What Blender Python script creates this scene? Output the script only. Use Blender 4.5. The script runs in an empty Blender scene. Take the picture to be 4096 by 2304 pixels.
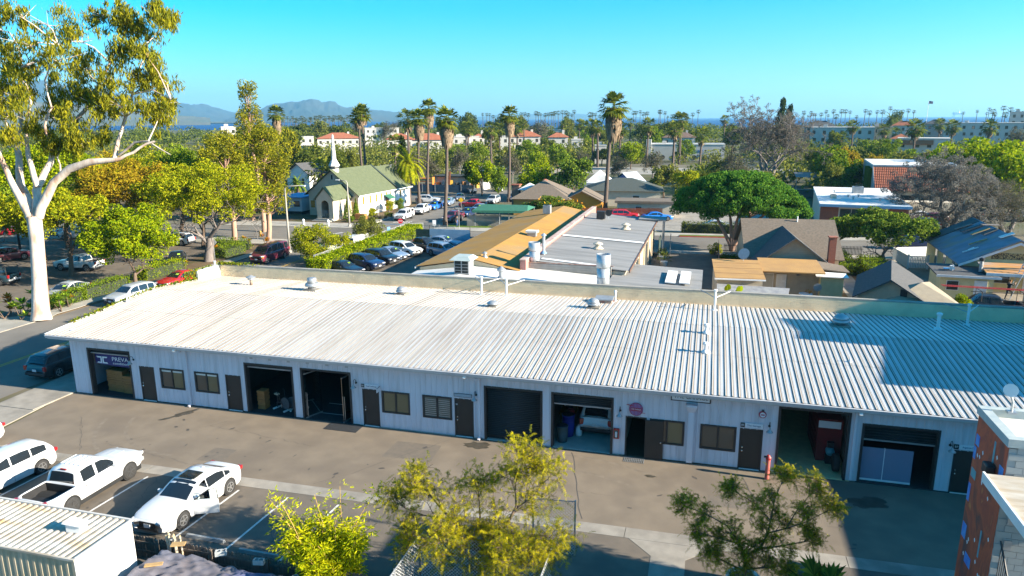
import bpy,math,random
import numpy as np
from mathutils import Vector,Matrix
R=math.radians
sc=bpy.context.scene
col=sc.collection

# ---------------------------------------------------------------- camera
YAW,PITCH,ROLL=R(-15.4),math.atan(680/2880),R(0.33)
fw=Vector((math.sin(YAW)*math.cos(PITCH),math.cos(YAW)*math.cos(PITCH),-math.sin(PITCH)))
rt=Vector((math.cos(YAW),-math.sin(YAW),0));up=rt.cross(fw)
rt2=rt*math.cos(ROLL)-up*math.sin(ROLL);up2=up*math.cos(ROLL)+rt*math.sin(ROLL)
cam=bpy.data.cameras.new('camera');cam.sensor_width=36;cam.lens=36*2880/4096
cam.clip_start=0.1;cam.clip_end=60000
cam_o=bpy.data.objects.new('camera',cam);col.objects.link(cam_o);sc.camera=cam_o
cam_o.matrix_world=Matrix(((rt2.x,up2.x,-fw.x,0),(rt2.y,up2.y,-fw.y,-33.5),(rt2.z,up2.z,-fw.z,16.5),(0,0,0,1)))

# ---------------------------------------------------------------- sky, sun, exposure
SUN_EL=R(21.0);SUN_DIR=Vector((math.cos(SUN_EL)*0.9985,-math.cos(SUN_EL)*0.055,math.sin(SUN_EL))).normalized()
w=bpy.data.worlds.new('World');sc.world=w;w.use_nodes=True
nt=w.node_tree;nt.nodes.clear()
sky=nt.nodes.new('ShaderNodeTexSky');sky.sky_type='NISHITA';sky.sun_disc=False
sky.sun_elevation=SUN_EL;sky.sun_rotation=math.atan2(SUN_DIR.x,SUN_DIR.y)
sky.altitude=20;sky.air_density=1.0;sky.dust_density=0.7;sky.ozone_density=8.0
grade=nt.nodes.new('ShaderNodeHueSaturation');grade.inputs['Saturation'].default_value=1.32;grade.inputs['Hue'].default_value=0.482
bg=nt.nodes.new('ShaderNodeBackground');bg.inputs[1].default_value=0.076
wo=nt.nodes.new('ShaderNodeOutputWorld')
nt.links.new(sky.outputs[0],grade.inputs['Color']);nt.links.new(grade.outputs[0],bg.inputs[0]);nt.links.new(bg.outputs[0],wo.inputs[0])
sun=bpy.data.lights.new('sun','SUN');sun.energy=5.0;sun.angle=R(0.5);sun.color=(1.0,0.90,0.74)
sun_o=bpy.data.objects.new('sun',sun);col.objects.link(sun_o)
sun_o.rotation_euler=SUN_DIR.to_track_quat('Z','Y').to_euler();sun_o.location=(60,-10,60)
vs=sc.view_settings;vs.view_transform='Standard';vs.look='None';vs.gamma=1.0;vs.exposure=1.95;vs.use_curve_mapping=False
sc.cycles.max_bounces=8;sc.cycles.diffuse_bounces=5;sc.cycles.glossy_bounces=3;sc.cycles.transmission_bounces=5
sc.cycles.transparent_max_bounces=8;sc.cycles.volume_bounces=0;sc.cycles.caustics_reflective=False;sc.cycles.caustics_refractive=False
sc.cycles.use_denoising=True;sc.cycles.volume_max_steps=64
rnd=random.Random(7);nrg=np.random.default_rng(7)

# ---------------------------------------------------------------- materials
MATS={}
def _new(name):
    m=bpy.data.materials.new(name);m.use_nodes=True;t=m.node_tree;t.nodes.clear();MATS[name]=m
    o=t.nodes.new('ShaderNodeOutputMaterial');return m,t,o
def pm(name,c1,c2=None,scale=4.0,rough=0.7,metal=0.0,bump=0.0,bscale=None,coord='Object',stretch=(1,1,1),lo=0.35,hi=0.65,spec=0.4,detail=4,c3=None,s3=0.3,coat=0.0):
    """procedural principled material: two colours mixed by noise, optional second larger noise towards c3, optional bump"""
    if name in MATS:return MATS[name]
    m,t,o=_new(name);N,L=t.nodes,t.links
    p=N.new('ShaderNodeBsdfPrincipled');L.new(p.outputs[0],o.inputs[0])
    p.inputs['Roughness'].default_value=rough;p.inputs['Metallic'].default_value=metal
    p.inputs['Specular IOR Level'].default_value=spec
    if coat:p.inputs['Coat Weight'].default_value=coat;p.inputs['Coat Roughness'].default_value=0.05
    if coord=='World':
        g=N.new('ShaderNodeNewGeometry');src=g.outputs['Position']
    else:
        g=N.new('ShaderNodeTexCoord');src=g.outputs[coord]
    mp=N.new('ShaderNodeMapping');mp.inputs['Scale'].default_value=stretch;L.new(src,mp.inputs[0])
    c2=c2 or tuple(v*0.8 for v in c1)
    nz=N.new('ShaderNodeTexNoise');nz.inputs['Scale'].default_value=scale;nz.inputs['Detail'].default_value=detail;L.new(mp.outputs[0],nz.inputs[0])
    rp=N.new('ShaderNodeValToRGB');rp.color_ramp.elements[0].position=lo;rp.color_ramp.elements[1].position=hi
    rp.color_ramp.elements[0].color=(*c1,1);rp.color_ramp.elements[1].color=(*c2,1);L.new(nz.outputs['Fac'],rp.inputs[0])
    outc=rp.outputs[0]
    if c3:
        n2=N.new('ShaderNodeTexNoise');n2.inputs['Scale'].default_value=s3;n2.inputs['Detail'].default_value=6;L.new(mp.outputs[0],n2.inputs[0])
        r2=N.new('ShaderNodeValToRGB');r2.color_ramp.elements[0].position=0.5;r2.color_ramp.elements[1].position=0.66;L.new(n2.outputs['Fac'],r2.inputs[0])
        mx=N.new('ShaderNodeMixRGB');mx.inputs[2].default_value=(*c3,1);L.new(r2.outputs[0],mx.inputs[0]);L.new(outc,mx.inputs[1]);outc=mx.outputs[0]
    L.new(outc,p.inputs['Base Color'])
    if bump:
        b=N.new('ShaderNodeBump');b.inputs['Strength'].default_value=bump;b.inputs['Distance'].default_value=0.02
        n3=N.new('ShaderNodeTexNoise');n3.inputs['Scale'].default_value=bscale or scale*8;n3.inputs['Detail'].default_value=3
        L.new(mp.outputs[0],n3.inputs[0]);L.new(n3.outputs['Fac'],b.inputs['Height']);L.new(b.outputs[0],p.inputs['Normal'])
    return m
def leafmat(name,c1,c2,c3,trans=0.35):
    if name in MATS:return MATS[name]
    m,t,o=_new(name);N,L=t.nodes,t.links
    g=N.new('ShaderNodeNewGeometry');rp=N.new('ShaderNodeValToRGB')
    c1,c2,c3=[tuple(min(0.6,v*(1.32 if 'grey' not in name and 'dead' not in name else 1.1)) for v in c) for c in(c1,c2,c3)]
    e=rp.color_ramp.elements;e[0].color=(*c1,1);e[0].position=0.1;e[1].color=(*c3,1);e[1].position=0.9
    k=e.new(0.5);k.color=(*c2,1);L.new(g.outputs['Random Per Island'],rp.inputs[0])
    d=N.new('ShaderNodeBsdfDiffuse');tr=N.new('ShaderNodeBsdfTranslucent');mx=N.new('ShaderNodeMixShader');mx.inputs[0].default_value=trans
    L.new(rp.outputs[0],d.inputs[0]);L.new(rp.outputs[0],tr.inputs[0]);L.new(d.outputs[0],mx.inputs[1]);L.new(tr.outputs[0],mx.inputs[2]);L.new(mx.outputs[0],o.inputs[0])
    return m
def glassmat(name,tint=(0.02,0.03,0.035),rough=0.03):
    if name in MATS:return MATS[name]
    m,t,o=_new(name);N,L=t.nodes,t.links
    p=N.new('ShaderNodeBsdfPrincipled');p.inputs['Base Color'].default_value=(*tint,1);p.inputs['Roughness'].default_value=rough
    p.inputs['Specular IOR Level'].default_value=0.9;L.new(p.outputs[0],o.inputs[0]);return m
def clearglass(name):
    m,t,o=_new(name);N,L=t.nodes,t.links
    tr=N.new('ShaderNodeBsdfTransparent');tr.inputs[0].default_value=(0.78,0.88,0.88,1);gl=N.new('ShaderNodeBsdfGlossy');gl.inputs['Roughness'].default_value=0.02
    f=N.new('ShaderNodeFresnel');f.inputs[0].default_value=1.5;mx=N.new('ShaderNodeMixShader')
    L.new(f.outputs[0],mx.inputs[0]);L.new(tr.outputs[0],mx.inputs[1]);L.new(gl.outputs[0],mx.inputs[2]);L.new(mx.outputs[0],o.inputs[0]);return m

# ---------------------------------------------------------------- mesh helpers
class MB:
    """collects vertices and faces; build() links them as one mesh object"""
    def __init__(s):s.v=[];s.f=[];s.mi=[];s.cur=0
    def add(s,vs_,fs):
        n=len(s.v);s.v.extend([tuple(p) for p in vs_]);s.f.extend([tuple(i+n for i in f) for f in fs]);s.mi.extend([s.cur]*len(fs));return s
    def box(s,x0,x1,y0,y1,z0,z1):
        return s.add([(x0,y0,z0),(x1,y0,z0),(x1,y1,z0),(x0,y1,z0),(x0,y0,z1),(x1,y0,z1),(x1,y1,z1),(x0,y1,z1)],
                     [(0,3,2,1),(4,5,6,7),(0,1,5,4),(1,2,6,5),(2,3,7,6),(3,0,4,7)])
    def cbox(s,c,d,rz=0.0,rx=0.0,ry=0.0):
        M=Matrix.Rotation(rz,3,'Z')@Matrix.Rotation(ry,3,'Y')@Matrix.Rotation(rx,3,'X');c=Vector(c)
        vs_=[c+M@Vector((sx*d[0]/2,sy*d[1]/2,sz*d[2]/2)) for sz in(-1,1) for sx,sy in((-1,-1),(1,-1),(1,1),(-1,1))]
        return s.add(vs_,[(0,3,2,1),(4,5,6,7),(0,1,5,4),(1,2,6,5),(2,3,7,6),(3,0,4,7)])
    def poly(s,pts):return s.add(pts,[tuple(range(len(pts)))])
    def prism(s,pts,d):
        """extrude polygon pts by vector d"""
        n=len(pts);d=Vector(d);a=[Vector(p) for p in pts];b=[p+d for p in a]
        fs=[tuple(reversed(range(n))),tuple(range(n,2*n))]+[(i,(i+1)%n,n+(i+1)%n,n+i) for i in range(n)]
        return s.add(a+b,fs)
    def slab(s,quad,t):
        """thicken a quad downwards by t"""
        return s.prism([(x,y,z-t) for x,y,z in quad],(0,0,t))
    def tube(s,pts,rad,n=8,cap=True):
        pts=[Vector(p) for p in pts];m=len(pts)
        if not hasattr(rad,'__len__'):rad=[rad]*m
        vs_=[];prev=None
        for i,p in enumerate(pts):
            d=(pts[min(i+1,m-1)]-pts[max(i-1,0)])
            d=d.normalized() if d.length>1e-9 else Vector((0,0,1))
            if prev is None:
                a=Vector((1,0,0)) if abs(d.x)<0.9 else Vector((0,1,0));u=d.cross(a).normalized()
            else:
                u=prev-d*prev.dot(d);u=u.normalized() if u.length>1e-6 else d.orthogonal().normalized()
            prev=u;q=d.cross(u)
            for k in range(n):
                a=2*math.pi*k/n;vs_.append(p+(u*math.cos(a)+q*math.sin(a))*rad[i])
        fs=[(i*n+k,i*n+(k+1)%n,(i+1)*n+(k+1)%n,(i+1)*n+k) for i in range(m-1) for k in range(n)]
        if cap:fs+=[tuple(reversed(range(n))),tuple(range((m-1)*n,m*n))]
        return s.add(vs_,fs)
    def lathe(s,prof,c=(0,0,0),n=16,axis='Z'):
        vs_=[]
        for r,h in prof:
            for k in range(n):
                a=2*math.pi*k/n;x,y,z=r*math.cos(a),r*math.sin(a),h
                if axis=='Y':x,y,z=r*math.cos(a),h,r*math.sin(a)
                if axis=='X':x,y,z=h,r*math.cos(a),r*math.sin(a)
                vs_.append((x+c[0],y+c[1],z+c[2]))
        m=len(prof);fs=[(i*n+k,i*n+(k+1)%n,(i+1)*n+(k+1)%n,(i+1)*n+k) for i in range(m-1) for k in range(n)]
        fs+=[tuple(reversed(range(n))),tuple(range((m-1)*n,m*n))]
        return s.add(vs_,fs)
    def b(s,name,mat,parent=None,smooth=False,loc=None,rz=None,bevel=0.0):
        me=bpy.data.meshes.new(name);me.from_pydata(s.v,[],s.f)
        for mm in(mat if isinstance(mat,(list,tuple)) else[mat]):me.materials.append(mm)
        if any(s.mi):me.polygons.foreach_set('material_index',s.mi)
        if smooth:me.polygons.foreach_set('use_smooth',[True]*len(me.polygons))
        me.update();o=bpy.data.objects.new(name,me);col.objects.link(o)
        if parent is not None:o.parent=parent
        if loc is not None:o.location=loc
        if rz is not None:o.rotation_euler=(0,0,rz)
        if bevel:
            b=o.modifiers.new('bevel','BEVEL');b.width=bevel;b.segments=2;b.limit_method='ANGLE'
        return o
def bx(*a):return MB().box(*a)
def tu(*a):return MB().tube(*a)
def la(*a,**k):return MB().lathe(*a,**k)
def cb(*a,**k):return MB().cbox(*a,**k)
def pz(*a):return MB().prism(*a)
def py(*a):return MB().poly(*a)
def ad_(*a):return MB().add(*a)
def fastmesh(name,V,Q,mat,parent=None,loc=None):
    """numpy vertices (n,3) and equal-size faces (m,k) -> object"""
    me=bpy.data.meshes.new(name);V=np.ascontiguousarray(V,dtype=np.float32);Q=np.ascontiguousarray(Q,dtype=np.int32);k=Q.shape[1]
    me.vertices.add(len(V));me.vertices.foreach_set('co',V.ravel());me.loops.add(Q.size);me.loops.foreach_set('vertex_index',Q.ravel())
    me.polygons.add(len(Q));me.polygons.foreach_set('loop_start',np.arange(len(Q),dtype=np.int32)*k)
    me.polygons.foreach_set('loop_total',np.full(len(Q),k,dtype=np.int32));me.update(calc_edges=True);me.materials.append(mat)
    o=bpy.data.objects.new(name,me);col.objects.link(o)
    if parent is not None:o.parent=parent
    if loc is not None:o.location=loc
    return o
def tag(o,label=None,cat=None,group=None,kind=None):
    if label:o['label']=label
    if cat:o['category']=cat
    if group:o['group']=group
    if kind:o['kind']=kind
    return o
def thing(name,label,cat,loc=(0,0,0),rz=0.0,group=None):
    o=bpy.data.objects.new(name,None);col.objects.link(o);o.location=loc;o.rotation_euler=(0,0,rz);o.empty_display_size=0.3
    return tag(o,label,cat,group)
def copy_tree(o,loc=None,rz=None,label=None,group=None,scale=None,parent=None):
    c=o.copy();col.objects.link(c)
    if parent is not None:c.parent=parent
    if loc is not None:c.location=loc
    if rz is not None:c.rotation_euler=(0,0,rz)
    if scale is not None:c.scale=(scale,)*3 if not hasattr(scale,'__len__') else scale
    if label:c['label']=label
    if group:c['group']=group
    for ch in list(o.children):copy_tree(ch,parent=c)
    return c
def recolour(o,old,new):
    """give a copied thing its own paint: material linked to the object, the mesh stays shared"""
    for x in[o]+list(o.children_recursive):
        for sl in x.material_slots:
            if sl.material==old:sl.link='OBJECT';sl.material=new
def struct(name,mb,mat,smooth=False):return tag(mb.b(name,mat,smooth=smooth),kind='structure')
def text_mesh(name,s,size,mat,parent,loc,rot,extrude=0.004,align='CENTER',width=None):
    c=bpy.data.curves.new(name,'FONT');c.body=s;c.size=size;c.align_x=align;c.align_y='CENTER';c.extrude=extrude;c.resolution_u=3
    t=bpy.data.objects.new(name,c);col.objects.link(t);me=bpy.data.meshes.new_from_object(t);bpy.data.objects.remove(t);bpy.data.curves.remove(c)
    o=bpy.data.objects.new(name,me);me.materials.append(mat);col.objects.link(o);o.parent=parent;o.location=loc;o.rotation_euler=rot
    if width:
        xs=[v.co.x for v in me.vertices];o.scale.x=width/max(1e-6,max(xs)-min(xs))
    return o
# ================================================================ materials used widely
M_asph=pm('asphalt_worn',(0.200,0.160,0.117),(0.168,0.135,0.100),scale=0.9,rough=0.9,bump=0.25,bscale=30,coord='World',c3=(0.146,0.118,0.09),s3=0.22,spec=0.2)
M_asph2=pm('asphalt_parking',(0.158,0.130,0.101),(0.128,0.108,0.086),scale=1.3,rough=0.9,bump=0.3,bscale=30,coord='World',c3=(0.108,0.092,0.076),s3=0.35,spec=0.2)
M_road=pm('asphalt_road',(0.185,0.165,0.138),(0.155,0.140,0.119),scale=0.5,rough=0.92,bump=0.2,bscale=20,coord='World',c3=(0.132,0.12,0.104),s3=0.1,spec=0.2)
M_conc=pm('concrete',(0.30,0.27,0.225),(0.24,0.215,0.18),scale=1.6,rough=0.9,bump=0.2,bscale=25,coord='World',c3=(0.2,0.18,0.15),s3=0.5,spec=0.2)
M_conc_l=pm('concrete_light',(0.38,0.35,0.30),(0.31,0.285,0.245),scale=0.8,rough=0.9,coord='World',c3=(0.27,0.25,0.21),s3=0.3,spec=0.2)
M_dirt=pm('dirt',(0.16,0.11,0.065),(0.11,0.08,0.05),scale=0.7,rough=0.95,bump=0.4,bscale=9,coord='World',c3=(0.06,0.075,0.025),s3=0.25,spec=0.1)
M_ground=pm('ground_far',(0.07,0.085,0.03),(0.13,0.11,0.07),scale=0.06,rough=0.95,coord='World',c3=(0.17,0.15,0.115),s3=0.03,spec=0.1)
M_grass=pm('grass',(0.075,0.13,0.018),(0.11,0.15,0.02),scale=3,rough=0.95,bump=0.6,bscale=30,coord='World',spec=0.1)
M_paint=pm('road_paint',(0.62,0.60,0.56),(0.40,0.385,0.36),scale=9,rough=0.8,coord='World',lo=0.45,hi=0.7)
M_yel=pm('yellow_paint',(0.55,0.33,0.03),(0.40,0.25,0.04),scale=7,rough=0.8,coord='World')
M_redcurb=pm('red_kerb',(0.42,0.07,0.05),(0.3,0.06,0.04),scale=3,rough=0.8)

def flat(name,pts,z,mat,t=0.0):
    mb=MB()
    if t:mb.prism([(x,y,z-t) for x,y in pts],(0,0,t))
    else:mb.poly([(x,y,z) for x,y in pts])
    return struct(name,mb,mat)
flat('ground',[(-3500,-400),(3500,-400),(3500,980),(-3500,980)],-0.03,M_ground)
flat('ground_field',[(-9000,980),(-2500,980),(-2600,9000),(-9000,9000)],-0.04,M_ground)
m_sea,t_,o_=_new('sea_water')
p_=t_.nodes.new('ShaderNodeBsdfPrincipled');t_.links.new(p_.outputs[0],o_.inputs[0]);p_.inputs['Base Color'].default_value=(0.004,0.05,0.16,1);p_.inputs['Roughness'].default_value=0.75;p_.inputs['Specular IOR Level'].default_value=0.15
struct('sea',py([(-13000,900,-5),(13000,900,-5),(13000,13000,-5),(-13000,13000,-5)]),m_sea)

# roads
def near_edge(x):return 58.9+0.073*x
def far_edge(x):return 70.4+0.073*x
flat('road_left_street',[(-54.2,-60),(-40.2,-60),(-42.0,56.5),(-54.2,56.0)],0.0,M_road)
flat('road_cross_street',[(-230,near_edge(-230)),(120,near_edge(120)),(120,far_edge(120)),(-230,far_edge(-230))],0.006,M_road)
flat('road_church_street',[(-52.0,64),(-40.6,64.5),(-42,130),(-53,130)],0.0,M_road)
flat('road_back_street',[(-160,103),(-18,106),(-18,119),(-160,116)],-0.004,M_road)
flat('freeway',[(-260,182),(60,186),(160,200),(160,224),(60,216),(-260,214)],0.0,pm('freeway_concrete',(0.30,0.27,0.225),(0.25,0.23,0.19),scale=0.1,rough=0.9,coord='World'))
flat('forecourt',[(-37.9,-0.02),(27,-0.02),(27,-6.04),(10,-6.33),(-31,-7.03),(-36.6,-7.2),(-37.3,-2.4)],0.0,M_asph)
flat('parking_ground',[(-60,-7.79),(-31,-7.78),(10,-7.08),(30,-6.7),(30,-40),(-60,-40)],0.0,M_asph2)
flat('lot_ground',[(-140,-20),(-57.2,-20),(-57.2,13.5),(-57.4,22),(-60.5,30),(-60.5,52.0),(-140,46.5)],0.0,M_asph2)
flat('tow_yard_ground',[(-41.2,16.0),(-24,16.0),(-24,57.0),(-41.2,56.0)],0.0,M_asph2)
flat('driveway_ground',[(-6.4,26),(1.2,26),(1.2,58.9),(-6.4,58.3)],0.0,M_asph2)
flat('pavement_back_driveway',[(19.5,33),(30,33),(30,60.9),(19.5,60.2)],0.0,M_conc)
flat('yard_ground',[(1.3,16.2),(60,16.2),(60,60.5),(1.3,58.8)],-0.012,M_dirt)
flat('church_ground',[(-130,67.5),(-53.6,68.8),(-53.6,101.5),(-130,100)],-0.01,M_dirt)
flat('pavement_church_front',[(-75,65.0),(-52.2,66.7),(-52.2,71.2),(-75,70.4)],0.10,M_conc_l,0.11)
flat('pavement_church_side',[(-53.6,71.3),(-52.1,71.2),(-53,103),(-54.4,103)],0.10,M_conc_l,0.11)
flat('pavement_far_corner',[(-40.5,67.4),(-12,69.5),(-12,72.6),(-40.6,70.7)],0.10,M_conc_l,0.11)
flat('grass_verge',[(-40.4,70.8),(-33,71.4),(-33,74.5),(-40.4,73.5)],0.04,M_grass,0.05)
flat('pavement_far_side',[(-11.9,69.5),(60,74.8),(60,77.4),(-11.9,72.4)],0.10,M_conc_l,0.11)
flat('pavement_back_lot',[(-30,72.6),(14,76.2),(14,100),(-30,100)],-0.012,M_conc)
flat('grass_strip_kerb',[(-3.9,70.2),(2.6,70.7),(2.6,71.5),(-3.9,71.0)],0.16,M_grass,0.05)
flat('pavement_near_side',[(-42.0,55.9),(60,63.2),(60,61.2),(-42,53.9)],0.09,M_conc_l,0.10)
flat('pavement_left_corner',[(-100,51.5),(-54.2,54.9),(-54.2,51.0),(-100,47.0)],0.10,M_conc_l,0.11)
flat('pavement_building',[(-40.35,-3.0),(-37.5,-3.0),(-37.5,15.8),(-41.3,15.8)],0.07,M_conc,0.08)
flat('driveway_apron',[(-40.3,-60),(-36.8,-60),(-36.8,-7.3),(-37.45,-2.3),(-37.45,-3.02),(-40.35,-3.02)],0.045,M_conc,0.05)
flat('pavement_building_strip',[(-41.9,15.9),(-41.2,15.9),(-41.4,53.8),(-41.98,53.8)],0.07,M_conc,0.08)
flat('driveway_apron_left',[(-60.5,3.5),(-54.25,6.0),(-54.25,13.2),(-57.1,13.4),(-60.5,9.6)],0.02,M_conc_l,0.03)
flat('dirt_bed_left',[(-57.1,13.5),(-54.25,13.3),(-54.25,50.9),(-60.4,50.5),(-60.4,30),(-57.3,22)],0.03,M_dirt,0.04)
# winding footpath by the street
mb=MB();path=[(-54.6,13.0),(-55.3,14.6),(-55.2,16.8),(-55.5,19.3),(-54.9,22),(-55.0,26),(-54.9,50)]
mb.prism([(x-0.75,y,0.045) for x,y in path]+[(x+0.75,y,0.045) for x,y in reversed(path)],(0,0,0.035));struct('footpath',mb,M_conc_l)
mb=MB()
for a,b in(((-54.35,6.0),(-54.35,13.2)),):mb.box(a[0],a[0]+0.12,a[1],b[1],0,0.06)
struct('kerb',mb,M_conc)
mb=pz([(-3.95,69.95,0),(2.6,70.43,0),(2.6,70.63,0),(-3.95,70.15,0)],(0,0,0.13));struct('red_kerb',mb,M_redcurb)
# street markings
for x in(-46.35,-46.1):
    flat('centre_line_marking',[(x,-60),(x+0.11,-60),(x-0.9,52),(x-1.01,52)],0.006,M_yel)
flat('stop_line_marking',[(-50.5,71.9),(-46.5,72.2),(-46.5,72.7),(-50.5,72.4)],0.006,M_paint)
flat('crosswalk_marking',[(-52.8,62.6),(-52.4,62.6),(-55.4,56.4),(-55.8,56.4)],0.012,M_paint)
def word_on_road(name,s,loc,size,rz):
    o=text_mesh(name,s,size,M_paint,None,loc,(0,0,rz),extrude=0.001);o['kind']='structure';o.scale=(1,2.2,1);return o
word_on_road('stop_word_marking','STOP',(-48.4,75.0,0.01),1.2,R(180))
# concrete gutter strip across the forecourt, slab by slab
strip=tag(bpy.data.objects.new('gutter_strip',None),kind='structure');col.objects.link(strip)
xs=[-60,-36.9,-30.5,-25.6,-20.7,-15.9,-11.0,-6.2,-2.6,0.9,5.8,10.6,15.4,27]
def stop_(x):return-6.5+0.017*x
for a,b in zip(xs,xs[1:]):
    pz([(a+0.012,stop_(a)-0.75,-0.1),(b-0.012,stop_(b)-0.75,-0.1),(b-0.012,stop_(b),-0.1),(a+0.012,stop_(a),-0.1)],(0,0,0.112)).b('slab',M_conc,strip)
pz([(-2.4,-7.30,-0.1),(0.88,-7.245,-0.1),(-0.15,-8.25,-0.1),(-0.15,-12,-0.1),(-1.45,-12,-0.1),(-1.45,-8.3,-0.1)],(0,0,0.109)).b('slab',M_conc,strip)
# parking bay lines
def bay(x,y0=-7.95,y1=-12.3):flat('bay_line_marking',[(x-0.05,y0),(x+0.05,y0),(x-0.12,y1),(x-0.22,y1)],0.006,M_paint)
for x in(-35.2,-32.6,-30.1,-27.6,-25.05,-22.55,-20.05,-17.5,-15.0):bay(x)
# oil and water stains on the forecourt: thin wet films with a ragged outline
M_stain=pm('wet_stain',(0.05,0.043,0.03),(0.075,0.062,0.045),scale=3,rough=0.55,coord='World')
M_oil=pm('oil_stain',(0.085,0.073,0.06),(0.06,0.05,0.042),scale=5,rough=0.7,coord='World')
SZ=[0.0]
def stain(cx,cy,rx,ry,rz,seed,mat,n=22):
    q=random.Random(seed);pts=[]
    for k in range(n):
        a=2*math.pi*k/n;r_=0.65+0.5*q.random();x,y=rx*r_*math.cos(a),ry*r_*math.sin(a)
        pts.append((cx+x*math.cos(rz)-y*math.sin(rz),cy+x*math.sin(rz)+y*math.cos(rz)))
    SZ[0]+=0.00002;flat('stain',pts,0.0012+SZ[0],mat)
stain(-28.6,-1.1,1.0,0.28,R(62),1,M_stain);stain(-29.1,-2.0,0.5,0.13,R(45),2,M_stain)
stain(-10.9,-0.75,0.75,0.45,R(8),3,M_stain);stain(-2.0,-1.85,0.34,0.13,0.1,4,M_stain);stain(7.4,-1.9,0.9,0.55,0.3,5,M_stain)
for i in range(46):
    stain(rnd.uniform(-30,7),rnd.uniform(-6.0,-1.4),rnd.uniform(0.04,0.2),rnd.uniform(0.03,0.1),rnd.uniform(0,3),20+i,M_oil,10)
for i in range(26):
    stain(rnd.uniform(-27,-13),rnd.uniform(-12,-8.2),rnd.uniform(0.05,0.28),rnd.uniform(0.04,0.14),rnd.uniform(0,3),90+i,M_oil,10)
# long repair seams in the asphalt
M_seam=pm('asphalt_seam',(0.07,0.062,0.055),(0.09,0.08,0.07),scale=4,rough=0.9,coord='World')
def seam(pts,w_=0.018):
    mb=MB();L_=[(x-w_,y) for x,y in pts];R_=[(x+w_,y+w_) for x,y in pts]
    for i in range(len(pts)-1):mb.poly([(*L_[i],0.0045),(*R_[i],0.0045),(*R_[i+1],0.0045),(*L_[i+1],0.0045)])
    struct('seam',mb,M_seam)
def wig(x0,y0,x1,y1,n,amp,seed):
    q=random.Random(seed);return[(x0+(x1-x0)*k/n+q.uniform(-amp,amp),y0+(y1-y0)*k/n+q.uniform(-amp,amp)) for k in range(n+1)]
seam(wig(-31.5,-6.9,-24.0,-0.3,16,0.08,5));seam(wig(-4.5,-6.4,-6.0,-0.4,12,0.06,6));seam(wig(-17,-6.7,-12.5,-0.6,12,0.1,8));seam(wig(3.6,-6.3,2.2,-1.0,10,0.07,9))
for i,(x0,y0,x1,y1) in enumerate(((-30,-5.5,-22,-6.6),(-26,-2.2,-19,-3.0),(-12,-4.6,-3.5,-4.1),(-1,-5.4,6.5,-4.2),(5.5,-3.4,8.5,-1.0),(-34,-3.0,-30.5,-6.5),(-9.2,-1.0,-9.8,-6.4),(-24.5,-8.0,-22.9,-12.4),(-18.5,-8.2,-15.4,-12.2))):seam(wig(x0,y0,x1,y1,26,0.09,60+i),0.011)
M_patch=pm('asphalt_patch',(0.150,0.122,0.092),(0.125,0.104,0.082),scale=3,rough=0.92,bump=0.4,bscale=40,coord='World')
for x0,x1,y0,y1 in((-15.2,-12.6,-3.2,-1.3),(-24.0,-22.6,-5.9,-4.4),(0.6,2.4,-3.9,-2.9)):SZ[0]+=0.00002;flat('asphalt_patch',[(x0,y0),(x1,y0+0.1),(x1-0.1,y1),(x0+0.05,y1-0.05)],0.0011,M_patch)
M_tyrem=pm('tyre_mark',(0.150,0.120,0.088),(0.19,0.152,0.111),scale=2.5,rough=0.9,coord='World')
for i,(cx,cy,r_,a0,a1) in enumerate(((-26,-0.5,5.2,200,275),(-26,-0.5,6.7,200,275),(-6,-8.8,6.5,60,120),(-6,-8.8,8.0,60,120))):
    mb=MB();A_=[R(a0+(a1-a0)*k/20) for k in range(21)]
    for k in range(20):mb.poly([(cx+rr*math.cos(A_[kk]),cy+rr*math.sin(A_[kk]),0.0009+i*0.00001) for rr,kk in((r_,k),(r_+0.2,k),(r_+0.2,k+1),(r_,k+1))])
    struct('tyre_track',mb,M_tyrem)
# ================================================================ main workshop building
M_siding=pm('siding_white_paint',(0.63,0.60,0.63),(0.575,0.55,0.58),scale=1.2,rough=0.55,coord='World',stretch=(3.5,1,0.3),c3=(0.50,0.475,0.49),s3=0.9)
M_trim=pm('dark_trim',(0.035,0.032,0.03),(0.028,0.026,0.025),scale=3,rough=0.5)
M_door=pm('brown_black_door',(0.040,0.028,0.022),(0.032,0.024,0.019),scale=2,rough=0.55)
M_roll=pm('black_rollup',(0.022,0.020,0.019),(0.030,0.027,0.025),scale=2,rough=0.5,stretch=(0.3,1,9))
M_metal=pm('brushed_metal',(0.55,0.55,0.54),(0.42,0.42,0.42),scale=3,rough=0.35,metal=0.8)
M_galv=pm('galvanised',(0.42,0.43,0.43),(0.33,0.34,0.35),scale=2.2,rough=0.45,metal=0.55)
M_white=pm('white_paint',(0.74,0.73,0.70),(0.66,0.65,0.62),scale=2,rough=0.6)
M_chrome=pm('chrome',(0.75,0.75,0.75),(0.7,0.7,0.7),rough=0.15,metal=1.0)
M_black=pm('black_plastic',(0.018,0.018,0.019),(0.025,0.025,0.026),scale=6,rough=0.5)
M_gutter=pm('gutter_paint',(0.50,0.50,0.50),(0.44,0.44,0.45),scale=1,rough=0.5,coord='World')
M_rooft=pm('painted_metal_roof',(0.50,0.492,0.475),(0.35,0.305,0.25),scale=1.0,rough=0.55,coord='World',stretch=(5.0,0.22,1),lo=0.50,hi=0.82,c3=(0.45,0.425,0.385),s3=0.35,detail=6)
M_roofw=pm('painted_metal_roof_pale',(0.62,0.60,0.56),(0.48,0.44,0.37),scale=1.0,rough=0.55,coord='World',stretch=(3.0,0.25,1),lo=0.52,hi=0.85,c3=(0.52,0.49,0.44),s3=0.2,detail=6)  # paler, less streaked coat for the back slope sheets
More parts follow.
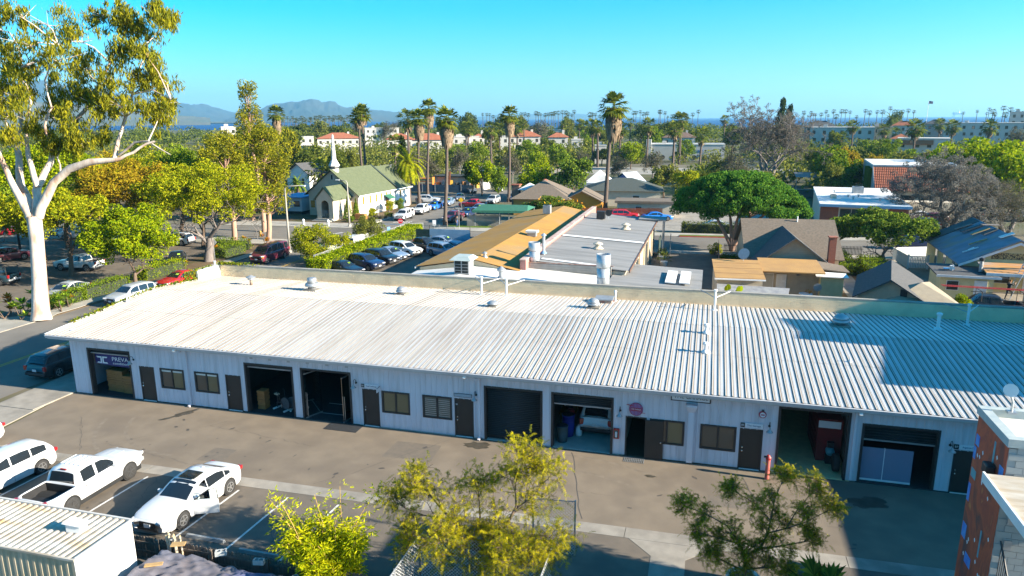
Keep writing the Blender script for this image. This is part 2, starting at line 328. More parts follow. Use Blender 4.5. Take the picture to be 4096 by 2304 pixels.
M_roofd=pm('roof_pan_dirt',(0.265,0.225,0.18),(0.175,0.138,0.10),scale=1.0,rough=0.7,coord='World',stretch=(4.0,0.3,1),lo=0.4,hi=0.7,c3=(0.16,0.125,0.09),s3=0.25,detail=6)
M_block=pm('beige_block',(0.80,0.61,0.38),(0.71,0.54,0.335),scale=0.9,rough=0.85,bump=0.3,bscale=30,coord='World',c3=(0.64,0.48,0.30),s3=0.7)
M_cap=pm('parapet_cap',(0.34,0.31,0.26),(0.26,0.24,0.20),scale=1.5,rough=0.85,coord='World')
M_floorc=pm('workshop_floor',(0.42,0.41,0.36),(0.34,0.335,0.30),scale=1.5,rough=0.6,coord='World')
M_floort=pm('workshop_floor_tan',(0.62,0.50,0.27),(0.52,0.42,0.22),scale=3,rough=0.6,coord='World')
M_floork=pm('rubber_floor',(0.02,0.022,0.025),(0.03,0.032,0.035),scale=8,rough=0.8,coord='World')
M_inwall=pm('inside_wall',(0.66,0.63,0.56),(0.6,0.57,0.5),scale=1,rough=0.8,coord='World')
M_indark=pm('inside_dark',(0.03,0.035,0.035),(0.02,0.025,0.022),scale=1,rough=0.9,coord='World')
M_glass=glassmat('window_glass',(0.055,0.055,0.045))
M_glass_o=glassmat('window_glass_olive',(0.12,0.105,0.055),0.08)
M_glass_g=glassmat('window_glass_blind',(0.10,0.125,0.11),0.08)
M_clear=clearglass('clear_glass')
M_red=pm('red_paint',(0.45,0.03,0.025),(0.36,0.03,0.025),scale=3,rough=0.5)
M_navy=pm('navy_vinyl',(0.035,0.03,0.16),(0.03,0.028,0.13),scale=2,rough=0.5)
M_wood=pm('wood_box',(0.36,0.155,0.045),(0.24,0.10,0.03),scale=3,rough=0.7,stretch=(1,1,9))

XL,XR,YB=-37.4,27.0,15.77
EY,EZ,RY,RZ=-0.66,3.88,8.56,4.62
bld=thing('workshop_building','long low white metal-clad workshop with ribbed white roof and black roll-up doors','building')
OPEN=[(-36.13,-33.02,0.0,3.02),(-32.40,-31.39,0,2.17),(-30.92,-29.29,0.94,2.18),(-28.52,-26.92,0.94,2.18),(-26.42,-25.44,0,2.17),
        (-25.10,-21.99,0,3.02),(-21.49,-18.42,0,3.02),(-17.73,-16.78,0,2.16),(-16.58,-14.97,0.91,2.15),(-14.20,-12.58,0.89,2.16),
        (-12.39,-11.38,0,2.15),(-10.75,-7.67,0,3.0),(-7.18,-4.06,0,3.0),(-3.41,-2.42,0,2.12),(-2.23,-0.60,0.85,2.11),
        (0.18,1.81,0.84,2.1),(2.0,3.01,0,2.09),(3.66,6.74,0,3.36),(7.27,10.42,0,2.92),(11.06,12.06,0,2.07),(14.5,17.5,0,3.0)]
WT=3.86
def siding(x0,x1,z0,z1):
    mb=bx(x0,x1,0.0,0.16,z0,z1)
    k=math.ceil((x0+0.03)/0.3048)
    while k*0.3048<x1-0.03:
        c=k*0.3048;k+=1
        mb.add([(c-0.03,-0.001,z0+0.004),(c-0.014,-0.022,z0+0.004),(c+0.014,-0.022,z0+0.004),(c+0.03,-0.001,z0+0.004),
                (c-0.03,-0.001,z1-0.004),(c-0.014,-0.022,z1-0.004),(c+0.014,-0.022,z1-0.004),(c+0.03,-0.001,z1-0.004)],
               [(0,1,5,4),(1,2,6,5),(2,3,7,6),(0,3,2,1),(4,5,6,7)])
    return mb
wall=bx(XL,XL+0.16,0.165,YB,0.0,4.0).b('side_wall',M_siding,bld)
brk=sorted({XL,XR}|{v for o in OPEN for v in o[:2]})
for a,b in zip(brk,brk[1:]):
    if b-a<0.02:continue
    cov=[o for o in OPEN if o[0]<=a+1e-6 and o[1]>=b-1e-6]
    if not cov:siding(a,b,0.05,WT).b('siding_panel',M_siding,bld)
    else:
        o=cov[0];siding(a,b,o[3],WT).b('siding_panel',M_siding,bld)
        if o[2]>0.1:siding(a,b,0.05,o[2]).b('siding_panel',M_siding,bld)
for a,b in((XL,-36.13),(-33.02,-32.4),(-31.39,-26.42),(-25.44,-25.1),(-21.99,-21.49),(-18.42,-17.73),(-16.78,-12.39),(-11.38,-10.75),(-7.67,-7.18),(-4.06,-3.41),(-2.42,2.0),(3.01,3.66),(6.74,7.27),(10.42,11.06),(12.06,14.5),(17.5,XR)):
    bx(a+0.005,b-0.005,0.012,0.2,0.0,0.05).b('plinth',M_conc,bld)
def frame_of(x0,x1,z0,z1,w_=0.09,proud=0.03,bottom=False,depth=0.3,mat=None):
    mb=MB();mb.box(x0-0.02,x0+w_,-proud,depth,z0,z1+0.02);mb.box(x1-w_,x1+0.02,-proud,depth,z0,z1+0.02);mb.box(x0+w_,x1-w_,-proud+0.003,depth-0.003,z1-w_,z1+0.02)
    if bottom:mb.box(x0+w_,x1-w_,-proud+0.003,depth-0.003,z0,z0+w_)
    return mb
for o in(OPEN[0],OPEN[5],OPEN[6],OPEN[11],OPEN[12],OPEN[17],OPEN[18],OPEN[20]):
    frame_of(o[0],o[1],0.02,o[3]).b('door_frame',M_trim,bld)
# plain doors
def door_part(x0,x1,z1,lock=0):
    d=bx(x0+0.05,x1-0.05,0.02,0.07,0.06,z1-0.05).b('door',M_door,bld)
    fr=frame_of(x0,x1,0.03,z1,0.045,0.012,depth=0.12).b('frame',M_trim,d)
    hx=x0+0.13
    la([(0.035,0),(0.035,-0.03),(0.02,-0.035),(0.03,-0.06),(0.02,-0.075)],(hx,0.02,0.95),10,'Y').b('handle',M_chrome,d)
    la([(0.03,0),(0.03,-0.02),(0.015,-0.025)],(hx,0.02,1.12),10,'Y').b('lock',M_chrome,d)
    bx(x0+0.04,x1-0.04,-0.04,0.02,0.012,0.045).b('sill',M_white,d);return d
for i in(1,4,7,10,16,19):door_part(OPEN[i][0],OPEN[i][1],OPEN[i][3])
# windows with two sashes
def window_part(o,g1,g2,n=2,y=0.0):
    x0,x1,z0,z1=o
    w_=frame_of(x0,x1,z0,z1,0.08,0.035,True,0.12).b('window',M_trim,bld);xm=(x0+x1)/2
    if n==2:
        bx(xm-0.045,xm+0.045,-0.022,0.1,z0+0.082,z1-0.082).b('mullion',M_trim,w_)
    for a,b,g in((x0+0.082,xm-0.047,g1),(xm+0.047,x1-0.082,g2)):
        bx(a,b,0.02,0.035,z0+0.082,z1-0.082).b('pane',g,w_)
        if g in(M_glass_o,M_glass) and x0<-20:bx(a,b,0.012,0.019,z1-0.2,z1-0.09).b('blind',M_inwall,w_)
        if g is M_glass_g:
            for k in range(9):bx(a+0.02,b-0.02,0.013,0.019,z0+0.15+k*0.11,z0+0.17+k*0.11).b('blind_slat',M_galv,w_)
    return w_
for i,g1,g2 in((2,M_glass,M_glass_o),(3,M_glass,M_glass_o),(8,M_glass_o,M_glass_o),(9,M_glass_g,M_glass_g),(14,M_glass,M_glass_o),(15,M_glass,M_glass)):window_part(OPEN[i],g1,g2)
# interior: floors, party walls, back wall
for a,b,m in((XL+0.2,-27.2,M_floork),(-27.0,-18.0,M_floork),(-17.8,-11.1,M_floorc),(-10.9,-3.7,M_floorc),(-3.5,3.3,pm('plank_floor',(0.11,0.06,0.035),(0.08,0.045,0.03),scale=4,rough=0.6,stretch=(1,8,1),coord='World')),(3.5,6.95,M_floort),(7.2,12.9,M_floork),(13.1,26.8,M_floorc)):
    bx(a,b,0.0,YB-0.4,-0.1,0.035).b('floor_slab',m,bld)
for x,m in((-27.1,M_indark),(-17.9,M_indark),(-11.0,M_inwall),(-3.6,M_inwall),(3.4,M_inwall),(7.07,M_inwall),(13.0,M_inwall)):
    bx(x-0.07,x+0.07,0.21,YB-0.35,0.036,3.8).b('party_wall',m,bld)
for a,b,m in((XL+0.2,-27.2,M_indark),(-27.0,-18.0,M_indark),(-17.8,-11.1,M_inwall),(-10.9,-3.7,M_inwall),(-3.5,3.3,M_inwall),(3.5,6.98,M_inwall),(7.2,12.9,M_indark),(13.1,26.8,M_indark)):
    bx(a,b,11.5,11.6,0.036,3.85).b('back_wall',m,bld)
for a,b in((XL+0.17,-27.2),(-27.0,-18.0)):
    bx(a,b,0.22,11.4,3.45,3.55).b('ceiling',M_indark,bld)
# roll-up doors: every slat a piece
def rollup(o,zlow,h=0.1,y=0.16,bulge=0.012,lit=None):
    x0,x1=o[0]+0.1,o[1]-0.1;top=o[3]-0.08;r_=None;n=int((top-zlow)/h)
    base=bx(x0,x1,y+0.03,y+0.05,zlow,top).b('roll_door',M_roll,bld)
    for k in range(n):
        z=top-(k+1)*h
        if r_ is None:
            r_=ad_([(x0,y,0.006),(x1,y,0.006),(x1,y-bulge*2,h/2),(x0,y-bulge*2,h/2),(x0,y,h-0.006),(x1,y,h-0.006),(x0,y+0.02,0.006),(x1,y+0.02,0.006),(x0,y+0.02,h-0.006),(x1,y+0.02,h-0.006)],
                          [(0,1,3,2),(2,3,5,4),(6,7,1,0),(4,5,9,8),(7,6,8,9)]).b('slat',M_roll,base)
            r_.location.z=z
        else:
            c=r_.copy();col.objects.link(c);c.parent=base;c.location.z=z
    bx(x0,x1,y-0.03,y+0.06,zlow-0.06,zlow-0.004).b('bottom_bar',M_galv if zlow>1 else M_trim,base)
rollup(OPEN[11],0.14);rollup(OPEN[12],2.40);rollup(OPEN[18],2.14,h=0.13,bulge=0.03);rollup(OPEN[0],2.72);rollup(OPEN[5],2.78);rollup(OPEN[20],0.14)
# open door of the unit with the round red sign (swung flat against the window)
od=bx(-2.44,-1.57,-0.13,-0.085,0.03,2.06).b('open_door',M_door,bld)
la([(0.035,0),(0.035,-0.03),(0.02,-0.035),(0.03,-0.06),(0.02,-0.075)],(-1.68,-0.13,0.95),10,'Y').b('handle',M_chrome,od)
frame_of(-3.41,-2.42,0.02,2.12,0.05,0.02,depth=0.2).b('door_frame',M_trim,bld)
# glass entrance leaves, swung outwards
def glass_leaf(hx,ang,y0=1.05):
    ca,sa=math.cos(ang),math.sin(ang);L_=1.12
    P=lambda d,z,o_=0.0:(hx+ca*d-sa*o_,y0+sa*d+ca*o_,z)
    e=pz([P(0,0.1,-0.006),P(L_,0.1,-0.006),P(L_,2.62,-0.006),P(0,2.62,-0.006)],(-sa*0.012,ca*0.012,0)).b('glass_door',M_clear,bld)
    pz([P(0,0.03,-0.02),P(L_,0.03,-0.02),P(L_,0.1,-0.02),P(0,0.1,-0.02)],(-sa*0.04,ca*0.04,0)).b('rail',M_metal,e)
    pz([P(0,2.62,-0.02),P(L_,2.62,-0.02),P(L_,2.68,-0.02),P(0,2.68,-0.02)],(-sa*0.04,ca*0.04,0)).b('rail',M_metal,e)
    for s_ in(-1,1):tu([P(L_-0.1,0.15,s_*0.06),P(L_-0.1,1.55,s_*0.06)],0.018,8).b('pull_handle',M_metal,e)
glass_leaf(-20.9,R(-113));glass_leaf(-18.75,R(-101))
bx(-21.35,-20.95,1.1,1.12,0.05,2.9).b('side_glass',M_clear,bld);bx(-18.72,-18.5,1.1,1.12,0.05,2.9).b('side_glass',M_clear,bld)
bx(-21.35,-18.5,1.06,1.14,2.68,2.8).b('transom',M_metal,bld)
# eave: fascia, gutter, downspouts
bx(XL-1.0,XR,-0.56,-0.53,3.60,3.80).b('fascia',M_gutter,bld)
ad_([(XL-1.0,-0.57,3.69),(XR,-0.57,3.69),(XR,-0.70,3.69),(XL-1.0,-0.70,3.69),(XL-1.0,-0.575,3.86),(XR,-0.575,3.86),(XR,-0.76,3.86),(XL-1.0,-0.76,3.86)],
         [(0,1,2,3),(3,2,6,7),(0,3,7,4),(1,5,6,2),(0,4,5,1),(4,7,6,5)]).b('gutter',M_gutter,bld)
bx(XL-0.9,XR,-0.52,0.0,3.60,3.63).b('soffit',M_siding,bld)
for x in(-28.95,-11.02):
    bx(x-0.06,x+0.06,-0.14,-0.024,0.12,3.5).b('downspout',M_siding,bld);cb((x,-0.33,3.6),(0.11,0.5,0.1),rx=R(20)).b('downspout_elbow',M_siding,bld);cb((x,-0.19,0.09),(0.12,0.2,0.09),rx=R(30)).b('downspout_shoe',M_siding,bld)
bx(-0.43,-0.15,-0.2,-0.024,0.1,2.72).b('downspout',M_siding,bld)
ad_([(-0.42,-0.2,2.72),(-0.16,-0.2,2.72),(-0.16,-0.03,2.72),(-0.42,-0.03,2.72),(-0.55,-0.32,3.02),(-0.03,-0.32,3.02),(-0.03,-0.03,3.02),(-0.55,-0.03,3.02),(-0.55,-0.32,3.12),(-0.03,-0.32,3.12),(-0.03,-0.03,3.12),(-0.55,-0.03,3.12)],
         [(0,1,5,4),(1,2,6,5),(3,0,4,7),(4,5,9,8),(5,6,10,9),(7,4,8,11),(8,9,10,11)]).b('rain_header',M_siding,bld)
bx(6.9,7.0,-0.11,-0.024,0.1,3.5).b('downspout',M_siding,bld)
# soffit lamps / small square wall vents
for x in(-24.59,-23.39,-22.2,-21.01,-19.81,-18.61):bx(x-0.09,x+0.09,-0.03,0.0,3.29,3.48).b('wall_vent',M_galv,bld)
for x in(-29.2,-11.6,7.0):cb((x,-0.6,3.6),(0.14,0.24,0.13),rx=R(-25)).b('flood_light',M_white,bld)
# roof: sheathing with every ribbed sheet laid on it
roof=ad_([(XL-1.0,EY+0.1,EZ-0.09),(XR,EY+0.1,EZ-0.09),(XR,RY,RZ-0.09),(XL-1.0,RY,RZ-0.09),(XR,YB,3.95),(XL-1.0,YB,3.95)],[(0,1,2,3),(3,2,4,5)]).b('roof',M_galv,bld)
PW=0.9144
def sheet(y0,z0,y1,z1,name,top=None):
    prof=[(0.0,0.034)]
    for k in range(3):
        a=k*0.3048
        prof+=[(a+0.012,0.034),(a+0.038,0.0),(a+0.075,0.0),(a+0.11,0.0),(a+0.125,0.006),(a+0.14,0.0),(a+0.19,0.0),(a+0.205,0.006),(a+0.22,0.0),(a+0.245,0.0),(a+0.267,0.0),(a+0.293,0.034)]
    prof.append((PW,0.034));mb=MB();n=len(prof)
    rows=[(y0,z0),(y0+(y1-y0)*0.5,z0+(z1-z0)*0.5),(y1,z1)]
    mb.v=[(x,y,z+h) for y,z in rows for x,h in prof]
    for r_ in range(len(rows)-1):
        for i in range(n-1):
            mb.f.append((r_*n+i,r_*n+i+1,(r_+1)*n+i+1,(r_+1)*n+i));k_=(prof[i][0]+prof[i+1][0])/2%0.3048;mb.mi.append(1 if 0.02<k_<0.07 or 0.255<k_<0.285 else 0)
    return mb.b(name,[top or M_rooft,M_roofd],roof)
fs_=sheet(EY,EZ,4.3,EZ+(4.3-EY)*0.0803,'roof_sheet');fs2=sheet(4.15,EZ+(4.15-EY)*0.0803+0.009,RY+0.02,RZ+0.004,'roof_sheet');bs_=sheet(RY-0.02,RZ+0.012,YB-0.02,4.045,'roof_sheet',M_roofw)
nsh=int((XR-(XL-1.02))/PW)
for k in range(nsh):
    for b in(fs_,fs2,bs_):
        c=b if k==0 else b.copy()
        if k:col.objects.link(c);c.parent=roof
        c.location=(XL-1.02+k*PW,0,rnd.uniform(-0.003,0.003))
for k in range(0,nsh,4):
    x0=XL-1.02+k*PW
# rake trim at the left end
ad_([(XL-1.1,EY,EZ-0.12),(XL-1.02,EY,EZ-0.12),(XL-1.02,RY,RZ-0.12),(XL-1.1,RY,RZ-0.12),(XL-1.1,EY,EZ+0.06),(XL-1.02,EY,EZ+0.06),(XL-1.02,RY,RZ+0.06),(XL-1.1,RY,RZ+0.06),(XL-1.1,13.0,4.1),(XL-1.02,13.0,4.1),(XL-1.1,13.0,4.32),(XL-1.02,13.0,4.32)],
         [(0,1,2,3),(4,7,6,5),(0,4,5,1),(1,5,6,2),(0,3,7,4),(3,2,9,8),(7,10,11,6),(2,6,11,9),(3,8,10,7),(8,9,11,10)]).b('rake_trim',M_rooft,bld)
# rear parapet of painted blocks
par=bx(XL-1.1,XR,YB+0.02,YB+0.24,0,4.93).b('parapet',pm('block_mortar',(0.5,0.42,0.31),(0.44,0.37,0.27),scale=2,rough=0.9,coord='World'),bld)
bx(XL-1.12,XR,YB-0.015,YB+0.29,4.932,5.03).b('cap',M_cap,par)
blk=None;rest=MB();cnt=0
for r_ in range(5):
    z=4.925-(r_+1)*0.2;off=0.2 if r_%2 else 0.0;x=-38.48+off
    while x<20:
        if-10.2<x<13.4 and cnt<300:
            if blk is None:
                blk=bx(0.003,0.397,YB,YB+0.03,0.003,0.197).b('block',M_block,par);c=blk
            else:
                c=blk.copy();col.objects.link(c);c.parent=par
            c.location=(x,rnd.uniform(-0.0025,0.0025),z);cnt+=1
        else:
            q=rnd.uniform(-0.0025,0.0025);rest.box(x+0.003,x+0.397,YB+q,YB+0.03,z+0.003,z+0.197)
        x+=0.4
tag(rest.b('blocks',M_block,par),kind='stuff')
side_par=bx(XL-1.1,XL-0.9,13.1,YB+0.0,3.9,4.93).b('parapet_return',M_white,bld)
bx(XL-1.13,XL-0.88,13.07,YB-0.03,4.933,5.0).b('cap',M_white,side_par)
for z in(4.35,):bx(-33.0,20,YB-0.05,YB-0.012,4.02,4.1).b('flashing',M_block,par)

# ---- roof equipment, each a thing of its own
def mushroom_fan(loc,r_,h,label,curb=True,tall=False):
    t=thing('exhaust_fan',label,'roof fan',loc,0,'mushroom exhaust fans on the white roof')
    cb((0,0,0.04),(r_*2.3,r_*2.3,0.1),rx=R(-4.5)).b('curb',M_conc,t)
    la([(r_*0.7,0.07),(r_*0.7,h*0.3),(r_*0.75,h*0.33),(r_*1.15,h*0.36),(r_*1.2,h*0.42),(r_*1.1,h*0.55),(r_*0.95,h*0.6)],n=20).b('base_ring',M_galv,t,True)
    if tall:la([(r_*0.78,h*0.585),(r_*0.78,h*0.9),(r_*0.66,h*0.98),(r_*0.3,h)],n=20).b('hood',M_galv,t,True)
    else:la([(r_*1.02,h*0.61),(r_*1.0,h*0.7),(r_*0.8,h*0.86),(r_*0.45,h*0.95),(r_*0.15,h)],n=20).b('hood',M_galv,t,True)
    return t
mushroom_fan((-27.55,11.81,4.37),0.44,0.95,'large metal mushroom exhaust fan near the left end of the white roof',tall=True)
mushroom_fan((-20.83,12.45,4.32),0.33,0.58,'metal mushroom exhaust fan on white roof left of the braced poles')
mushroom_fan((-6.96,11.81,4.37),0.36,0.68,'metal mushroom exhaust fan beside the red-edged roof hatch')
mushroom_fan((7.84,10.99,4.44),0.42,0.75,'metal mushroom exhaust fan at the edge of the blue roof shadow')
t=thing('dome_vent','low round metal dome vent on white roof right of the braced poles','roof vent',(-13.31,10.04,4.51))
cb((0,0,0.04),(0.62,0.62,0.09),rx=R(-4.5)).b('curb',M_conc,t);la([(0.28,0.08),(0.3,0.18),(0.38,0.19),(0.36,0.27),(0.22,0.36),(0.05,0.39)],n=20).b('hood',M_galv,t,True)
t=thing('stub_vent','short pipe vent with flat conical cap near the parapet corner','roof vent',(-33.12,12.47,4.32))
la([(0.11,-0.02),(0.1,0.5)],n=12).b('pipe',pm('rust_pipe',(0.33,0.23,0.16),(0.25,0.17,0.12),scale=4),t,True);la([(0.24,0.42),(0.24,0.54),(0.36,0.57),(0.36,0.6),(0.04,0.75)],n=14).b('cap',M_galv,t)
t=thing('roof_hatch','low grey roof hatch with red edge against the parapet','roof hatch',(-6.55,14.3,4.16))
bx(-0.6,0.5,-0.45,0.45,-0.02,0.26).b('curb',pm('red_brown',(0.30,0.09,0.06),(0.36,0.3,0.24),scale=3),t);cb((-0.05,0,0.31),(1.25,1.05,0.07),rx=R(3)).b('lid',M_galv,t)
def braced_pole(loc,h,label):
    t=thing('braced_pole',label,'pole',loc,0,'white braced poles along the parapet')
    la([(0.2,-0.02),(0.2,0.03),(0.09,0.06)],n=12).b('base_plate',M_white,t)
    tu([(0,0,0.03),(0,0,h)],0.075,10).b('post',M_white,t);la([(0.11,h-0.06),(0.12,h),(0.11,h+0.06)],n=12).b('collar',M_white,t)
    for s_ in(-1,1):tu([(0,0.03,h*0.62),(s_*0.95,1.5,h*0.72)],0.03,6).b('brace',M_white if s_>0 else M_galv,t)
braced_pole((-15.42,14.25,4.17),1.3,'left of the two white braced poles standing close together by the parapet')
braced_pole((-13.61,14.38,4.15),1.26,'right of the two white braced poles standing close together by the parapet')
braced_pole((0.68,13.77,4.21),1.34,'single white braced pole by the parapet in front of the tan cottage')
braced_pole((15.37,14.02,4.18),1.27,'white braced pole in the blue shade below the dark pickup truck')
def vent_pipe(loc,h,r_,label,cap=True):
    t=thing('vent_pipe',label,'vent pipe',loc,0,'white vent pipes on the metal roof')
    la([(r_*2.4,-0.03),(r_*2.2,0.05),(r_*1.1,0.16)],n=12).b('flashing',M_white,t,True);tu([(0,0,0.1),(0,0,h)],r_,10).b('pipe',M_white,t)
    if cap:la([(r_*1.6,h-0.1),(r_*1.7,h),(r_*0.8,h+0.06)],n=12).b('cap',M_white,t)
vent_pipe((-5.94,14.95,4.12),0.72,0.06,'thin white capped pipe by the parapet right of the roof hatch');vent_pipe((0.22,7.28,4.53),0.5,0.1,'upper of two white vent pipes in line at the roof ridge')
vent_pipe((0.22,4.41,4.30),0.52,0.1,'lower of two white vent pipes in line below the roof ridge');vent_pipe((7.33,4.61,4.31),0.26,0.03,'tiny thin pipe on the sunlit roof beside the shadow step',False)
vent_pipe((13.19,11.81,4.37),0.98,0.1,'tall white capped pipe standing in the blue roof shadow');vent_pipe((-38.1,5.6,4.40),0.35,0.05,'small white pipe at the ivy-edged left end of the roof',False)
t=thing('vent_stack','white capped pipe with bracket on top of the corner parapet','vent pipe',(XL-1.0,15.3,5.0))
tu([(0,0,0),(0,0,0.32)],0.07,10).b('pipe',M_white,t);la([(0.1,0.26),(0.1,0.38)],n=10).b('cap',M_white,t)
# ivy over the left roof edge
def leaves(cs,size,jit=0.35,up_=0.0,aspect=0.6):
    """random leaf quads at centres cs (n,3)"""
    n=len(cs);a=nrg.normal(size=(n,3));a[:,2]*=(1-up_);a/=np.linalg.norm(a,axis=1)[:,None]+1e-9
    b=nrg.normal(size=(n,3));b-=a*(a*b).sum(1)[:,None];b/=np.linalg.norm(b,axis=1)[:,None]+1e-9
    s_=size*(1+jit*nrg.uniform(-1,1,n))[:,None];u_,v_=a*s_*0.5,b*s_*0.5*aspect
    V=np.stack([cs-u_,cs-v_*1.0+u_*0.1,cs+u_,cs+v_+u_*0.1],1).reshape(-1,3);return V,np.arange(4*n).reshape(n,4)
L_ivy=leafmat('ivy_leaf',(0.22,0.20,0.012),(0.12,0.15,0.012),(0.05,0.09,0.01))
cs=[]
for k in range(900):
    y=rnd.uniform(1.2,13.2);d=abs(rnd.gauss(0,0.10));z=(EZ+0.08*(y-EY)) if y<RY else(RZ-0.08*(y-RY))
    cs.append((XL-1.06+rnd.gauss(0,0.07),y,z+0.07+d*0.7-(0.15 if rnd.random()<0.3 else 0)))
for k in range(1500):
    cs.append((XL-1.25+rnd.gauss(0,0.16),rnd.uniform(11.9,15.2),rnd.uniform(4.0,5.1)))
for k in range(700):cs.append((XL-1.0+abs(rnd.gauss(0,1.3)),15.8+rnd.gauss(0,0.12),5.06+abs(rnd.gauss(0,0.08))))
V,Q=leaves(np.array(cs),0.15);tag(fastmesh('ivy',V,Q,L_ivy),'yellow-green ivy creeping along the left roof edge and corner parapet','ivy')
# ================================================================ vehicles
PAINT={}
def paint(name,c):
    if name not in PAINT:PAINT[name]=pm('car_paint_'+name,c,tuple(v*0.93 for v in c),scale=1.5,rough=0.28,spec=0.5,coat=0.6)
    return PAINT[name]
M_cglass=glassmat('car_glass',(0.012,0.016,0.02),0.04)
M_tyre=pm('tyre_rubber',(0.022,0.021,0.02),(0.03,0.029,0.028),scale=9,rough=0.85)
M_rim=pm('alloy_rim',(0.45,0.45,0.45),(0.36,0.36,0.36),scale=4,rough=0.3,metal=0.8)
M_rimk=pm('black_rim',(0.03,0.03,0.03),(0.04,0.04,0.04),scale=4,rough=0.4)
M_lamp=pm('headlamp',(0.55,0.56,0.58),(0.4,0.41,0.43),scale=12,rough=0.1,spec=0.8)
M_tail=pm('tail_lamp',(0.35,0.01,0.012),(0.25,0.01,0.01),scale=12,rough=0.15,spec=0.8)
M_amber=pm('amber_lamp',(0.7,0.22,0.02),(0.6,0.18,0.02),scale=8,rough=0.2)
M_plate=pm('number_plate',(0.6,0.6,0.58),(0.45,0.46,0.5),scale=25,rough=0.5)
M_under=pm('underbody',(0.012,0.012,0.012),(0.016,0.016,0.016),rough=0.9)
M_seat=pm('car_seat',(0.03,0.03,0.032),(0.04,0.04,0.042),scale=6,rough=0.8)
def smoothkeys(keys):
    return[k[0] for k in keys],[k[1] for k in keys]
# every kind: length, width, wheel radius, axle positions, body top line (hood, belt, deck), belt height, greenhouse keys (x, roof z), window spans
KINDS={
 'sedan':dict(L=4.9,W=1.87,wr=0.345,ax=(1.46,-1.45),sill=0.22,belt=0.92,top=[(2.45,0.60),(2.38,0.70),(2.1,0.80),(1.2,0.93),(0.95,0.95),(-1.6,0.97),(-1.75,1.0),(-2.3,0.97),(-2.40,0.90),(-2.45,0.6)],
   gh=[(1.05,0.93),(0.75,1.10),(0.35,1.32),(0.1,1.40),(-0.3,1.45),(-0.9,1.42),(-1.3,1.31),(-1.7,1.13),(-1.98,0.98)],wins=[(0.70,-0.12),(-0.20,-1.25)],qwin=(-1.3,-1.62),wsh=(0.98,0.16),rwin=(-1.28,-1.9),mir=0.62,handles=(-0.05,-1.05),seams=(0.85,-0.16,-1.2)),
 'hatch':dict(L=4.55,W=1.80,wr=0.33,ax=(1.38,-1.36),sill=0.22,belt=0.98,top=[(2.27,0.58),(2.2,0.74),(1.7,0.90),(1.3,0.99),(-1.9,1.04),(-2.15,1.0),(-2.25,0.8),(-2.27,0.6)],
   gh=[(1.45,0.96),(1.0,1.20),(0.5,1.43),(0.1,1.52),(-0.6,1.53),(-1.4,1.46),(-1.85,1.38),(-2.1,1.12),(-2.16,1.0)],wins=[(1.0,0.05),(-0.04,-0.95)],qwin=(-1.03,-1.75),wsh=(1.36,0.42),rwin=(-1.88,-2.13),mir=0.95,handles=(0.1,-0.85),seams=(1.1,0.0,-0.98)),
 'suv':dict(L=4.75,W=1.88,wr=0.37,ax=(1.42,-1.38),sill=0.30,belt=1.08,top=[(2.37,0.65),(2.3,0.92),(1.9,1.02),(1.2,1.10),(-2.0,1.12),(-2.25,1.08),(-2.34,0.9),(-2.37,0.65)],
   gh=[(1.22,1.08),(0.85,1.34),(0.45,1.58),(0.1,1.66),(-0.8,1.68),(-1.6,1.63),(-1.92,1.56),(-2.2,1.2),(-2.26,1.08)],wins=[(0.8,-0.12),(-0.2,-1.1)],qwin=(-1.18,-1.85),wsh=(1.14,0.38),rwin=(-1.96,-2.22),mir=0.75,handles=(0.0,-0.98),seams=(0.95,-0.16,-1.14)),
 'pickup':dict(L=5.4,W=1.88,wr=0.39,ax=(1.72,-1.52),sill=0.42,belt=1.10,top=[(2.70,0.72),(2.62,0.98),(2.3,1.05),(1.25,1.14),(-2.6,1.13),(-2.68,1.10),(-2.70,0.75)],
   gh=[(1.30,1.11),(1.0,1.34),(0.66,1.60),(0.35,1.72),(-0.4,1.75),(-0.82,1.71),(-0.98,1.60),(-1.10,1.12)],wins=[(0.92,0.02),(-0.12,-0.78)],qwin=None,wsh=(1.22,0.60),rwin=(-0.98,-1.09),mir=0.82,handles=(0.12,-0.72),seams=(1.05,-0.05,-1.06),bed=(-1.16,-2.62)),
 'van':dict(L=5.6,W=2.0,wr=0.36,ax=(1.95,-1.55),sill=0.32,belt=1.25,top=[(2.80,0.7),(2.76,1.0),(2.4,1.12),(2.05,1.25),(-2.7,1.27),(-2.78,1.2),(-2.80,0.6)],
   gh=[(2.12,1.23),(1.8,1.5),(1.35,1.86),(1.05,2.0),(0.2,2.06),(-1.8,2.06),(-2.5,2.0),(-2.68,1.8),(-2.76,1.25)],wins=[(1.72,0.95)],qwin=None,wsh=(2.05,1.3),rwin=(-2.62,-2.745),mir=1.62,handles=(1.0,),seams=(1.8,0.88,-0.1)),
}
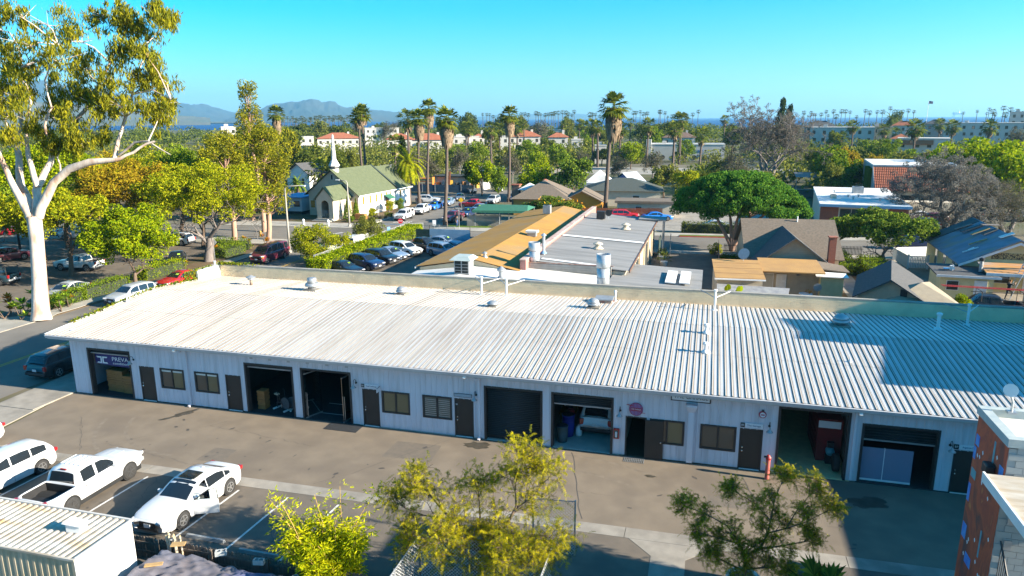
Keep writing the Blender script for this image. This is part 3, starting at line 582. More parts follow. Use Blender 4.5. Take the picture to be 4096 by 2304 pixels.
def car_proto(kind,pcol,rim=None,wins=True,open_side=0,label='',cat='car',side_glass=None,low=None,seams=True,cap=None,dark_low=False,plate=True):
    K=KINDS[kind];L_,W_,wr,ax=K['L'],K['W'],K['wr'],K['ax'];h2=W_/2
    root=thing('car' if kind in('sedan','hatch','suv') else('pickup_truck' if kind=='pickup' else 'van'),label,cat)
    tx,tz=smoothkeys(sorted(K['top']));gx,gz=smoothkeys(sorted(K['gh']));ztop=lambda x:float(np.interp(x,tx,tz));zgh=lambda x:float(np.interp(x,gx,gz))
    def wid(x):
        e=abs(x)/(L_/2);return h2*(1-0.20*max(0,(e-0.80)/0.20)**2.2-0.02*e)
    Ra=wr+0.07
    def zlow(x):
        z=K['sill']+0.10*max(0,(abs(x)-L_/2+0.35)/0.35)**2
        for a in ax:
            d=abs(x-a)
            if d<Ra:z=max(z,wr+math.sqrt(Ra*Ra-d*d))
        return z
    xs=set(np.linspace(-L_/2,L_/2,45).tolist())|{x for x in tx}
    for a in ax:
        for k in range(13):xs.add(a+Ra*math.cos(math.pi*k/12)*0.9999)
    if 'bed' in K:xs|={K['bed'][0],K['bed'][0]+0.02,K['bed'][1],K['bed'][1]-0.02}
    xs=sorted(xs);mb=MB();ring=[]
    for x in xs:
        w_,zt,zl=wid(x),ztop(x),zlow(x);zl=min(zl,zt-0.05);inbed='bed' in K and K['bed'][1]<x<K['bed'][0]
        zm=zl+(zt-zl)*0.55
        half=[(w_-0.05,zl),(w_-0.008,zl+(zt-zl)*0.15),(w_,zm),(w_-0.015,zl+(zt-zl)*0.85),(w_-0.05,zt-0.01)]
        if inbed:half+=[(w_-0.13,zt),(w_-0.135,0.72),(0.0,0.72)]
        else:half+=[(w_-0.12,zt+0.012),(w_*0.5,zt+0.035),(0.0,zt+0.042)]
        ring.append([(x,-y,z) for y,z in half]+[(x,y,z) for y,z in reversed(half[:-1])])
    n=len(ring[0]);vs_=[p for r_ in ring for p in r_];fs=[]
    oxa,oxb=(0.83,-0.14)
    for i in range(len(ring)-1):
        xm=(xs[i]+xs[i+1])/2
        for k in range(n-1):
            if open_side and oxb<xm<oxa and((open_side<0 and k<4) or(open_side>0 and k>=n-5)):continue
            fs.append((i*n+k,i*n+k+1,(i+1)*n+k+1,(i+1)*n+k))
    fs+=[tuple(range(n)),tuple(reversed(range((len(ring)-1)*n,len(ring)*n)))]
    body=mb.add(vs_,fs).b('body',pcol,root,True)
    # greenhouse
    belt=K['belt'];x0g,x1g=gx[0],gx[-1];rz_=max(gz);gxs=sorted(set(np.linspace(x0g,x1g,26).tolist())|set(gx));ring=[]
    tum=0.20 if kind!='van' else 0.14
    def ghw(x,z):  # half width of the greenhouse at height z
        return min(wid(x)-0.07,h2-0.09)-tum*max(0,(z-belt))/(rz_-belt)*0.85
    for x in gxs:
        zr=max(zgh(x),belt+0.012);b=min(belt,ztop(x))-0.03;t_=zr-belt
        half=[(ghw(x,belt),b),(ghw(x,belt+t_*0.45),belt+t_*0.45),(ghw(x,zr-min(0.07,t_*0.3)),zr-min(0.07,t_*0.3)),(ghw(x,zr)-0.06,zr-0.01),(ghw(x,zr)*0.5,zr+0.02),(0,zr+0.028)]
        ring.append([(x,-y,z) for y,z in half]+[(x,y,z) for y,z in reversed(half[:-1])])
    n=len(ring[0]);fs=[]
    for i in range(len(ring)-1):
        xm=(gxs[i]+gxs[i+1])/2
        for k in range(n-1):
            if open_side and oxb<xm<oxa-0.1 and((open_side<0 and k<2) or(open_side>0 and k>=n-3)):continue
            fs.append((i*n+k,i*n+k+1,(i+1)*n+k+1,(i+1)*n+k))
    fs+=[tuple(range(n)),tuple(reversed(range((len(ring)-1)*n,len(ring)*n)))]
    cab=ad_([p for r_ in ring for p in r_],fs).b('cabin',pcol,root,True)
    def glass_top(x_a,x_b,name,k=0.86,off=0.012):
        m_=MB();N_=7;rows=[]
        for i in range(N_):
            x=x_a+(x_b-x_a)*i/(N_-1);zr=max(zgh(x),belt+0.012);w_=(ghw(x,zr)-0.03)*k+0.02
            d=1e-2;sl=(zgh(x+d)-zgh(x-d))/(2*d);nx,nz=-sl/math.hypot(sl,1),1/math.hypot(sl,1)
            rows.append([(x+nx*off,w_*t_,zr+0.02-0.028*abs(t_)**3*1.3+nz*off) for t_ in(-1,-0.5,0,0.5,1)])
        m_.add([p for r_ in rows for p in r_],[(i*5+j,i*5+j+1,(i+1)*5+j+1,(i+1)*5+j) for i in range(N_-1) for j in range(4)]);return m_.b(name,M_cglass,cab,True)
    if K['wsh']:glass_top(K['wsh'][0],K['wsh'][1],'windscreen')
    if K['rwin'] and cap is None:glass_top(K['rwin'][0],K['rwin'][1],'rear_window',0.82)
    def glass_side(xa,xb,s_,name='side_window',off=0.012,mat=None,par=None):
        m_=MB();N_=9;lo_,hi_=[],[]
        for i in range(N_):
            x=xa+(xb-xa)*i/(N_-1);zr=zgh(x);zb=belt+0.035;zt_=max(zb+0.004,zr-0.085)
            lo_.append((x,s_*(ghw(x,zb)+off),zb));hi_.append((x,s_*(ghw(x,zt_)+off),zt_))
        m_.add(lo_+hi_,[(i,i+1,N_+i+1,N_+i) for i in range(N_-1)]);return m_.b(name,mat or M_cglass,par or cab,True)
    for s_ in(-1,1):
        sp=list(K['wins'])+([K['qwin']] if K['qwin'] else[])
        if side_glass is not None:sp=side_glass
        for j,(a,b) in enumerate(sp):
            if open_side==s_ and j==0:continue
            glass_side(a,b,s_)
        # mirror, handles, seams
        if not(open_side==s_):
            cb((K['mir'],s_*(h2+0.06),belt+0.05),(0.12,0.2,0.14)).b('mirror',pcol,root,bevel=0.03)
        for hx in K['handles']:
            if open_side==s_ and hx==K['handles'][0]:continue
            cb((hx,s_*(wid(hx)+0.006),K['belt']-0.14),(0.17,0.03,0.03)).b('door_handle',pcol if kind=='sedan' else M_black,root)
        if seams:
            for sx in K['seams']:
                z0,z1=zlow(sx)+0.06,ztop(sx)-0.05;zm_=zlow(sx)+(ztop(sx)-zlow(sx))*0.55
                ad_([(sx-0.006,s_*(wid(sx)-0.006),z0),(sx+0.006,s_*(wid(sx)-0.006),z0),(sx+0.006,s_*(wid(sx)+0.004),zm_),(sx-0.006,s_*(wid(sx)+0.004),zm_),(sx+0.006,s_*(wid(sx)-0.02),z1),(sx-0.006,s_*(wid(sx)-0.02),z1)],[(0,1,2,3),(3,2,4,5)]).b('door_seam',M_black,root)
    # floor and wheel wells
    bx(-L_/2+0.25,L_/2-0.25,-h2+0.09,h2-0.09,0.2,K['sill']+0.12).b('underbody',M_under,root)
    for a in ax:
        la([(Ra-0.02,-h2+0.06),(Ra-0.02,h2-0.06)],(a,0,wr),18,'Y').b('wheel_well',M_under,root)
        for s_ in(-1,1):
            tw=0.24;y=s_*(h2-0.02)
            wh=la([(wr*0.62,-tw/2),(wr*0.93,-tw/2),(wr,-tw/2+0.05),(wr,tw/2-0.05),(wr*0.93,tw/2),(wr*0.62,tw/2)],(0,0,0),22,'Y').b('wheel',M_tyre,root,True,loc=(a,y-s_*tw/2,wr))
            r_=MB();r_.lathe([(wr*0.66,s_*(tw/2-0.02)),(wr*0.66,s_*(tw/2+0.004)),(wr*0.57,s_*(tw/2+0.006)),(wr*0.55,s_*(tw/2-0.03)),(wr*0.1,s_*(tw/2-0.03))],(0,0,0),22,'Y')
            for k in range(5):
                a_=2*math.pi*k/5+0.3;r_.cbox((math.cos(a_)*wr*0.32,s_*(tw/2-0.008),math.sin(a_)*wr*0.32),(wr*0.56,0.04,wr*0.14),ry=-a_)
            r_.lathe([(wr*0.14,s_*(tw/2-0.03)),(wr*0.13,s_*(tw/2+0.012)),(wr*0.05,s_*(tw/2+0.014))],(0,0,0),10,'Y')
            r_.b('rim',rim or M_rim,wh)
    xf,xr=L_/2,-L_/2;zf=ztop(xf-0.06)
    # front: grille, bumper intake, lamps, plate
    cb((xf-0.005,0,zf-0.12),(0.05,W_*0.42,0.20)).b('grille',M_black,root);cb((xf-0.005,0,K['sill']+0.16),(0.06,W_*0.55,0.12)).b('intake',M_black,root)
    for s_ in(-1,1):
        cb((xf-0.10,s_*W_*0.34,zf-0.03),(0.26,0.36,0.12),rz=-s_*0.38).b('headlight',M_lamp,root,bevel=0.02)
        th=0.32 if kind in('suv','van','pickup') else 0.16
        cb((xr+0.07,s_*(W_*0.40),ztop(xr+0.1)-(0.16 if th>0.2 else 0.08)),(0.16,0.22,th),rz=s_*0.3).b('tail_light',M_tail,root,bevel=0.02)
    if plate:
        cb((xf+0.03,0,K['sill']+0.30),(0.02,0.31,0.16)).b('number_plate',M_plate,root)
    cb((xr-0.012,0,0.72),(0.02,0.31,0.16)).b('number_plate',M_plate,root)
    if dark_low or kind in('suv','pickup','van'):
        for x,d in((xf-0.06,1),(xr+0.06,-1)):
            cb((x,0,K['sill']+0.17),(0.2,W_*0.86,0.2)).b('bumper',M_galv if kind=='pickup' else M_black,root,bevel=0.04)
    if 'bed' in K:
        b0,b1=K['bed'];b0-=0.03;b1+=0.03
        bx(b1,b0,-h2+0.16,h2-0.16,0.722,0.75).b('bed_liner',M_black,root)
        for s_ in(-1,1):bx(b1,b0,s_*(h2-0.165)-0.012,s_*(h2-0.165)+0.012,0.73,1.10).b('bed_side',M_black,root)
        for x in(b0-0.01,b1+0.01):bx(x-0.015,x+0.015,-h2+0.17,h2-0.17,0.73,1.11).b('bed_end',M_black,root)
    if cap=='shell':
        ad_([(K['bed'][1],-h2+0.12,1.12),(K['bed'][0],-h2+0.12,1.12),(K['bed'][0],h2-0.12,1.12),(K['bed'][1],h2-0.12,1.12),(K['bed'][1]+0.15,-h2+0.25,1.70),(K['bed'][0],-h2+0.25,1.74),(K['bed'][0],h2-0.25,1.74),(K['bed'][1]+0.15,h2-0.25,1.70)],
                 [(4,5,6,7),(0,1,5,4),(1,2,6,5),(2,3,7,6),(3,0,4,7)]).b('bed_cap',pcol,root,bevel=0.05)
        for s_ in(-1,1):ad_([(K['bed'][1]+0.2,s_*(h2-0.135),1.2),(K['bed'][0]-0.1,s_*(h2-0.135),1.2),(K['bed'][0]-0.12,s_*(h2-0.215),1.6),(K['bed'][1]+0.3,s_*(h2-0.215),1.6)],[(0,1,2,3)]).b('cap_window',M_cglass,root)
    root['_k']=kind
    return root
def del_k():
    for o in bpy.data.objects:
        if '_k' in o:del o['_k']
C_WHITE=paint('white',(0.60,0.60,0.59));C_BLACK=paint('black',(0.012,0.013,0.016));C_GREY=paint('grey',(0.12,0.125,0.13));C_SILV=paint('silver',(0.38,0.39,0.40));C_BLUE=paint('blue',(0.02,0.16,0.55));C_NAVY=paint('navy',(0.015,0.03,0.085))
C_RED=paint('red',(0.42,0.012,0.02));C_MAR=paint('maroon',(0.12,0.02,0.035));C_LBLUE=paint('light_blue',(0.18,0.24,0.33));C_DGREEN=paint('dark_teal',(0.02,0.045,0.055))
# ================================================================ cars and yard in the foreground
D90=R(90)
CARS={}
def put_car(kind,colr,loc,rz,label,cat='car',group=None,**kw):
    key=(kind,tuple(sorted((k,str(v)) for k,v in kw.items())))
    if key not in CARS:
        c=car_proto(kind,colr,label=label,cat=cat,**kw);CARS[key]=(c,colr);c.location=loc;c.rotation_euler=(0,0,rz)
        if group:c['group']=group
        return c
    p,pc=CARS[key];c=copy_tree(p,loc,rz,label)
    c['category']=cat
    if group:c['group']=group
    elif 'group' in c:del c['group']
    if colr!=pc:recolour(c,pc,colr)
    return c
pk=put_car('pickup',C_WHITE,(-26.55,-10.05,0),D90,'white crew-cab pickup truck parked between hatchback and open-door sedan','pickup truck',rim=M_rimk)
cb((1.9,0,1.12),(0.55,0.5,0.07),ry=R(3)).b('hood_scoop',C_WHITE,pk,bevel=0.03)
for y in(-0.5,-0.25,0.0,0.25,0.5):cb((-0.15,y,1.775),(0.85,0.05,0.02)).b('roof_rib',C_WHITE,pk)
cb((-0.92,0,1.70),(0.06,0.3,0.05)).b('brake_light',M_tail,pk)
cb((-2.72,0,0.96),(0.03,1.35,0.4)).b('tailgate_pad',M_black,pk,bevel=0.02);cb((-2.78,0,0.58),(0.18,1.7,0.17)).b('rear_bumper',M_chrome,pk,bevel=0.03)
sd=put_car('sedan',C_WHITE,(-21.15,-9.75,0),-D90-R(2),'white sedan with its driver door wide open in the bay','car',open_side=1)
ad_([(0.15,-0.42,1.468),(0.15,0.42,1.468),(-0.5,0.42,1.485),(-0.5,-0.42,1.485)],[(0,1,2,3)]).b('sunroof',M_cglass,sd)
for y in(-0.36,0.36):
    cb((-0.12,y,0.52),(0.55,0.5,0.16)).b('seat',M_seat,sd,bevel=0.04);cb((-0.48,y,0.86),(0.16,0.48,0.66),ry=R(-14)).b('seat_back',M_seat,sd,bevel=0.05)
    cb((-0.55,y,1.24),(0.09,0.24,0.16)).b('headrest',M_seat,sd,bevel=0.03)
tu([(0.42+0.0,0.36+0.18*math.cos(a),0.92+0.18*math.sin(a)) for a in[k*math.pi/8 for k in range(17)]],0.015,6,False).b('steering_wheel',M_black,sd)
cb((0.7,0,0.82),(0.4,1.4,0.18)).b('dashboard',M_seat,sd)
la([(0.02,0),(0.09,0.0),(0.01,0.06)],(-0.9,0,1.44),8).b('antenna',C_WHITE,sd)
for k in range(4):la([(0.045,0),(0.045,0.012),(0.034,0.012),(0.034,0)],(2.47,-0.105+k*0.07,0.60),14,'X').b('ring_emblem',M_chrome,sd)
# the open door: hinged at the front edge
hinge=Vector((0.84,0.93,0));A_=R(-64)
def dpt(d,z,o_=0.0):  # d metres back along the door
    return(hinge.x-math.cos(A_)*d-math.sin(A_)*o_,hinge.y-math.sin(A_)*d+math.cos(A_)*o_,z)
dr=MB()
inn=[(0.0,0.28),(0.97,0.28),(1.0,0.60),(0.97,0.93),(0.0,0.92)]
dr.add([dpt(d,z,0.0) for d,z in inn]+[dpt(d,z,-0.07) for d,z in inn],[(0,1,2,3,4),(9,8,7,6,5)]+[(i,(i+1)%5,5+(i+1)%5,5+i) for i in range(5)])
door_o=dr.b('door',C_WHITE,sd)
fr=[(0.04,0.93),(0.62,1.36),(0.94,1.40),(0.98,0.93)]
tu([dpt(d,z,-0.03) for d,z in fr],0.022,6).b('door_window_frame',M_black,door_o)
py([dpt(d,z,-0.03) for d,z in[(0.08,0.93),(0.62,1.34),(0.92,1.38),(0.96,0.93)]]).b('door_glass',M_clear,door_o)
cb(dpt(0.12,0.98,-0.16),(0.12,0.2,0.13)).b('mirror',C_WHITE,door_o,bevel=0.03);cb(dpt(0.86,0.80,-0.08),(0.12,0.05,0.03)).b('handle',C_WHITE,door_o)
hb=put_car('hatch',C_WHITE,(-31.15,-10.25,0),-D90-R(4),'white hatchback cut by the left edge of the picture','car',plate=False)
put_car('sedan',C_WHITE,(-36.3,-8.8,0),-D90,'white car barely showing at the left edge behind the hatchback','car',plate=False)
su=put_car('suv',paint('dark_grey',(0.014,0.014,0.016)),(-41.65,3.3,0),D90,'dark grey SUV parked in the shaded street at the building corner','car')
cb((0.6,-0.2,1.72),(0.9,0.6,0.05),rz=0.5).b('roof_cloth',pm('pale_cloth',(0.5,0.4,0.3),(0.4,0.3,0.22),scale=5),su)
# wheel stops
M_stop=pm('wheel_stop_concrete',(0.34,0.34,0.32),(0.27,0.27,0.26),scale=4,rough=0.9)
ws=None
for i,(x,y,lab) in enumerate(((-23.8,-12.15,'concrete wheel stop behind the white pickup'),(-18.9,-11.75,'painted concrete wheel stop right of the white sedan'),(-16.2,-12.1,'concrete wheel stop nearest the bamboo clump'),(-21.4,-11.9,'concrete wheel stop under the nose of the white sedan'))):
    if ws is None:
        ws=ad_([(-0.9,-0.08,0),(0.9,-0.08,0),(0.9,0.08,0),(-0.9,0.08,0),(-0.86,-0.05,0.13),(0.86,-0.05,0.13),(0.86,0.05,0.13),(-0.86,0.05,0.13)],[(4,5,6,7),(0,1,5,4),(1,2,6,5),(2,3,7,6),(3,0,4,7)]).b('wheel_stop',M_stop);o=ws
    else:o=ws.copy();col.objects.link(o)
    o.location=(x,y,0.0);tag(o,lab,'wheel stop','wheel stops in the parking bays')
# low wooden fence, every picket a piece
M_fence=pm('weathered_wood',(0.15,0.115,0.088),(0.10,0.08,0.064),scale=2,rough=0.9,stretch=(6,6,0.6))
fe=thing('picket_fence','low weathered dog-eared wooden fence along the parking bays','fence',(-20.2,-13.4,0))
pkt=None;k=0;x=-21.0
while x<9.5:
    if pkt is None:
        pkt=pz([(-0.065,0,0),(0.065,0,0),(0.065,0,0.85),(0.03,0,0.92),(-0.03,0,0.92),(-0.065,0,0.85)],(0,0.02,0)).b('picket',M_fence,fe);c=pkt
    else:c=pkt.copy();col.objects.link(c);c.parent=fe
    c.location=(x,rnd.uniform(-0.008,0.008),rnd.uniform(-0.02,0.02));c.rotation_euler=(0,rnd.uniform(-0.02,0.02),0);x+=0.142
for z in(0.3,0.68):bx(-21.1,9.5,-0.05,-0.012,z-0.045,z+0.045).b('rail',M_fence,fe)
for x in(-21,-18.6,-16.2,-13.8,-11.4,-9.0,-6.6,-4.2,-1.8,0.6,3.0,5.4,7.8):bx(x-0.045,x+0.045,-0.15,-0.055,0,0.95).b('post',M_fence,fe)
# corrugated steel shed / container
M_corr=pm('container_roof_paint',(0.50,0.46,0.39),(0.36,0.30,0.22),scale=1.4,rough=0.6,stretch=(0.5,3,1),c3=(0.34,0.22,0.09),s3=0.45)
M_corr2=pm('container_side_paint',(0.52,0.50,0.46),(0.46,0.43,0.39),scale=1.5,rough=0.6)
sh=thing('storage_container','corrugated white steel storage container in the bottom left corner','container',(-19.45,-14.75,0))
def corr_sheet(length,width,pitch,depth,axis):
    n=int(length/pitch);prof=[]
    for i in range(n):
        a=i*pitch;prof+=[(a,0),(a+pitch*0.34,0),(a+pitch*0.5,depth),(a+pitch*0.84,depth)]
    prof.append((n*pitch,0));return prof
ZC=2.5
prof=corr_sheet(12.2,2.9,0.28,0.045,0);m_=len(prof);mb=MB()
mb.add([(-x,y,ZC-h) for y in(0.03,-2.37) for x,h in prof],[(i,m_+i,m_+i+1,i+1) for i in range(m_-1)]).b('roof_sheet',M_corr,sh)
mb=MB();mb.add([(-x,-2.42+h,z) for z in(0.1,ZC-0.02) for x,h in prof],[(i,i+1,m_+i+1,m_+i) for i in range(m_-1)]).b('side_sheet',pm('container_side_tan',(0.46,0.38,0.26),(0.4,0.32,0.2),scale=1.4),sh)
bx(-12.2,0.02,0.04,0.06,0,ZC).b('rear_sheet',M_corr2,sh);bx(0.0,0.03,-2.42,0.05,0.02,ZC-0.06).b('end_wall',M_corr2,sh)
bx(-12.2,0.06,0.03,0.11,ZC-0.03,ZC+0.04).b('top_rail',M_corr2,sh);bx(-12.2,0.06,-2.46,-2.38,ZC-0.06,ZC+0.02).b('top_rail',M_corr,sh);bx(-0.03,0.06,-2.38,0.03,ZC-0.03,ZC+0.035).b('end_rail',M_corr2,sh)
cb((-1.35,-0.95,ZC+0.14),(0.55,0.36,0.30),rz=0.1).b('vent_box',M_white,sh);cb((-1.35,-0.95,ZC+0.30),(0.75,0.46,0.03),rz=0.1,ry=R(6)).b('vent_lid',M_white,sh)
# tarpaulin over a lumber pile
M_tarp=pm('tarp',(0.135,0.098,0.075),(0.125,0.13,0.165),scale=0.45,rough=0.6,bump=0.5,bscale=4,coord='World',c3=(0.045,0.075,0.21),s3=0.35)
nx,ny=90,40;X,Y=np.meshgrid(np.linspace(0,8.8,nx),np.linspace(0,1,ny));rg=np.random.default_rng(3)
def vnoise(x,y,seed,fx,fy):
    g=np.random.default_rng(seed).uniform(-1,1,(64,64));u_,v_=x*fx,y*fy;i,j=np.floor(u_).astype(int),np.floor(v_).astype(int);fu,fv=u_-i,v_-j;fu,fv=fu*fu*(3-2*fu),fv*fv*(3-2*fv)
    G_=lambda a,b:g[a%64,b%64];return(G_(i,j)*(1-fu)+G_(i+1,j)*fu)*(1-fv)+(G_(i,j+1)*(1-fu)+G_(i+1,j+1)*fu)*fv
wd=2.35-0.06*X+0.15*vnoise(X,Y*0,5,1.2,1)
Z=1.05-0.045*X+0.10*vnoise(X,Y,1,0.9,2.5)+0.10*(1-np.abs(vnoise(X,Y*2.3,2,1.7,3))*2)*0.6+0.05*vnoise(X,Y*2.3,4,5,6)
edge=np.minimum(np.minimum(Y,1-Y)*2.35/0.35,np.minimum(X,8.8-X)/0.4);Z=Z-0.55*np.clip(1-edge,0,1)**1.5
Yw=(Y-0.5)*wd+0.06*vnoise(X,Y*2,8,3,5)
V=np.stack([X,Yw,Z],-1).reshape(-1,3);idx=np.arange(nx*ny).reshape(ny,nx);Q=np.stack([idx[:-1,:-1],idx[:-1,1:],idx[1:,1:],idx[1:,:-1]],-1).reshape(-1,4)
tp=fastmesh('tarpaulin',V,Q,M_tarp,loc=(-19.2,-14.85,0));tp.data.polygons.foreach_set('use_smooth',[True]*len(Q));tag(tp,'crumpled brown and blue tarpaulin weighed down behind the low fence','tarpaulin')
# lumber under the tarp
lp=thing('lumber_stack','stack of timber boards under the tarpaulin edge','lumber',(-15.5,-15.85,0))
for i in range(5):
    for j in range(3):bx(-3.4+rnd.uniform(-0.2,0.2),3.0+rnd.uniform(-0.3,0.3),j*0.16,j*0.16+0.14,0.06+i*0.11,0.15+i*0.11).b('board',pm('timber',(0.38,0.24,0.11),(0.3,0.17,0.07),scale=2,stretch=(0.4,5,5)),lp)
M_cinder=pm('cinder_block',(0.36,0.37,0.36),(0.28,0.29,0.29),scale=8,rough=0.95,bump=0.4)
def cinder(loc,rz,label,rx=0):
    mb=MB()
    for x in(-0.18,0,0.18):mb.box(x-0.018,x+0.018,-0.095,0.095,0,0.19)
    for y in(-0.08,0.08):
        mb.box(-0.162,-0.018,y-0.015,y+0.015,0,0.19);mb.box(0.018,0.162,y-0.015,y+0.015,0,0.19)
    o=mb.b('cinder_block',M_cinder,loc=loc,rz=rz);o.rotation_euler[0]=rx;return tag(o,label,'cinder block','cinder blocks weighing the tarp')
cinder((-16.55,-13.75,0.98),0.5,'cinder block at the upper edge of the tarpaulin');cinder((-13.35,-14.15,0.72),1.1,'pale cinder block standing near the bamboo end of the tarpaulin');cinder((-15.0,-13.7,0.85),0.2,'flat cinder block half tucked in the tarpaulin fold')
M_ply=pm('plywood_scrap',(0.42,0.27,0.11),(0.34,0.21,0.09),scale=4,stretch=(1,5,1))
for i,(x,y,z,sx,sy,rz,lab) in enumerate(((-18.3,-13.85,1.20,0.5,0.25,0.4,'tan board scrap at the top of the tarpaulin'),(-18.3,-15.1,1.17,0.6,0.18,0.5,'long tan board scrap on the brown part of the tarpaulin'),(-15.9,-15.35,1.02,0.38,0.22,0.1,'short tan board scrap at the lower tarpaulin edge'))):
    o=cb((0,0,0),(sx,sy,0.04)).b('board_scrap',M_ply,loc=(x,y,z),rz=rz);tag(o,lab,'board','board scraps on the tarp')
# bundle of stakes by the container corner
M_stake=pm('stake_wood',(0.45,0.33,0.16),(0.55,0.5,0.42),scale=5)
for i in range(7):
    o=cb((0,0,0.65),(0.05,0.05,1.3)).b('stake',M_stake,loc=(-19.15+0.11*i,-13.45-0.07*(i%3),0),rz=rnd.uniform(0,1));o.rotation_euler[1]=rnd.uniform(-0.06,0.06);tag(o,('first','second','third','fourth','fifth','sixth','seventh')[i]+' upright wooden stake from the left between container and fence','stake','stakes by the container')

# ================================================================ things at the workshop front
def board_sign(name,x0,x1,z0,z1,label,parts_,y=-0.03):
    t=thing(name,label,'sign',((x0+x1)/2,y,(z0+z1)/2));w_,h=x1-x0,z1-z0
    return t,w_,h
M_signw=pm('sign_white',(0.7,0.7,0.7),(0.66,0.66,0.67),scale=2,rough=0.5);M_txt=pm('sign_text_blue',(0.05,0.10,0.20),(0.05,0.09,0.18));M_txtw=pm('sign_text_white',(0.75,0.75,0.75),(0.7,0.7,0.7));M_blu_s=pm('sign_grey_blue',(0.28,0.32,0.36),(0.34,0.38,0.42),scale=12)
RX=(D90,0,0)
def unit_sign(x0,x1,z0,z1,num,txt,label):
    t,w_,h=board_sign('unit_sign',x0,x1,z0,z1,label,None)
    bx(-w_/2,-w_/2+0.2,-0.02,0.005,-h/2,h/2).b('number_panel',M_trim,t);bx(-w_/2+0.203,w_/2,-0.02,0.005,-h/2,h/2).b('panel',M_signw,t)
    text_mesh('number',num,0.13,M_txtw,t,(-w_/2+0.1,-0.022,0),RX);text_mesh('lettering',txt,0.12,M_txt,t,(0.1,-0.022,0),RX,width=min(w_-0.28,0.62))
unit_sign(-17.78,-16.78,2.27,2.46,'B1','Prevail Conditioning','white unit sign with number B1 above the brown door');unit_sign(1.99,3.0,2.18,2.40,'B5','The Garage','white unit sign with number B5 above the brown door');unit_sign(11.0,12.1,2.15,2.37,'B7','Angstrom Design','white unit sign with number B7 by the mural tower')
t,w_,h=board_sign('unit_sign',-12.41,-11.42,2.26,2.46,'dark framed grey sign above the B3 door between windows',None)
bx(-w_/2,w_/2,-0.015,0.005,-h/2,h/2).b('frame',M_trim,t);bx(-w_/2+0.02,w_/2-0.02,-0.02,-0.016,-h/2+0.02,h/2-0.02).b('panel',M_blu_s,t)
text_mesh('door_digits','83',0.12,M_txtw,t,(-0.38,0.048,-0.55),RX)
t=thing('projecting_sign','small blade sign sticking out beside the B1 door','sign',(-16.66,-0.03,2.28));bx(-0.012,0.012,-0.42,-0.02,-0.10,0.12).b('panel',M_signw,t);tu([(0,0.0,0.14),(0,-0.44,0.14)],0.012,6).b('bracket',M_trim,t)
def gooseneck(x,z,label,big=1.0):
    t=thing('wall_lamp',label,'lamp',(x,-0.02,z),0,'gooseneck lamps on the workshop wall')
    la([(0.06,0.02),(0.06,-0.02)],(0,0,0.1),10,'Y').b('mount',M_trim,t)
    tu([(0,-0.02,0.1),(0,-0.05,0.28),(0,-0.16,0.36),(0,-0.28,0.30),(0,-0.32,0.12)],0.014,6).b('arm',M_trim,t)
    la([(0.03,0.14),(0.05,0.06),(0.07,0.02),(0.15,-0.06),(0.16,-0.08)],(0,-0.32,0),14).b('shade',M_galv,t,True);la([(0.02,-0.02),(0.05,-0.07),(0.05,-0.11),(0.01,-0.14)],(0,-0.32,0),10).b('bulb',pm('lamp_bulb',(0.5,0.4,0.2),(0.45,0.36,0.18)),t,True)
for x,z,lab in((-32.75,2.45,'gooseneck wall lamp beside the blue banner opening'),(-18.09,2.38,'gooseneck wall lamp left of the B1 sign'),(-11.2,2.36,'gooseneck wall lamp beside the downspout and closed roll-up door'),(-3.7,2.3,'gooseneck wall lamp left of the round red sign'),(3.28,2.25,'gooseneck wall lamp right of the B5 sign'),(10.86,2.2,'gooseneck wall lamp left of the B7 sign')):gooseneck(x,z,lab)
# banner
bn=thing('banner','navy vinyl banner with white lettering hung in the first opening','banner',(-34.55,0.38,2.22))
ad_([(-1.45,0,0.36),(1.35,0,0.28),(1.38,0,-0.38),(0.2,-0.03,-0.36),(-1.43,0,-0.30),(-1.45,0.01,0.36),(1.35,0.01,0.28),(1.38,0.01,-0.38),(0.2,-0.02,-0.36),(-1.43,0.01,-0.30)],[(0,1,2,3,4),(9,8,7,6,5),(0,4,9,5),(0,5,6,1),(1,6,7,2),(2,7,8,3),(3,8,9,4)]).b('sheet',M_navy,bn)
text_mesh('lettering','PREVAIL',0.36,M_txtw,bn,(0.62,-0.06,0.09),RX,extrude=0.003,width=1.5);text_mesh('lettering','conditioning',0.22,M_txtw,bn,(0.66,-0.06,-0.17),RX,extrude=0.003,width=1.5)
for s_ in(-1,1):
    mb=MB();q=lambda p:[(-0.88+s_*x,-0.05,z-0.02) for x,z in p]
    mb.poly(q([(0.02,0.22),(0.12,0.22),(0.12,-0.22),(0.02,-0.22)]));mb.poly(q([(0.12,0.22),(0.42,0.22),(0.34,0.13),(0.12,0.13)]));mb.poly(q([(0.12,-0.13),(0.34,-0.13),(0.42,-0.22),(0.12,-0.22)]));mb.b('emblem',M_txtw,bn)
# THE GARAGE signs
gs=thing('name_sign','white sign with black border and letters THE GARAGE under the eave','sign',(-0.35,-0.06,3.42))
bx(-0.94,0.92,-0.01,0.02,-0.22,0.24).b('border',M_trim,gs);bx(-0.89,0.87,-0.016,-0.011,-0.17,0.19).b('panel',M_signw,gs);text_mesh('lettering','THE GARAGE',0.26,M_trim,gs,(0,-0.02,0.01),RX,width=1.6)
M_signr=pm('sign_red',(0.42,0.04,0.07),(0.36,0.035,0.06),scale=4)
rs=thing('round_sign','round red and purple sign reading THE GARAGE above the open door','sign',(-2.93,-0.05,2.55))
la([(0.34,0.015),(0.34,-0.01)],n=28,axis='Y').b('disc',pm('sign_purple',(0.23,0.20,0.42),(0.26,0.22,0.45),scale=3),rs)
tu([(0.325*math.cos(a),-0.015,0.325*math.sin(a)) for a in[k*math.pi/16 for k in range(33)]],0.015,6,False).b('rim',M_signr,rs)
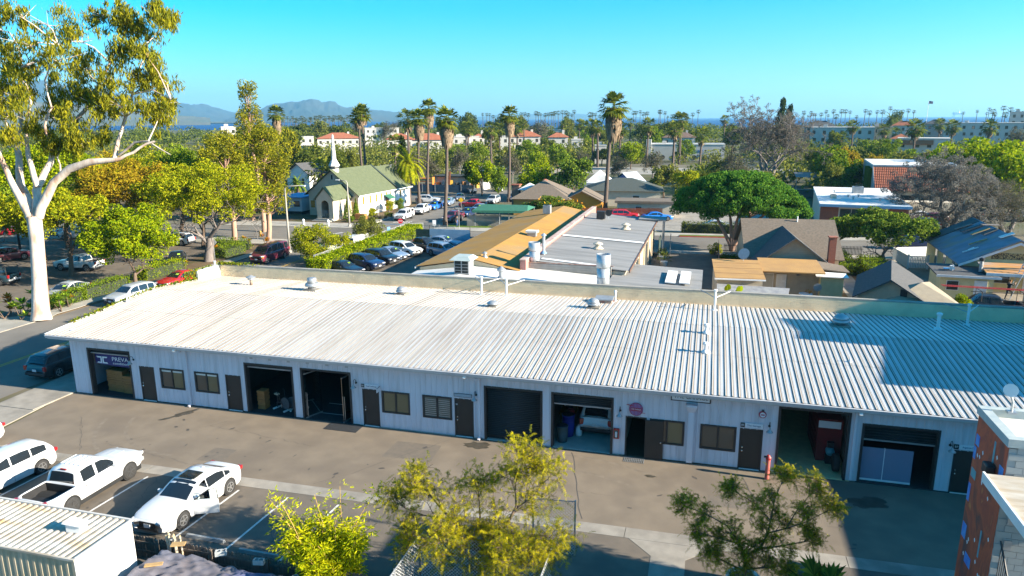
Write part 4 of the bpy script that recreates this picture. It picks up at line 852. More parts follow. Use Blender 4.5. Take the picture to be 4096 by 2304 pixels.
for k in range(-4,5):
    x=k*0.066;hh=math.sqrt(0.30**2-x*x);bx(x-0.014,x+0.014,-0.016,-0.011,-hh,hh).b('stripe',M_signr,rs)
bx(-0.27,0.27,-0.03,-0.017,-0.09,0.08).b('band',M_signr,rs);text_mesh('lettering','THE GARAGE',0.1,M_txtw,rs,(0,-0.033,0),RX,width=0.46)
py([(-0.5,-0.02,0.20),(-0.2,-0.02,0.155),(-0.1,-0.02,0.165),(-0.1,-0.02,0.185),(-0.42,-0.02,0.235)]).b('arrow',M_signr,rs);py([(0.12,-0.02,-0.16),(0.45,-0.02,-0.185),(0.45,-0.02,-0.16),(0.12,-0.02,-0.14)]).b('arrow',M_signr,rs)
rs2=thing('alarm_bell','small round red and white alarm sign high on the wall near B5','sign',(2.94,-0.05,2.9));la([(0.17,0.03),(0.17,-0.03),(0.15,-0.045)],n=22,axis='Y').b('disc',M_signr,rs2);la([(0.125,-0.044),(0.125,-0.05)],n=22,axis='Y').b('face',M_signw,rs2);bx(-0.09,0.09,-0.056,-0.051,-0.025,0.03).b('band',M_signr,rs2);la([(0.05,-0.02),(0.05,0.06)],(0,0,0.17),8).b('cap',M_trim,rs2)
ex=thing('extinguisher_cabinet','red fire extinguisher cabinet on the jamb of the SUV garage','cabinet',(-3.86,-0.02,1.18));bx(-0.14,0.14,-0.14,0,-0.26,0.26).b('box',M_red,ex);bx(-0.11,0.11,-0.146,-0.141,-0.22,0.2).b('glass',M_glass,ex);la([(0.05,-0.15),(0.05,0.08),(0.02,0.13)],(0,-0.155,0),8).b('label',M_signw,ex)
rp=thing('red_standpipe','red painted standpipe bollard beside the B5 door','standpipe',(3.28,-0.75,0));tu([(0,0,0),(0,0,1.05)],0.1,12).b('pipe',pm('red_pipe',(0.50,0.12,0.09),(0.4,0.1,0.08),scale=4),rp);la([(0.12,1.0),(0.13,1.1),(0.08,1.18),(0.05,1.22)],n=12).b('cap',M_red,rp);tu([(-0.2,0,1.12),(0.1,0,1.12)],0.05,8).b('outlet',M_trim,rp)
tag(bx(-19.7,-17.75,-1.0,-0.1,0.004,0.02).b('door_mat',M_floork),'black rubber mat before the glass entrance','mat')
mt=thing('drain_grate','slotted metal mat before the open brown door','mat',(-2.9,-0.45,0.004))
for k in range(12):bx(-0.5+k*0.086,-0.47+k*0.086,-0.22,0.22,0.0,0.015).b('bar',M_galv,mt)
for y in(-0.21,0.0,0.21):bx(-0.5,0.5,y-0.012,y+0.012,0.016,0.022).b('cross_bar',M_galv,mt)
# crates in the first bay
def crate(loc,d,label):
    t=thing('wooden_crate',label,'crate',loc,0,'wooden plyo boxes in the first bay');bx(-d[0]/2+0.02,d[0]/2-0.02,-d[1]/2+0.02,d[1]/2-0.02,0,d[2]).b('core',M_wood,t)
    for z in(0.06,d[2]/2,d[2]-0.06):
        bx(-d[0]/2,d[0]/2,-d[1]/2-0.005,-d[1]/2+0.018,z-0.05,z+0.05).b('slat',M_wood,t);bx(d[0]/2-0.018,d[0]/2+0.004,-d[1]/2+0.02,d[1]/2,z-0.05,z+0.05).b('slat',M_wood,t)
for x,y,z,d,lab in((-35.35,1.0,0.04,(0.6,0.6,0.75),'lower left wooden box in the banner bay'),(-35.35,1.0,0.80,(0.6,0.6,0.62),'upper left wooden box in the banner bay'),(-34.72,0.95,0.04,(0.62,0.6,0.75),'lower middle wooden box in the banner bay'),(-34.72,0.95,0.80,(0.62,0.6,0.62),'upper middle wooden box in the banner bay'),(-33.95,0.85,0.04,(0.75,0.6,0.62),'lower right wooden box in the banner bay'),(-33.95,0.85,0.67,(0.75,0.6,0.5),'upper right wooden box in the banner bay'),(-24.55,0.75,0.04,(0.5,0.5,0.62),'lower brown box beside the exercise bikes'),(-24.55,0.75,0.67,(0.5,0.5,0.5),'upper brown box beside the exercise bikes')):crate((x,y,z),d,lab)
# exercise bikes with fan wheels
def fan_bike(loc,rz,label):
    t=thing('exercise_bike',label,'exercise bike',loc,rz,'fan bikes inside the gym')
    la([(0.36,-0.06),(0.36,0.06)],(0.35,0,0.48),22,'Y').b('fan_cage',pm('fan_cage',(0.05,0.055,0.06),(0.08,0.085,0.09),scale=20),t)
    tu([(0.35,0,0.48),(-0.1,0,0.42),(-0.45,0,0.36)],0.05,8).b('frame',M_black,t);tu([(-0.3,0,0.38),(-0.36,0,0.85)],0.03,8).b('seat_post',M_black,t)
    cb((-0.38,0,0.90),(0.3,0.2,0.09)).b('saddle',pm('cream_saddle',(0.5,0.45,0.33),(0.42,0.38,0.28)),t,bevel=0.03)
    for s_ in(-1,1):
        tu([(0.2,s_*0.12,0.35),(0.05,s_*0.2,0.9),(-0.02,s_*0.24,1.18),(-0.16,s_*0.24,1.2)],0.022,6).b('handlebar',M_black,t);tu([(0.12,s_*0.1,0.42),(0.1,s_*0.12,0.2)],0.02,6).b('crank',M_metal,t)
    for x in(-0.45,0.45):cb((x,0,0.06),(0.1,0.55,0.07)).b('foot',M_white,t)
    tu([(-0.42,0,0.08),(-0.4,0,0.36)],0.03,6).b('stay',M_black,t);tu([(0.45,0,0.08),(0.36,0,0.3)],0.03,6).b('stay',M_white,t)
fan_bike((-23.35,0.75,0.036),R(-18),'left exercise bike with fan wheel in the dark gym opening');fan_bike((-22.35,0.95,0.036),R(200),'right exercise bike with fan wheel in the dark gym opening')
M_lineW=pm('floor_tape',(0.5,0.5,0.5),(0.4,0.4,0.4),scale=5)
for y in(0.9,2.3,3.9):tag(bx(-21.2,-18.6,y,y+0.06,0.036,0.04).b('floor_tape_marking',M_lineW),kind='structure')
# garage with the white SUV
sv=put_car('suv',C_WHITE,(-5.15,3.9,0.036),D90,'white off-road SUV parked inside the half-open garage','car',rim=M_rimk,dark_low=True)
for i,(x,y,r_,h,mat,lab) in enumerate(((-6.75,0.75,0.29,0.85,pm('bin_teal',(0.03,0.075,0.095),(0.04,0.085,0.1)),'dark teal round bin inside the SUV garage'),(-6.6,1.55,0.33,1.15,pm('drum_blue',(0.012,0.03,0.30),(0.015,0.035,0.25)),'tall blue drum inside the SUV garage'))):
    t=thing('drum',lab,'drum',(x,y,0.037));la([(r_*0.85,0),(r_,h*0.5),(r_,h),(r_*1.06,h),(r_*1.06,h+0.04),(r_*0.9,h+0.04)],n=18).b('body',mat,t,True);la([(r_*1.0,h+0.041),(r_*0.9,h+0.07)],n=18).b('lid',M_black,t)
t=thing('gas_cylinder','white gas cylinder between blue drum and SUV','gas cylinder',(-6.05,1.7,0.037));la([(0.16,0),(0.18,0.06),(0.18,0.4),(0.12,0.5),(0.05,0.52),(0.05,0.6)],n=14).b('tank',M_white,t,True);la([(0.09,0.56),(0.09,0.64)],n=10).b('valve',M_metal,t)
t=thing('workbench','cluttered workbench along the garage wall behind the drums','workbench',(-6.9,3.8,0.037));bx(-0.35,0.55,-1.6,2.2,0.86,0.93).b('top',M_wood,t)
for x in(-0.25,0.45):
    for y in(-1.5,2.1):bx(x-0.04,x+0.04,y-0.04,y+0.04,0,0.859).b('leg',M_wood,t)
for i in range(6):cb((rnd.uniform(-0.2,0.4),rnd.uniform(-1.4,1.9),1.03),(0.28,0.25,0.2),rz=rnd.random()).b('tool_box',(M_galv,M_red,M_black)[i%3],t)
# grey cubicle partition standing in the opening by B7
t=thing('partition_screen','two-panel grey-blue office partition across the right roll-up opening','partition',(8.45,0.24,0.036));M_part=pm('partition_fabric',(0.22,0.22,0.30),(0.19,0.19,0.26),scale=30,rough=0.95)
for x0,x1 in((-1.06,-0.12),(-0.1,1.08)):bx(x0,x1,-0.03,0.03,0.12,1.66).b('panel',M_part,t);bx(x0,x1,-0.035,0.035,0.02,0.115).b('kick_rail',M_signw,t)
bx(-0.125,-0.095,-0.04,0.04,0.02,1.68).b('joint',M_signw,t)
# red cabinets and clutter in the tan-floored bay
t=thing('tool_cabinet','tall dark red tool cabinet along the tan workshop wall','cabinet',(6.2,3.4,0.036));bx(-0.5,0.6,-1.6,1.6,0,2.2).b('body',pm('cabinet_red',(0.16,0.01,0.012),(0.12,0.01,0.01),scale=3),t)
for k in range(5):bx(-0.525,-0.502,-1.5,1.5,0.1+k*0.42,0.46+k*0.42).b('drawer',pm('cabinet_red',(0.16,0.01,0.012)),t)
bx(-0.5,0.5,-1.63,-1.602,1.75,2.1).b('notice',M_signw,t)
t=thing('tyre_stack','black off-road wheel leaning in the tan-floored bay','tyre',(6.45,0.85,0.036));la([(0.22,-0.14),(0.4,-0.14),(0.44,-0.08),(0.44,0.08),(0.4,0.14),(0.22,0.14)],(0,0,0.44),20,'X').b('tyre',M_tyre,t,True);la([(0.23,-0.1),(0.05,-0.06)],(0,0,0.44),14,'X').b('rim',M_rim,t)
t=thing('air_compressor','small turquoise tank compressor in the tan-floored bay','compressor',(6.3,1.75,0.036));la([(0.1,-0.3),(0.2,-0.24),(0.2,0.24),(0.1,0.3)],(0,0,0.62),14,'Y').b('tank',pm('turquoise',(0.05,0.25,0.30),(0.04,0.2,0.24)),t,True);bx(-0.2,0.2,-0.25,0.25,0.0,0.42).b('stand',M_black,t);cb((0,0,0.95),(0.3,0.35,0.25)).b('motor',M_black,t)
t=thing('counter','white cabinet with black top inside the open brown door','cabinet',(-1.9,2.2,0.036));bx(-0.5,0.6,-0.4,0.4,0,0.8).b('body',M_white,t);bx(-0.53,0.63,-0.43,0.43,0.802,0.86).b('top',M_black,t)
# ================================================================ surveyed positions (metres)
EUC_LIMBS=[[(-54.36,12.85,-0.06,0.841),(-54.45,12.99,0.65,0.688),(-54.71,13.56,3.25,0.573),(-55.1,14.23,6.42,0.535),(-55.45,14.63,8.47,0.573)],[(-55.57,14.53,8.19,0.382),(-56.33,14.67,9.39,0.325),(-57.39,14.85,11.07,0.268),(-58.17,15.05,12.56,0.229),(-59.16,15.29,14.43,0.191),(-60.0,15.48,16.12,0.134)],[(-55.67,14.55,8.37,0.459),(-56.57,15.23,9.9,0.401),(-57.67,15.77,11.08,0.325),(-58.42,16.69,13.42,0.268),(-59.09,17.43,14.93,0.229),(-58.89,17.86,16.47,0.191),(-59.32,18.21,18.4,0.153),(-59.15,18.92,21.09,0.115),(-59.75,19.28,23.21,0.076)],[(-55.3,14.67,8.47,0.363),(-55.47,15.28,10.11,0.344),(-55.7,15.72,11.12,0.325),(-55.33,16.37,12.32,0.268),(-55.08,17.1,14.0,0.21),(-53.94,17.78,15.5,0.172),(-53.08,18.34,16.82,0.153),(-52.21,18.85,17.95,0.134),(-51.55,19.41,19.46,0.115),(-50.72,20.1,21.34,0.096),(-50.05,20.6,22.66,0.076),(-49.4,21.2,24.35,0.057),(-49.12,21.69,26.05,0.038)],[(-55.3,15.29,10.98,0.249),(-56.12,15.73,12.73,0.21),(-56.73,16.15,14.22,0.172),(-57.17,16.72,16.09,0.134),(-57.01,17.46,17.98,0.096),(-57.47,17.7,19.49,0.076)],[(-55.09,14.74,8.5,0.401),(-54.29,15.01,10.07,0.382),(-53.45,15.25,11.45,0.344),(-51.96,15.6,12.57,0.325),(-50.1,15.92,13.12,0.287),(-48.12,16.5,13.28,0.174),(-47.24,16.83,13.65,0.12),(-46.19,17.26,14.23,0.107),(-44.96,17.74,14.77,0.081)],[(-49.12,17.54,13.21,0.21),(-49.31,18.46,14.92,0.153),(-49.23,19.5,16.8,0.134),(-49.19,20.54,18.71,0.096),(-49.4,21.42,20.26,0.076),(-48.65,22.1,22.18,0.057)],[(-48.78,17.74,13.63,0.115),(-47.13,17.87,14.67,0.096),(-45.62,17.73,14.77,0.076),(-43.36,17.51,13.69,0.038)],[(-54.33,16.31,14.04,0.134),(-54.76,16.4,16.09,0.096),(-54.05,16.67,17.56,0.076),(-54.48,16.8,19.77,0.057)],[(-47.96,19.19,18.65,0.076),(-46.27,19.67,19.01,0.057),(-44.7,19.84,18.26,0.038)],[(-49.95,19.28,21.27,0.076),(-48.23,20.36,22.4,0.057),(-46.86,21.35,23.55,0.038),(-46.24,22.22,25.09,0.029)],[(-57.06,15.79,14.98,0.134),(-57.82,15.5,16.11,0.096),(-58.14,15.42,17.59,0.076)],[(-57.21,17.2,20.94,0.096),(-56.04,18.09,21.52,0.076),(-54.98,19.14,22.86,0.057),(-54.08,20.05,23.84,0.038)],[(-53.49,16.08,12.17,0.076),(-54.31,16.74,13.45,0.057),(-54.44,17.44,14.18,0.029)]]
EUC_CLUMPS=[(-56.34,16.68,25.16,2.1,1.34),(-55.93,19.0,24.71,2.29,1.34),(-50.9,16.84,23.06,1.72,1.34),(-56.32,17.24,22.55,2.29,1.15),(-51.84,16.38,21.47,2.1,1.34),(-53.89,20.58,21.07,1.34,1.15),(-57.89,16.53,20.36,1.15,1.15),(-57.65,19.37,20.51,1.53,0.96),(-54.55,18.92,18.73,1.34,0.96),(-57.74,18.43,18.57,1.72,1.15),(-56.19,15.18,18.65,1.34,1.15),(-55.81,14.32,16.84,1.53,1.15),(-56.57,16.73,16.09,1.15,0.96),(-51.54,15.81,16.09,1.53,1.15),(-51.68,18.59,15.3,1.34,0.96),(-50.28,17.79,17.54,1.34,1.15),(-54.49,16.55,14.59,1.15,0.76),(-60.94,18.83,22.26,1.34,1.15),(-59.62,17.44,24.13,1.53,1.53),(-57.49,14.48,18.65,1.15,1.34),(-56.64,14.14,15.21,1.15,0.76),(-51.97,17.33,14.57,1.15,0.76),(-54.25,17.23,17.2,1.15,0.76),(-51.66,20.5,25.18,1.15,0.86),(-48.88,20.08,25.47,0.96,0.96),(-49.44,21.02,24.52,1.15,0.96),(-46.11,20.77,25.26,1.15,0.96),(-46.19,21.86,24.86,0.96,0.96),(-48.38,21.86,24.21,0.96,0.76),(-46.0,18.85,22.03,0.76,0.96),(-47.39,19.09,20.29,1.15,1.15),(-46.22,20.09,20.32,0.76,1.15),(-47.04,20.58,19.24,1.15,0.76),(-47.85,17.68,17.7,1.15,0.96),(-47.16,19.34,17.16,1.15,1.15),(-46.11,19.91,16.78,0.96,0.76),(-48.78,17.53,19.52,0.76,0.76),(-51.81,18.08,18.49,0.76,0.76),(-47.81,18.37,22.04,0.76,0.96),(-45.98,21.27,17.74,0.76,0.76)]
SHORE_PALMS=[(-223.1,672.1,22.4),(-254.9,784.9,22.7),(-216.3,671.2,22.1),(-207.2,655.5,20.0),(-196.3,718.6,22.2),(-208.2,783.3,23.0),(-206.1,787.7,21.9),(-182.7,727.9,23.3),(-151.6,609.2,21.9),(-177.7,729.4,22.1),(-154.1,648.2,21.3),(-176.9,762.9,22.3),(-181.4,801.8,22.9),(-160.6,713.0,22.5),(-162.9,734.3,23.8),(-133.1,608.5,22.8),(-152.0,721.0,24.0),(-129.7,624.9,23.0),(-149.0,739.8,22.0),(-134.9,681.2,20.9),(-149.9,777.0,24.9),(-105.3,609.6,20.9),(-105.4,624.5,21.3),(-123.7,761.1,21.6),(-113.5,721.5,19.6),(-81.6,739.4,22.9),(-85.8,804.6,23.4),(-72.3,720.1,24.0),(-76.6,797.4,22.1),(-67.5,726.0,22.4),(-74.2,825.7,22.7),(-57.5,764.5,24.0),(-46.7,640.6,23.1),(-46.7,692.5,22.5),(-50.9,812.8,18.7),(-38.7,689.5,19.0),(-31.9,651.1,20.0),(-27.0,719.4,19.7),(-21.1,700.5,20.8),(-17.0,754.9,23.9),(78.4,687.1,21.7),(79.4,644.5,21.6),(87.6,680.1,19.9),(91.9,681.2,20.1),(110.9,795.7,23.1),(116.4,813.7,19.2),(108.8,728.4,22.9),(93.0,599.7,18.2),(119.3,753.4,23.0),(121.7,739.9,22.9),(130.8,774.2,22.4),(117.9,659.9,17.9),(111.5,590.8,22.4),(139.0,720.6,21.4),(123.2,604.5,21.6),(156.2,753.4,22.3),(164.3,760.3,25.7),(149.3,668.9,22.0),(178.8,793.9,22.9),(142.4,612.7,21.7),(186.9,791.8,23.5),(166.0,679.1,21.9),(221.4,738.5,20.7),(231.5,733.0,22.2),(254.4,783.3,20.3),(255.5,781.0,24.2),(191.1,566.4,20.9),(190.7,560.5,19.2),(234.2,679.4,24.4),(197.3,562.8,18.7),(248.1,703.7,23.1),(240.8,675.1,18.4),(253.1,704.3,22.0),(240.0,651.6,20.1),(-438.5,653.2,17.9),(-424.4,634.7,21.0),(-441.2,666.6,20.0),(-431.3,655.6,17.9),(-389.6,593.6,20.4),(-345.2,526.3,17.4),(-439.7,682.3,18.7),(-431.8,674.0,18.3),(-386.3,605.5,19.8),(-370.5,582.5,18.0),(-441.5,705.4,17.9),(-336.5,535.3,17.9),(-429.7,694.7,19.3),(-438.3,717.3,19.1),(-362.0,588.6,20.0),(-334.3,545.3,19.5),(-382.5,633.7,21.0),(-389.9,653.4,19.5),(-401.3,677.3,17.7),(-419.1,714.9,20.2),(-398.0,680.0,19.7),(-409.9,707.2,17.9),(-314.5,538.3,19.6),(-351.0,611.6,19.6),(-357.1,625.6,20.4),(-326.3,573.0,18.7),(-343.1,610.0,17.4),(-360.4,648.9,20.8),(-400.8,729.7,17.5),(-404.3,741.6,18.4),(-397.4,735.2,17.5)]
TOWN_PALMS=[(-72.9,205.6,14.4),(-75.8,225.6,14.0),(-69.4,227.4,14.5),(-81.8,286.2,15.3),(-66.6,340.6,15.0),(-61.1,321.3,14.1),(-40.8,223.3,15.0),(-37.6,213.7,14.8),(-30.9,219.6,14.1),(-21.4,215.6,15.2),(-13.0,221.2,13.9),(-11.6,236.3,16.9),(-96.6,250.5,13.9),(-45.5,384.0,15.1),(-74.7,339.1,14.3),(-43.0,293.7,14.2),(-11.5,236.3,17.0),(-13.1,226.2,13.9),(-3.9,206.5,12.5),(5.4,366.5,16.5),(48.1,252.5,14.4),(65.9,289.9,12.5),(53.4,190.2,14.6),(97.1,333.9,14.0),(88.3,284.5,13.7),(90.4,252.5,14.1),(80.2,337.9,10.2),(39.5,223.5,10.5),(-83.4,159.2,17.8),(-95.2,175.9,10.5),(-97.1,250.3,13.9),(-74.8,96.5,7.6)]
TALL_PALMS=[(-67.51,100.45,18.8,0.0,0.0),(-70.39,104.6,18.2,0.0,0.0),(-95.37,113.23,19.0,0.0,0.0),(-55.73,99.79,17.9,0.3,0.15),(-59.59,114.15,20.1,0.7,0.04),(-39.65,71.69,17.7,0.57,0.2),(-39.14,106.44,18.4,0.38,0.1),(-17.62,91.26,20.2,1.26,0.17)]
FAR_HOUSES=[(-208.4,331.1,13.6,11.8,29.8,'flat'),(-172.2,282.6,20.1,7.9,28.6,'red'),(-192.6,373.2,20.2,11.9,25.3,'flat'),(-134.3,267.9,11.6,8.0,24.0,'red'),(-114.7,254.5,14.9,8.2,21.7,'red'),(-112.4,287.4,7.6,8.9,19.3,'flat'),(-198.2,290.7,13.4,8.8,31.4,'flat'),(-107.7,299.5,5.5,8.3,17.9,'red'),(-111.7,292.9,12.1,9.0,18.9,'flat'),(-90.7,273.4,10.0,9.6,16.5,'flat'),(-81.8,286.2,14.2,8.8,14.4,'red'),(-65.1,279.8,8.4,8.7,11.7,'red'),(-57.0,281.4,5.0,8.1,10.3,'flat'),(-14.6,296.2,13.9,8.2,2.5,'brown'),(-10.5,258.3,29.7,6.0,2.1,'paint'),(-39.6,233.6,4.2,7.4,8.4,'flat'),(-85.6,377.7,5.7,10.6,11.8,'flat'),(48.7,292.9,32.7,12.8,-8.5,'flat'),(44.2,308.7,12.9,13.0,-7.4,'dark'),(70.4,319.6,8.7,11.8,-11.3,'peach'),(87.4,356.8,9.7,12.4,-12.6,'red'),(56.8,222.3,5.2,9.9,-12.5,'red'),(60.1,209.2,13.5,9.7,-13.9,'tile'),(107.9,382.7,9.5,13.5,-14.5,'dark'),(122.6,347.3,39.6,13.9,-17.8,'flat'),(142.0,372.4,9.9,18.8,-19.3,'flat'),(87.1,284.8,21.0,10.3,-15.3,'flat'),(55.4,241.0,14.8,8.5,-11.4,'flat'),(-195.6,232.3,5.8,14.4,36.3,'flat')]
BACK_TREES=[(-97.1,129.8,10.8,9.5,'dark'),(-87.0,124.1,10.0,6.9,'dark'),(-107.3,135.3,14.1,8.4,'euc'),(-93.5,143.3,8.9,6.1,'olive'),(-68.6,122.0,12.8,3.6,'conifer'),(-65.5,117.9,9.8,8.2,'grey'),(-67.8,133.3,9.4,7.6,'grey'),(-68.2,143.8,7.6,6.6,'olive'),(-66.5,155.1,9.3,8.4,'grey'),(-50.7,118.3,8.9,4.9,'dark'),(-175.5,245.9,14.8,12.7,'dark'),(-218.4,325.2,15.7,16.1,'dark'),(-214.5,339.2,16.4,13.2,'olive'),(-189.6,318.7,15.6,15.3,'dark'),(-190.0,374.4,15.8,12.1,'grey'),(-192.9,395.1,16.1,10.8,'grey'),(-150.6,369.3,19.1,11.5,'dark'),(-202.3,390.7,15.4,14.4,'dark'),(-128.3,157.4,12.6,11.5,'euc'),(-182.9,229.1,16.0,11.0,'dark'),(-141.7,160.2,12.5,7.4,'dark'),(-219.9,393.2,14.6,12.9,'grey'),(-48.1,117.0,8.4,7.3,'lime'),(-42.4,110.4,7.1,4.6,'green'),(-35.6,117.4,7.9,7.7,'lime'),(-36.6,112.0,6.3,4.6,'lime'),(-27.3,114.0,9.6,9.5,'glossy'),(-46.9,191.7,9.1,7.5,'green'),(-50.5,180.6,7.2,6.7,'lime'),(-144.9,392.5,21.6,14.7,'dark'),(-119.2,379.7,18.9,11.5,'olive'),(-91.9,355.8,16.1,15.3,'grey'),(-81.6,234.3,13.5,8.1,'olive'),(-91.7,437.7,19.0,7.4,'dark'),(-50.2,149.7,8.5,7.3,'grey'),(-65.6,259.2,9.4,9.2,'dark'),(-53.9,292.1,11.6,8.2,'green'),(-25.5,205.1,9.8,8.3,'lime'),(-25.5,295.5,13.3,8.9,'green'),(-28.6,204.8,7.2,8.3,'grey'),(-23.0,155.1,7.1,7.3,'grey'),(-15.8,170.9,7.8,7.5,'grey'),(-9.1,116.2,7.6,7.2,'olive'),(-4.5,106.4,7.8,5.4,'lime2'),(-34.5,163.5,8.4,6.1,'grey'),(-58.6,382.4,10.2,16.1,'dark'),(-80.2,378.8,16.4,9.7,'olive'),(-117.4,411.3,18.2,14.1,'olive'),(-77.3,183.1,9.1,8.8,'green'),(-80.5,213.7,9.0,8.0,'green'),(-58.6,199.2,9.9,9.2,'green'),(-74.7,318.7,11.2,11.0,'dark'),(-26.4,385.7,15.3,19.3,'dark'),(-39.3,384.7,14.7,12.1,'dark'),(-15.8,366.2,14.6,15.3,'dark'),(-10.0,246.3,8.7,8.6,'green'),(-62.9,187.7,8.1,7.1,'olive'),(-37.7,223.8,6.4,8.0,'dark'),(24.7,265.5,23.4,5.5,'conifer'),(28.2,275.2,21.1,4.4,'conifer'),(8.1,296.4,14.6,9.4,'dark'),(4.6,166.4,8.3,6.5,'grey'),(6.2,141.4,7.3,9.3,'grey'),(27.4,154.5,10.2,10.1,'green'),(25.8,164.8,9.2,8.1,'olive'),(29.6,154.2,9.9,6.2,'autumn'),(43.2,263.4,12.0,4.9,'dark'),(1.5,156.5,6.5,6.2,'dark'),(26.1,144.6,9.6,8.5,'green'),(30.7,148.9,9.1,7.2,'autumn'),(36.4,153.0,8.2,6.6,'autumn'),(49.1,201.4,10.5,8.3,'green'),(41.4,151.9,8.7,9.8,'olive'),(45.0,151.1,8.7,9.0,'grey'),(50.8,159.9,8.7,8.6,'olive'),(47.1,222.2,9.5,7.8,'green'),(26.5,129.4,8.3,7.1,'green'),(31.4,133.6,8.1,7.3,'dark'),(44.2,125.5,12.5,10.6,'lime'),(51.0,128.7,13.4,14.2,'lime'),(51.4,118.0,13.2,13.5,'lime'),(50.4,107.8,11.7,9.8,'lime'),(118.3,513.9,21.0,9.7,'dark'),(108.7,278.1,12.8,10.0,'grey'),(46.4,283.1,11.8,5.5,'dark'),(50.4,180.7,8.3,7.1,'green'),(52.7,169.8,8.3,6.8,'olive'),(22.3,114.8,8.4,5.2,'olive'),(33.8,128.0,7.8,5.3,'autumn')]
# ================================================================ vegetation
M_bark=pm('bark_brown',(0.16,0.11,0.075),(0.10,0.07,0.05),scale=3,rough=0.95,stretch=(3,3,0.6),bump=0.4)
M_barkg=pm('bark_grey',(0.20,0.17,0.15),(0.13,0.11,0.10),scale=3,rough=0.95,stretch=(3,3,0.6),bump=0.4)
M_barkw=pm('bark_white',(0.56,0.47,0.39),(0.44,0.35,0.28),scale=2.2,rough=0.85,stretch=(2,2,0.4),c3=(0.34,0.21,0.14),s3=0.7,bump=0.5,bscale=5)
M_barkp=pm('bark_pink',(0.42,0.24,0.16),(0.30,0.19,0.14),scale=2,rough=0.9,stretch=(2,2,0.5))
M_barkpalm=pm('bark_palm',(0.12,0.085,0.065),(0.075,0.058,0.048),scale=5,rough=0.95,stretch=(1,1,5),bump=0.4)
LF={
 'euc':leafmat('leaf_eucalyptus',(0.075,0.09,0.010),(0.15,0.15,0.010),(0.25,0.22,0.012)),
 'dark':leafmat('leaf_dark',(0.03,0.045,0.01),(0.07,0.09,0.014),(0.12,0.135,0.018)),
 'green':leafmat('leaf_green',(0.05,0.09,0.007),(0.105,0.155,0.01),(0.17,0.21,0.014)),
 'lime':leafmat('leaf_lime',(0.07,0.12,0.004),(0.16,0.21,0.005),(0.25,0.27,0.006)),
 'lime2':leafmat('leaf_gold',(0.10,0.13,0.006),(0.19,0.205,0.007),(0.30,0.28,0.009)),
 'olive':leafmat('leaf_olive',(0.06,0.075,0.016),(0.11,0.12,0.022),(0.165,0.165,0.028)),
 'autumn':leafmat('leaf_autumn',(0.14,0.095,0.008),(0.24,0.16,0.01),(0.26,0.22,0.012)),
 'glossy':leafmat('leaf_glossy',(0.03,0.06,0.01),(0.08,0.125,0.014),(0.17,0.21,0.024)),
 'grey':leafmat('leaf_greyish',(0.07,0.06,0.045),(0.12,0.105,0.075),(0.10,0.11,0.04)),
 'conifer':leafmat('leaf_conifer',(0.012,0.024,0.008),(0.028,0.045,0.012),(0.05,0.07,0.015)),
 'pine':leafmat('leaf_pine',(0.022,0.075,0.014),(0.06,0.15,0.018),(0.13,0.22,0.024)),
 'acacia':leafmat('leaf_acacia',(0.13,0.14,0.012),(0.27,0.245,0.010),(0.42,0.33,0.010),0.45),
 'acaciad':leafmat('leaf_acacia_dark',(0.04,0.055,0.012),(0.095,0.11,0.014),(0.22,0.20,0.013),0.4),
 'bamboo':leafmat('leaf_bamboo',(0.16,0.21,0.005),(0.34,0.34,0.006),(0.52,0.42,0.008),0.45),
 'palm':leafmat('leaf_palm',(0.03,0.055,0.010),(0.07,0.095,0.014),(0.15,0.15,0.02)),
 'palmdead':leafmat('leaf_palm_dead',(0.14,0.10,0.065),(0.21,0.15,0.095),(0.27,0.20,0.13),0.2),
 'farpalm':leafmat('leaf_palm_far',(0.03,0.045,0.014),(0.055,0.07,0.02),(0.085,0.09,0.028)),
}
KN={};ORD=['']+('one two three four five six seven eight nine ten eleven twelve thirteen fourteen fifteen sixteen seventeen eighteen nineteen'.split()+[a+b for a in('twenty','thirty','forty','fifty','sixty','seventy','eighty','ninety','hundred','hundred-ten','hundred-twenty') for b in('','-one','-two','-three','-four','-five','-six','-seven','-eight','-nine')]);bear=lambda p:math.atan2(p[0],p[1]+33.5)
def pts_in(c,r,n,shell=0.55):
    d=nrg.normal(size=(n,3));d/=np.linalg.norm(d,axis=1)[:,None]
    q=np.where(nrg.uniform(size=n)<shell,nrg.uniform(0.78,1.05,n),nrg.uniform(0,1,n)**(1/3));return np.asarray(c)+d*q[:,None]*np.asarray(r)
def crown_pts(c,r,nl,lr,per,seed=0,flat=0.75,low=-0.55):
    """clumpy crown: nl lumps of radius lr over an ellipsoid"""
    g=np.random.default_rng(seed);out=[]
    while len(out)<nl:
        d=g.normal(size=3);d/=np.linalg.norm(d)
        if d[2]<low:continue
        q=g.uniform(0.45,0.95);k=np.asarray(c)+d*q*np.asarray(r);s_=lr*g.uniform(0.6,1.25);out.append(pts_in(k,(s_,s_,s_*flat),int(per*g.uniform(0.6,1.3))))
    return np.concatenate(out)
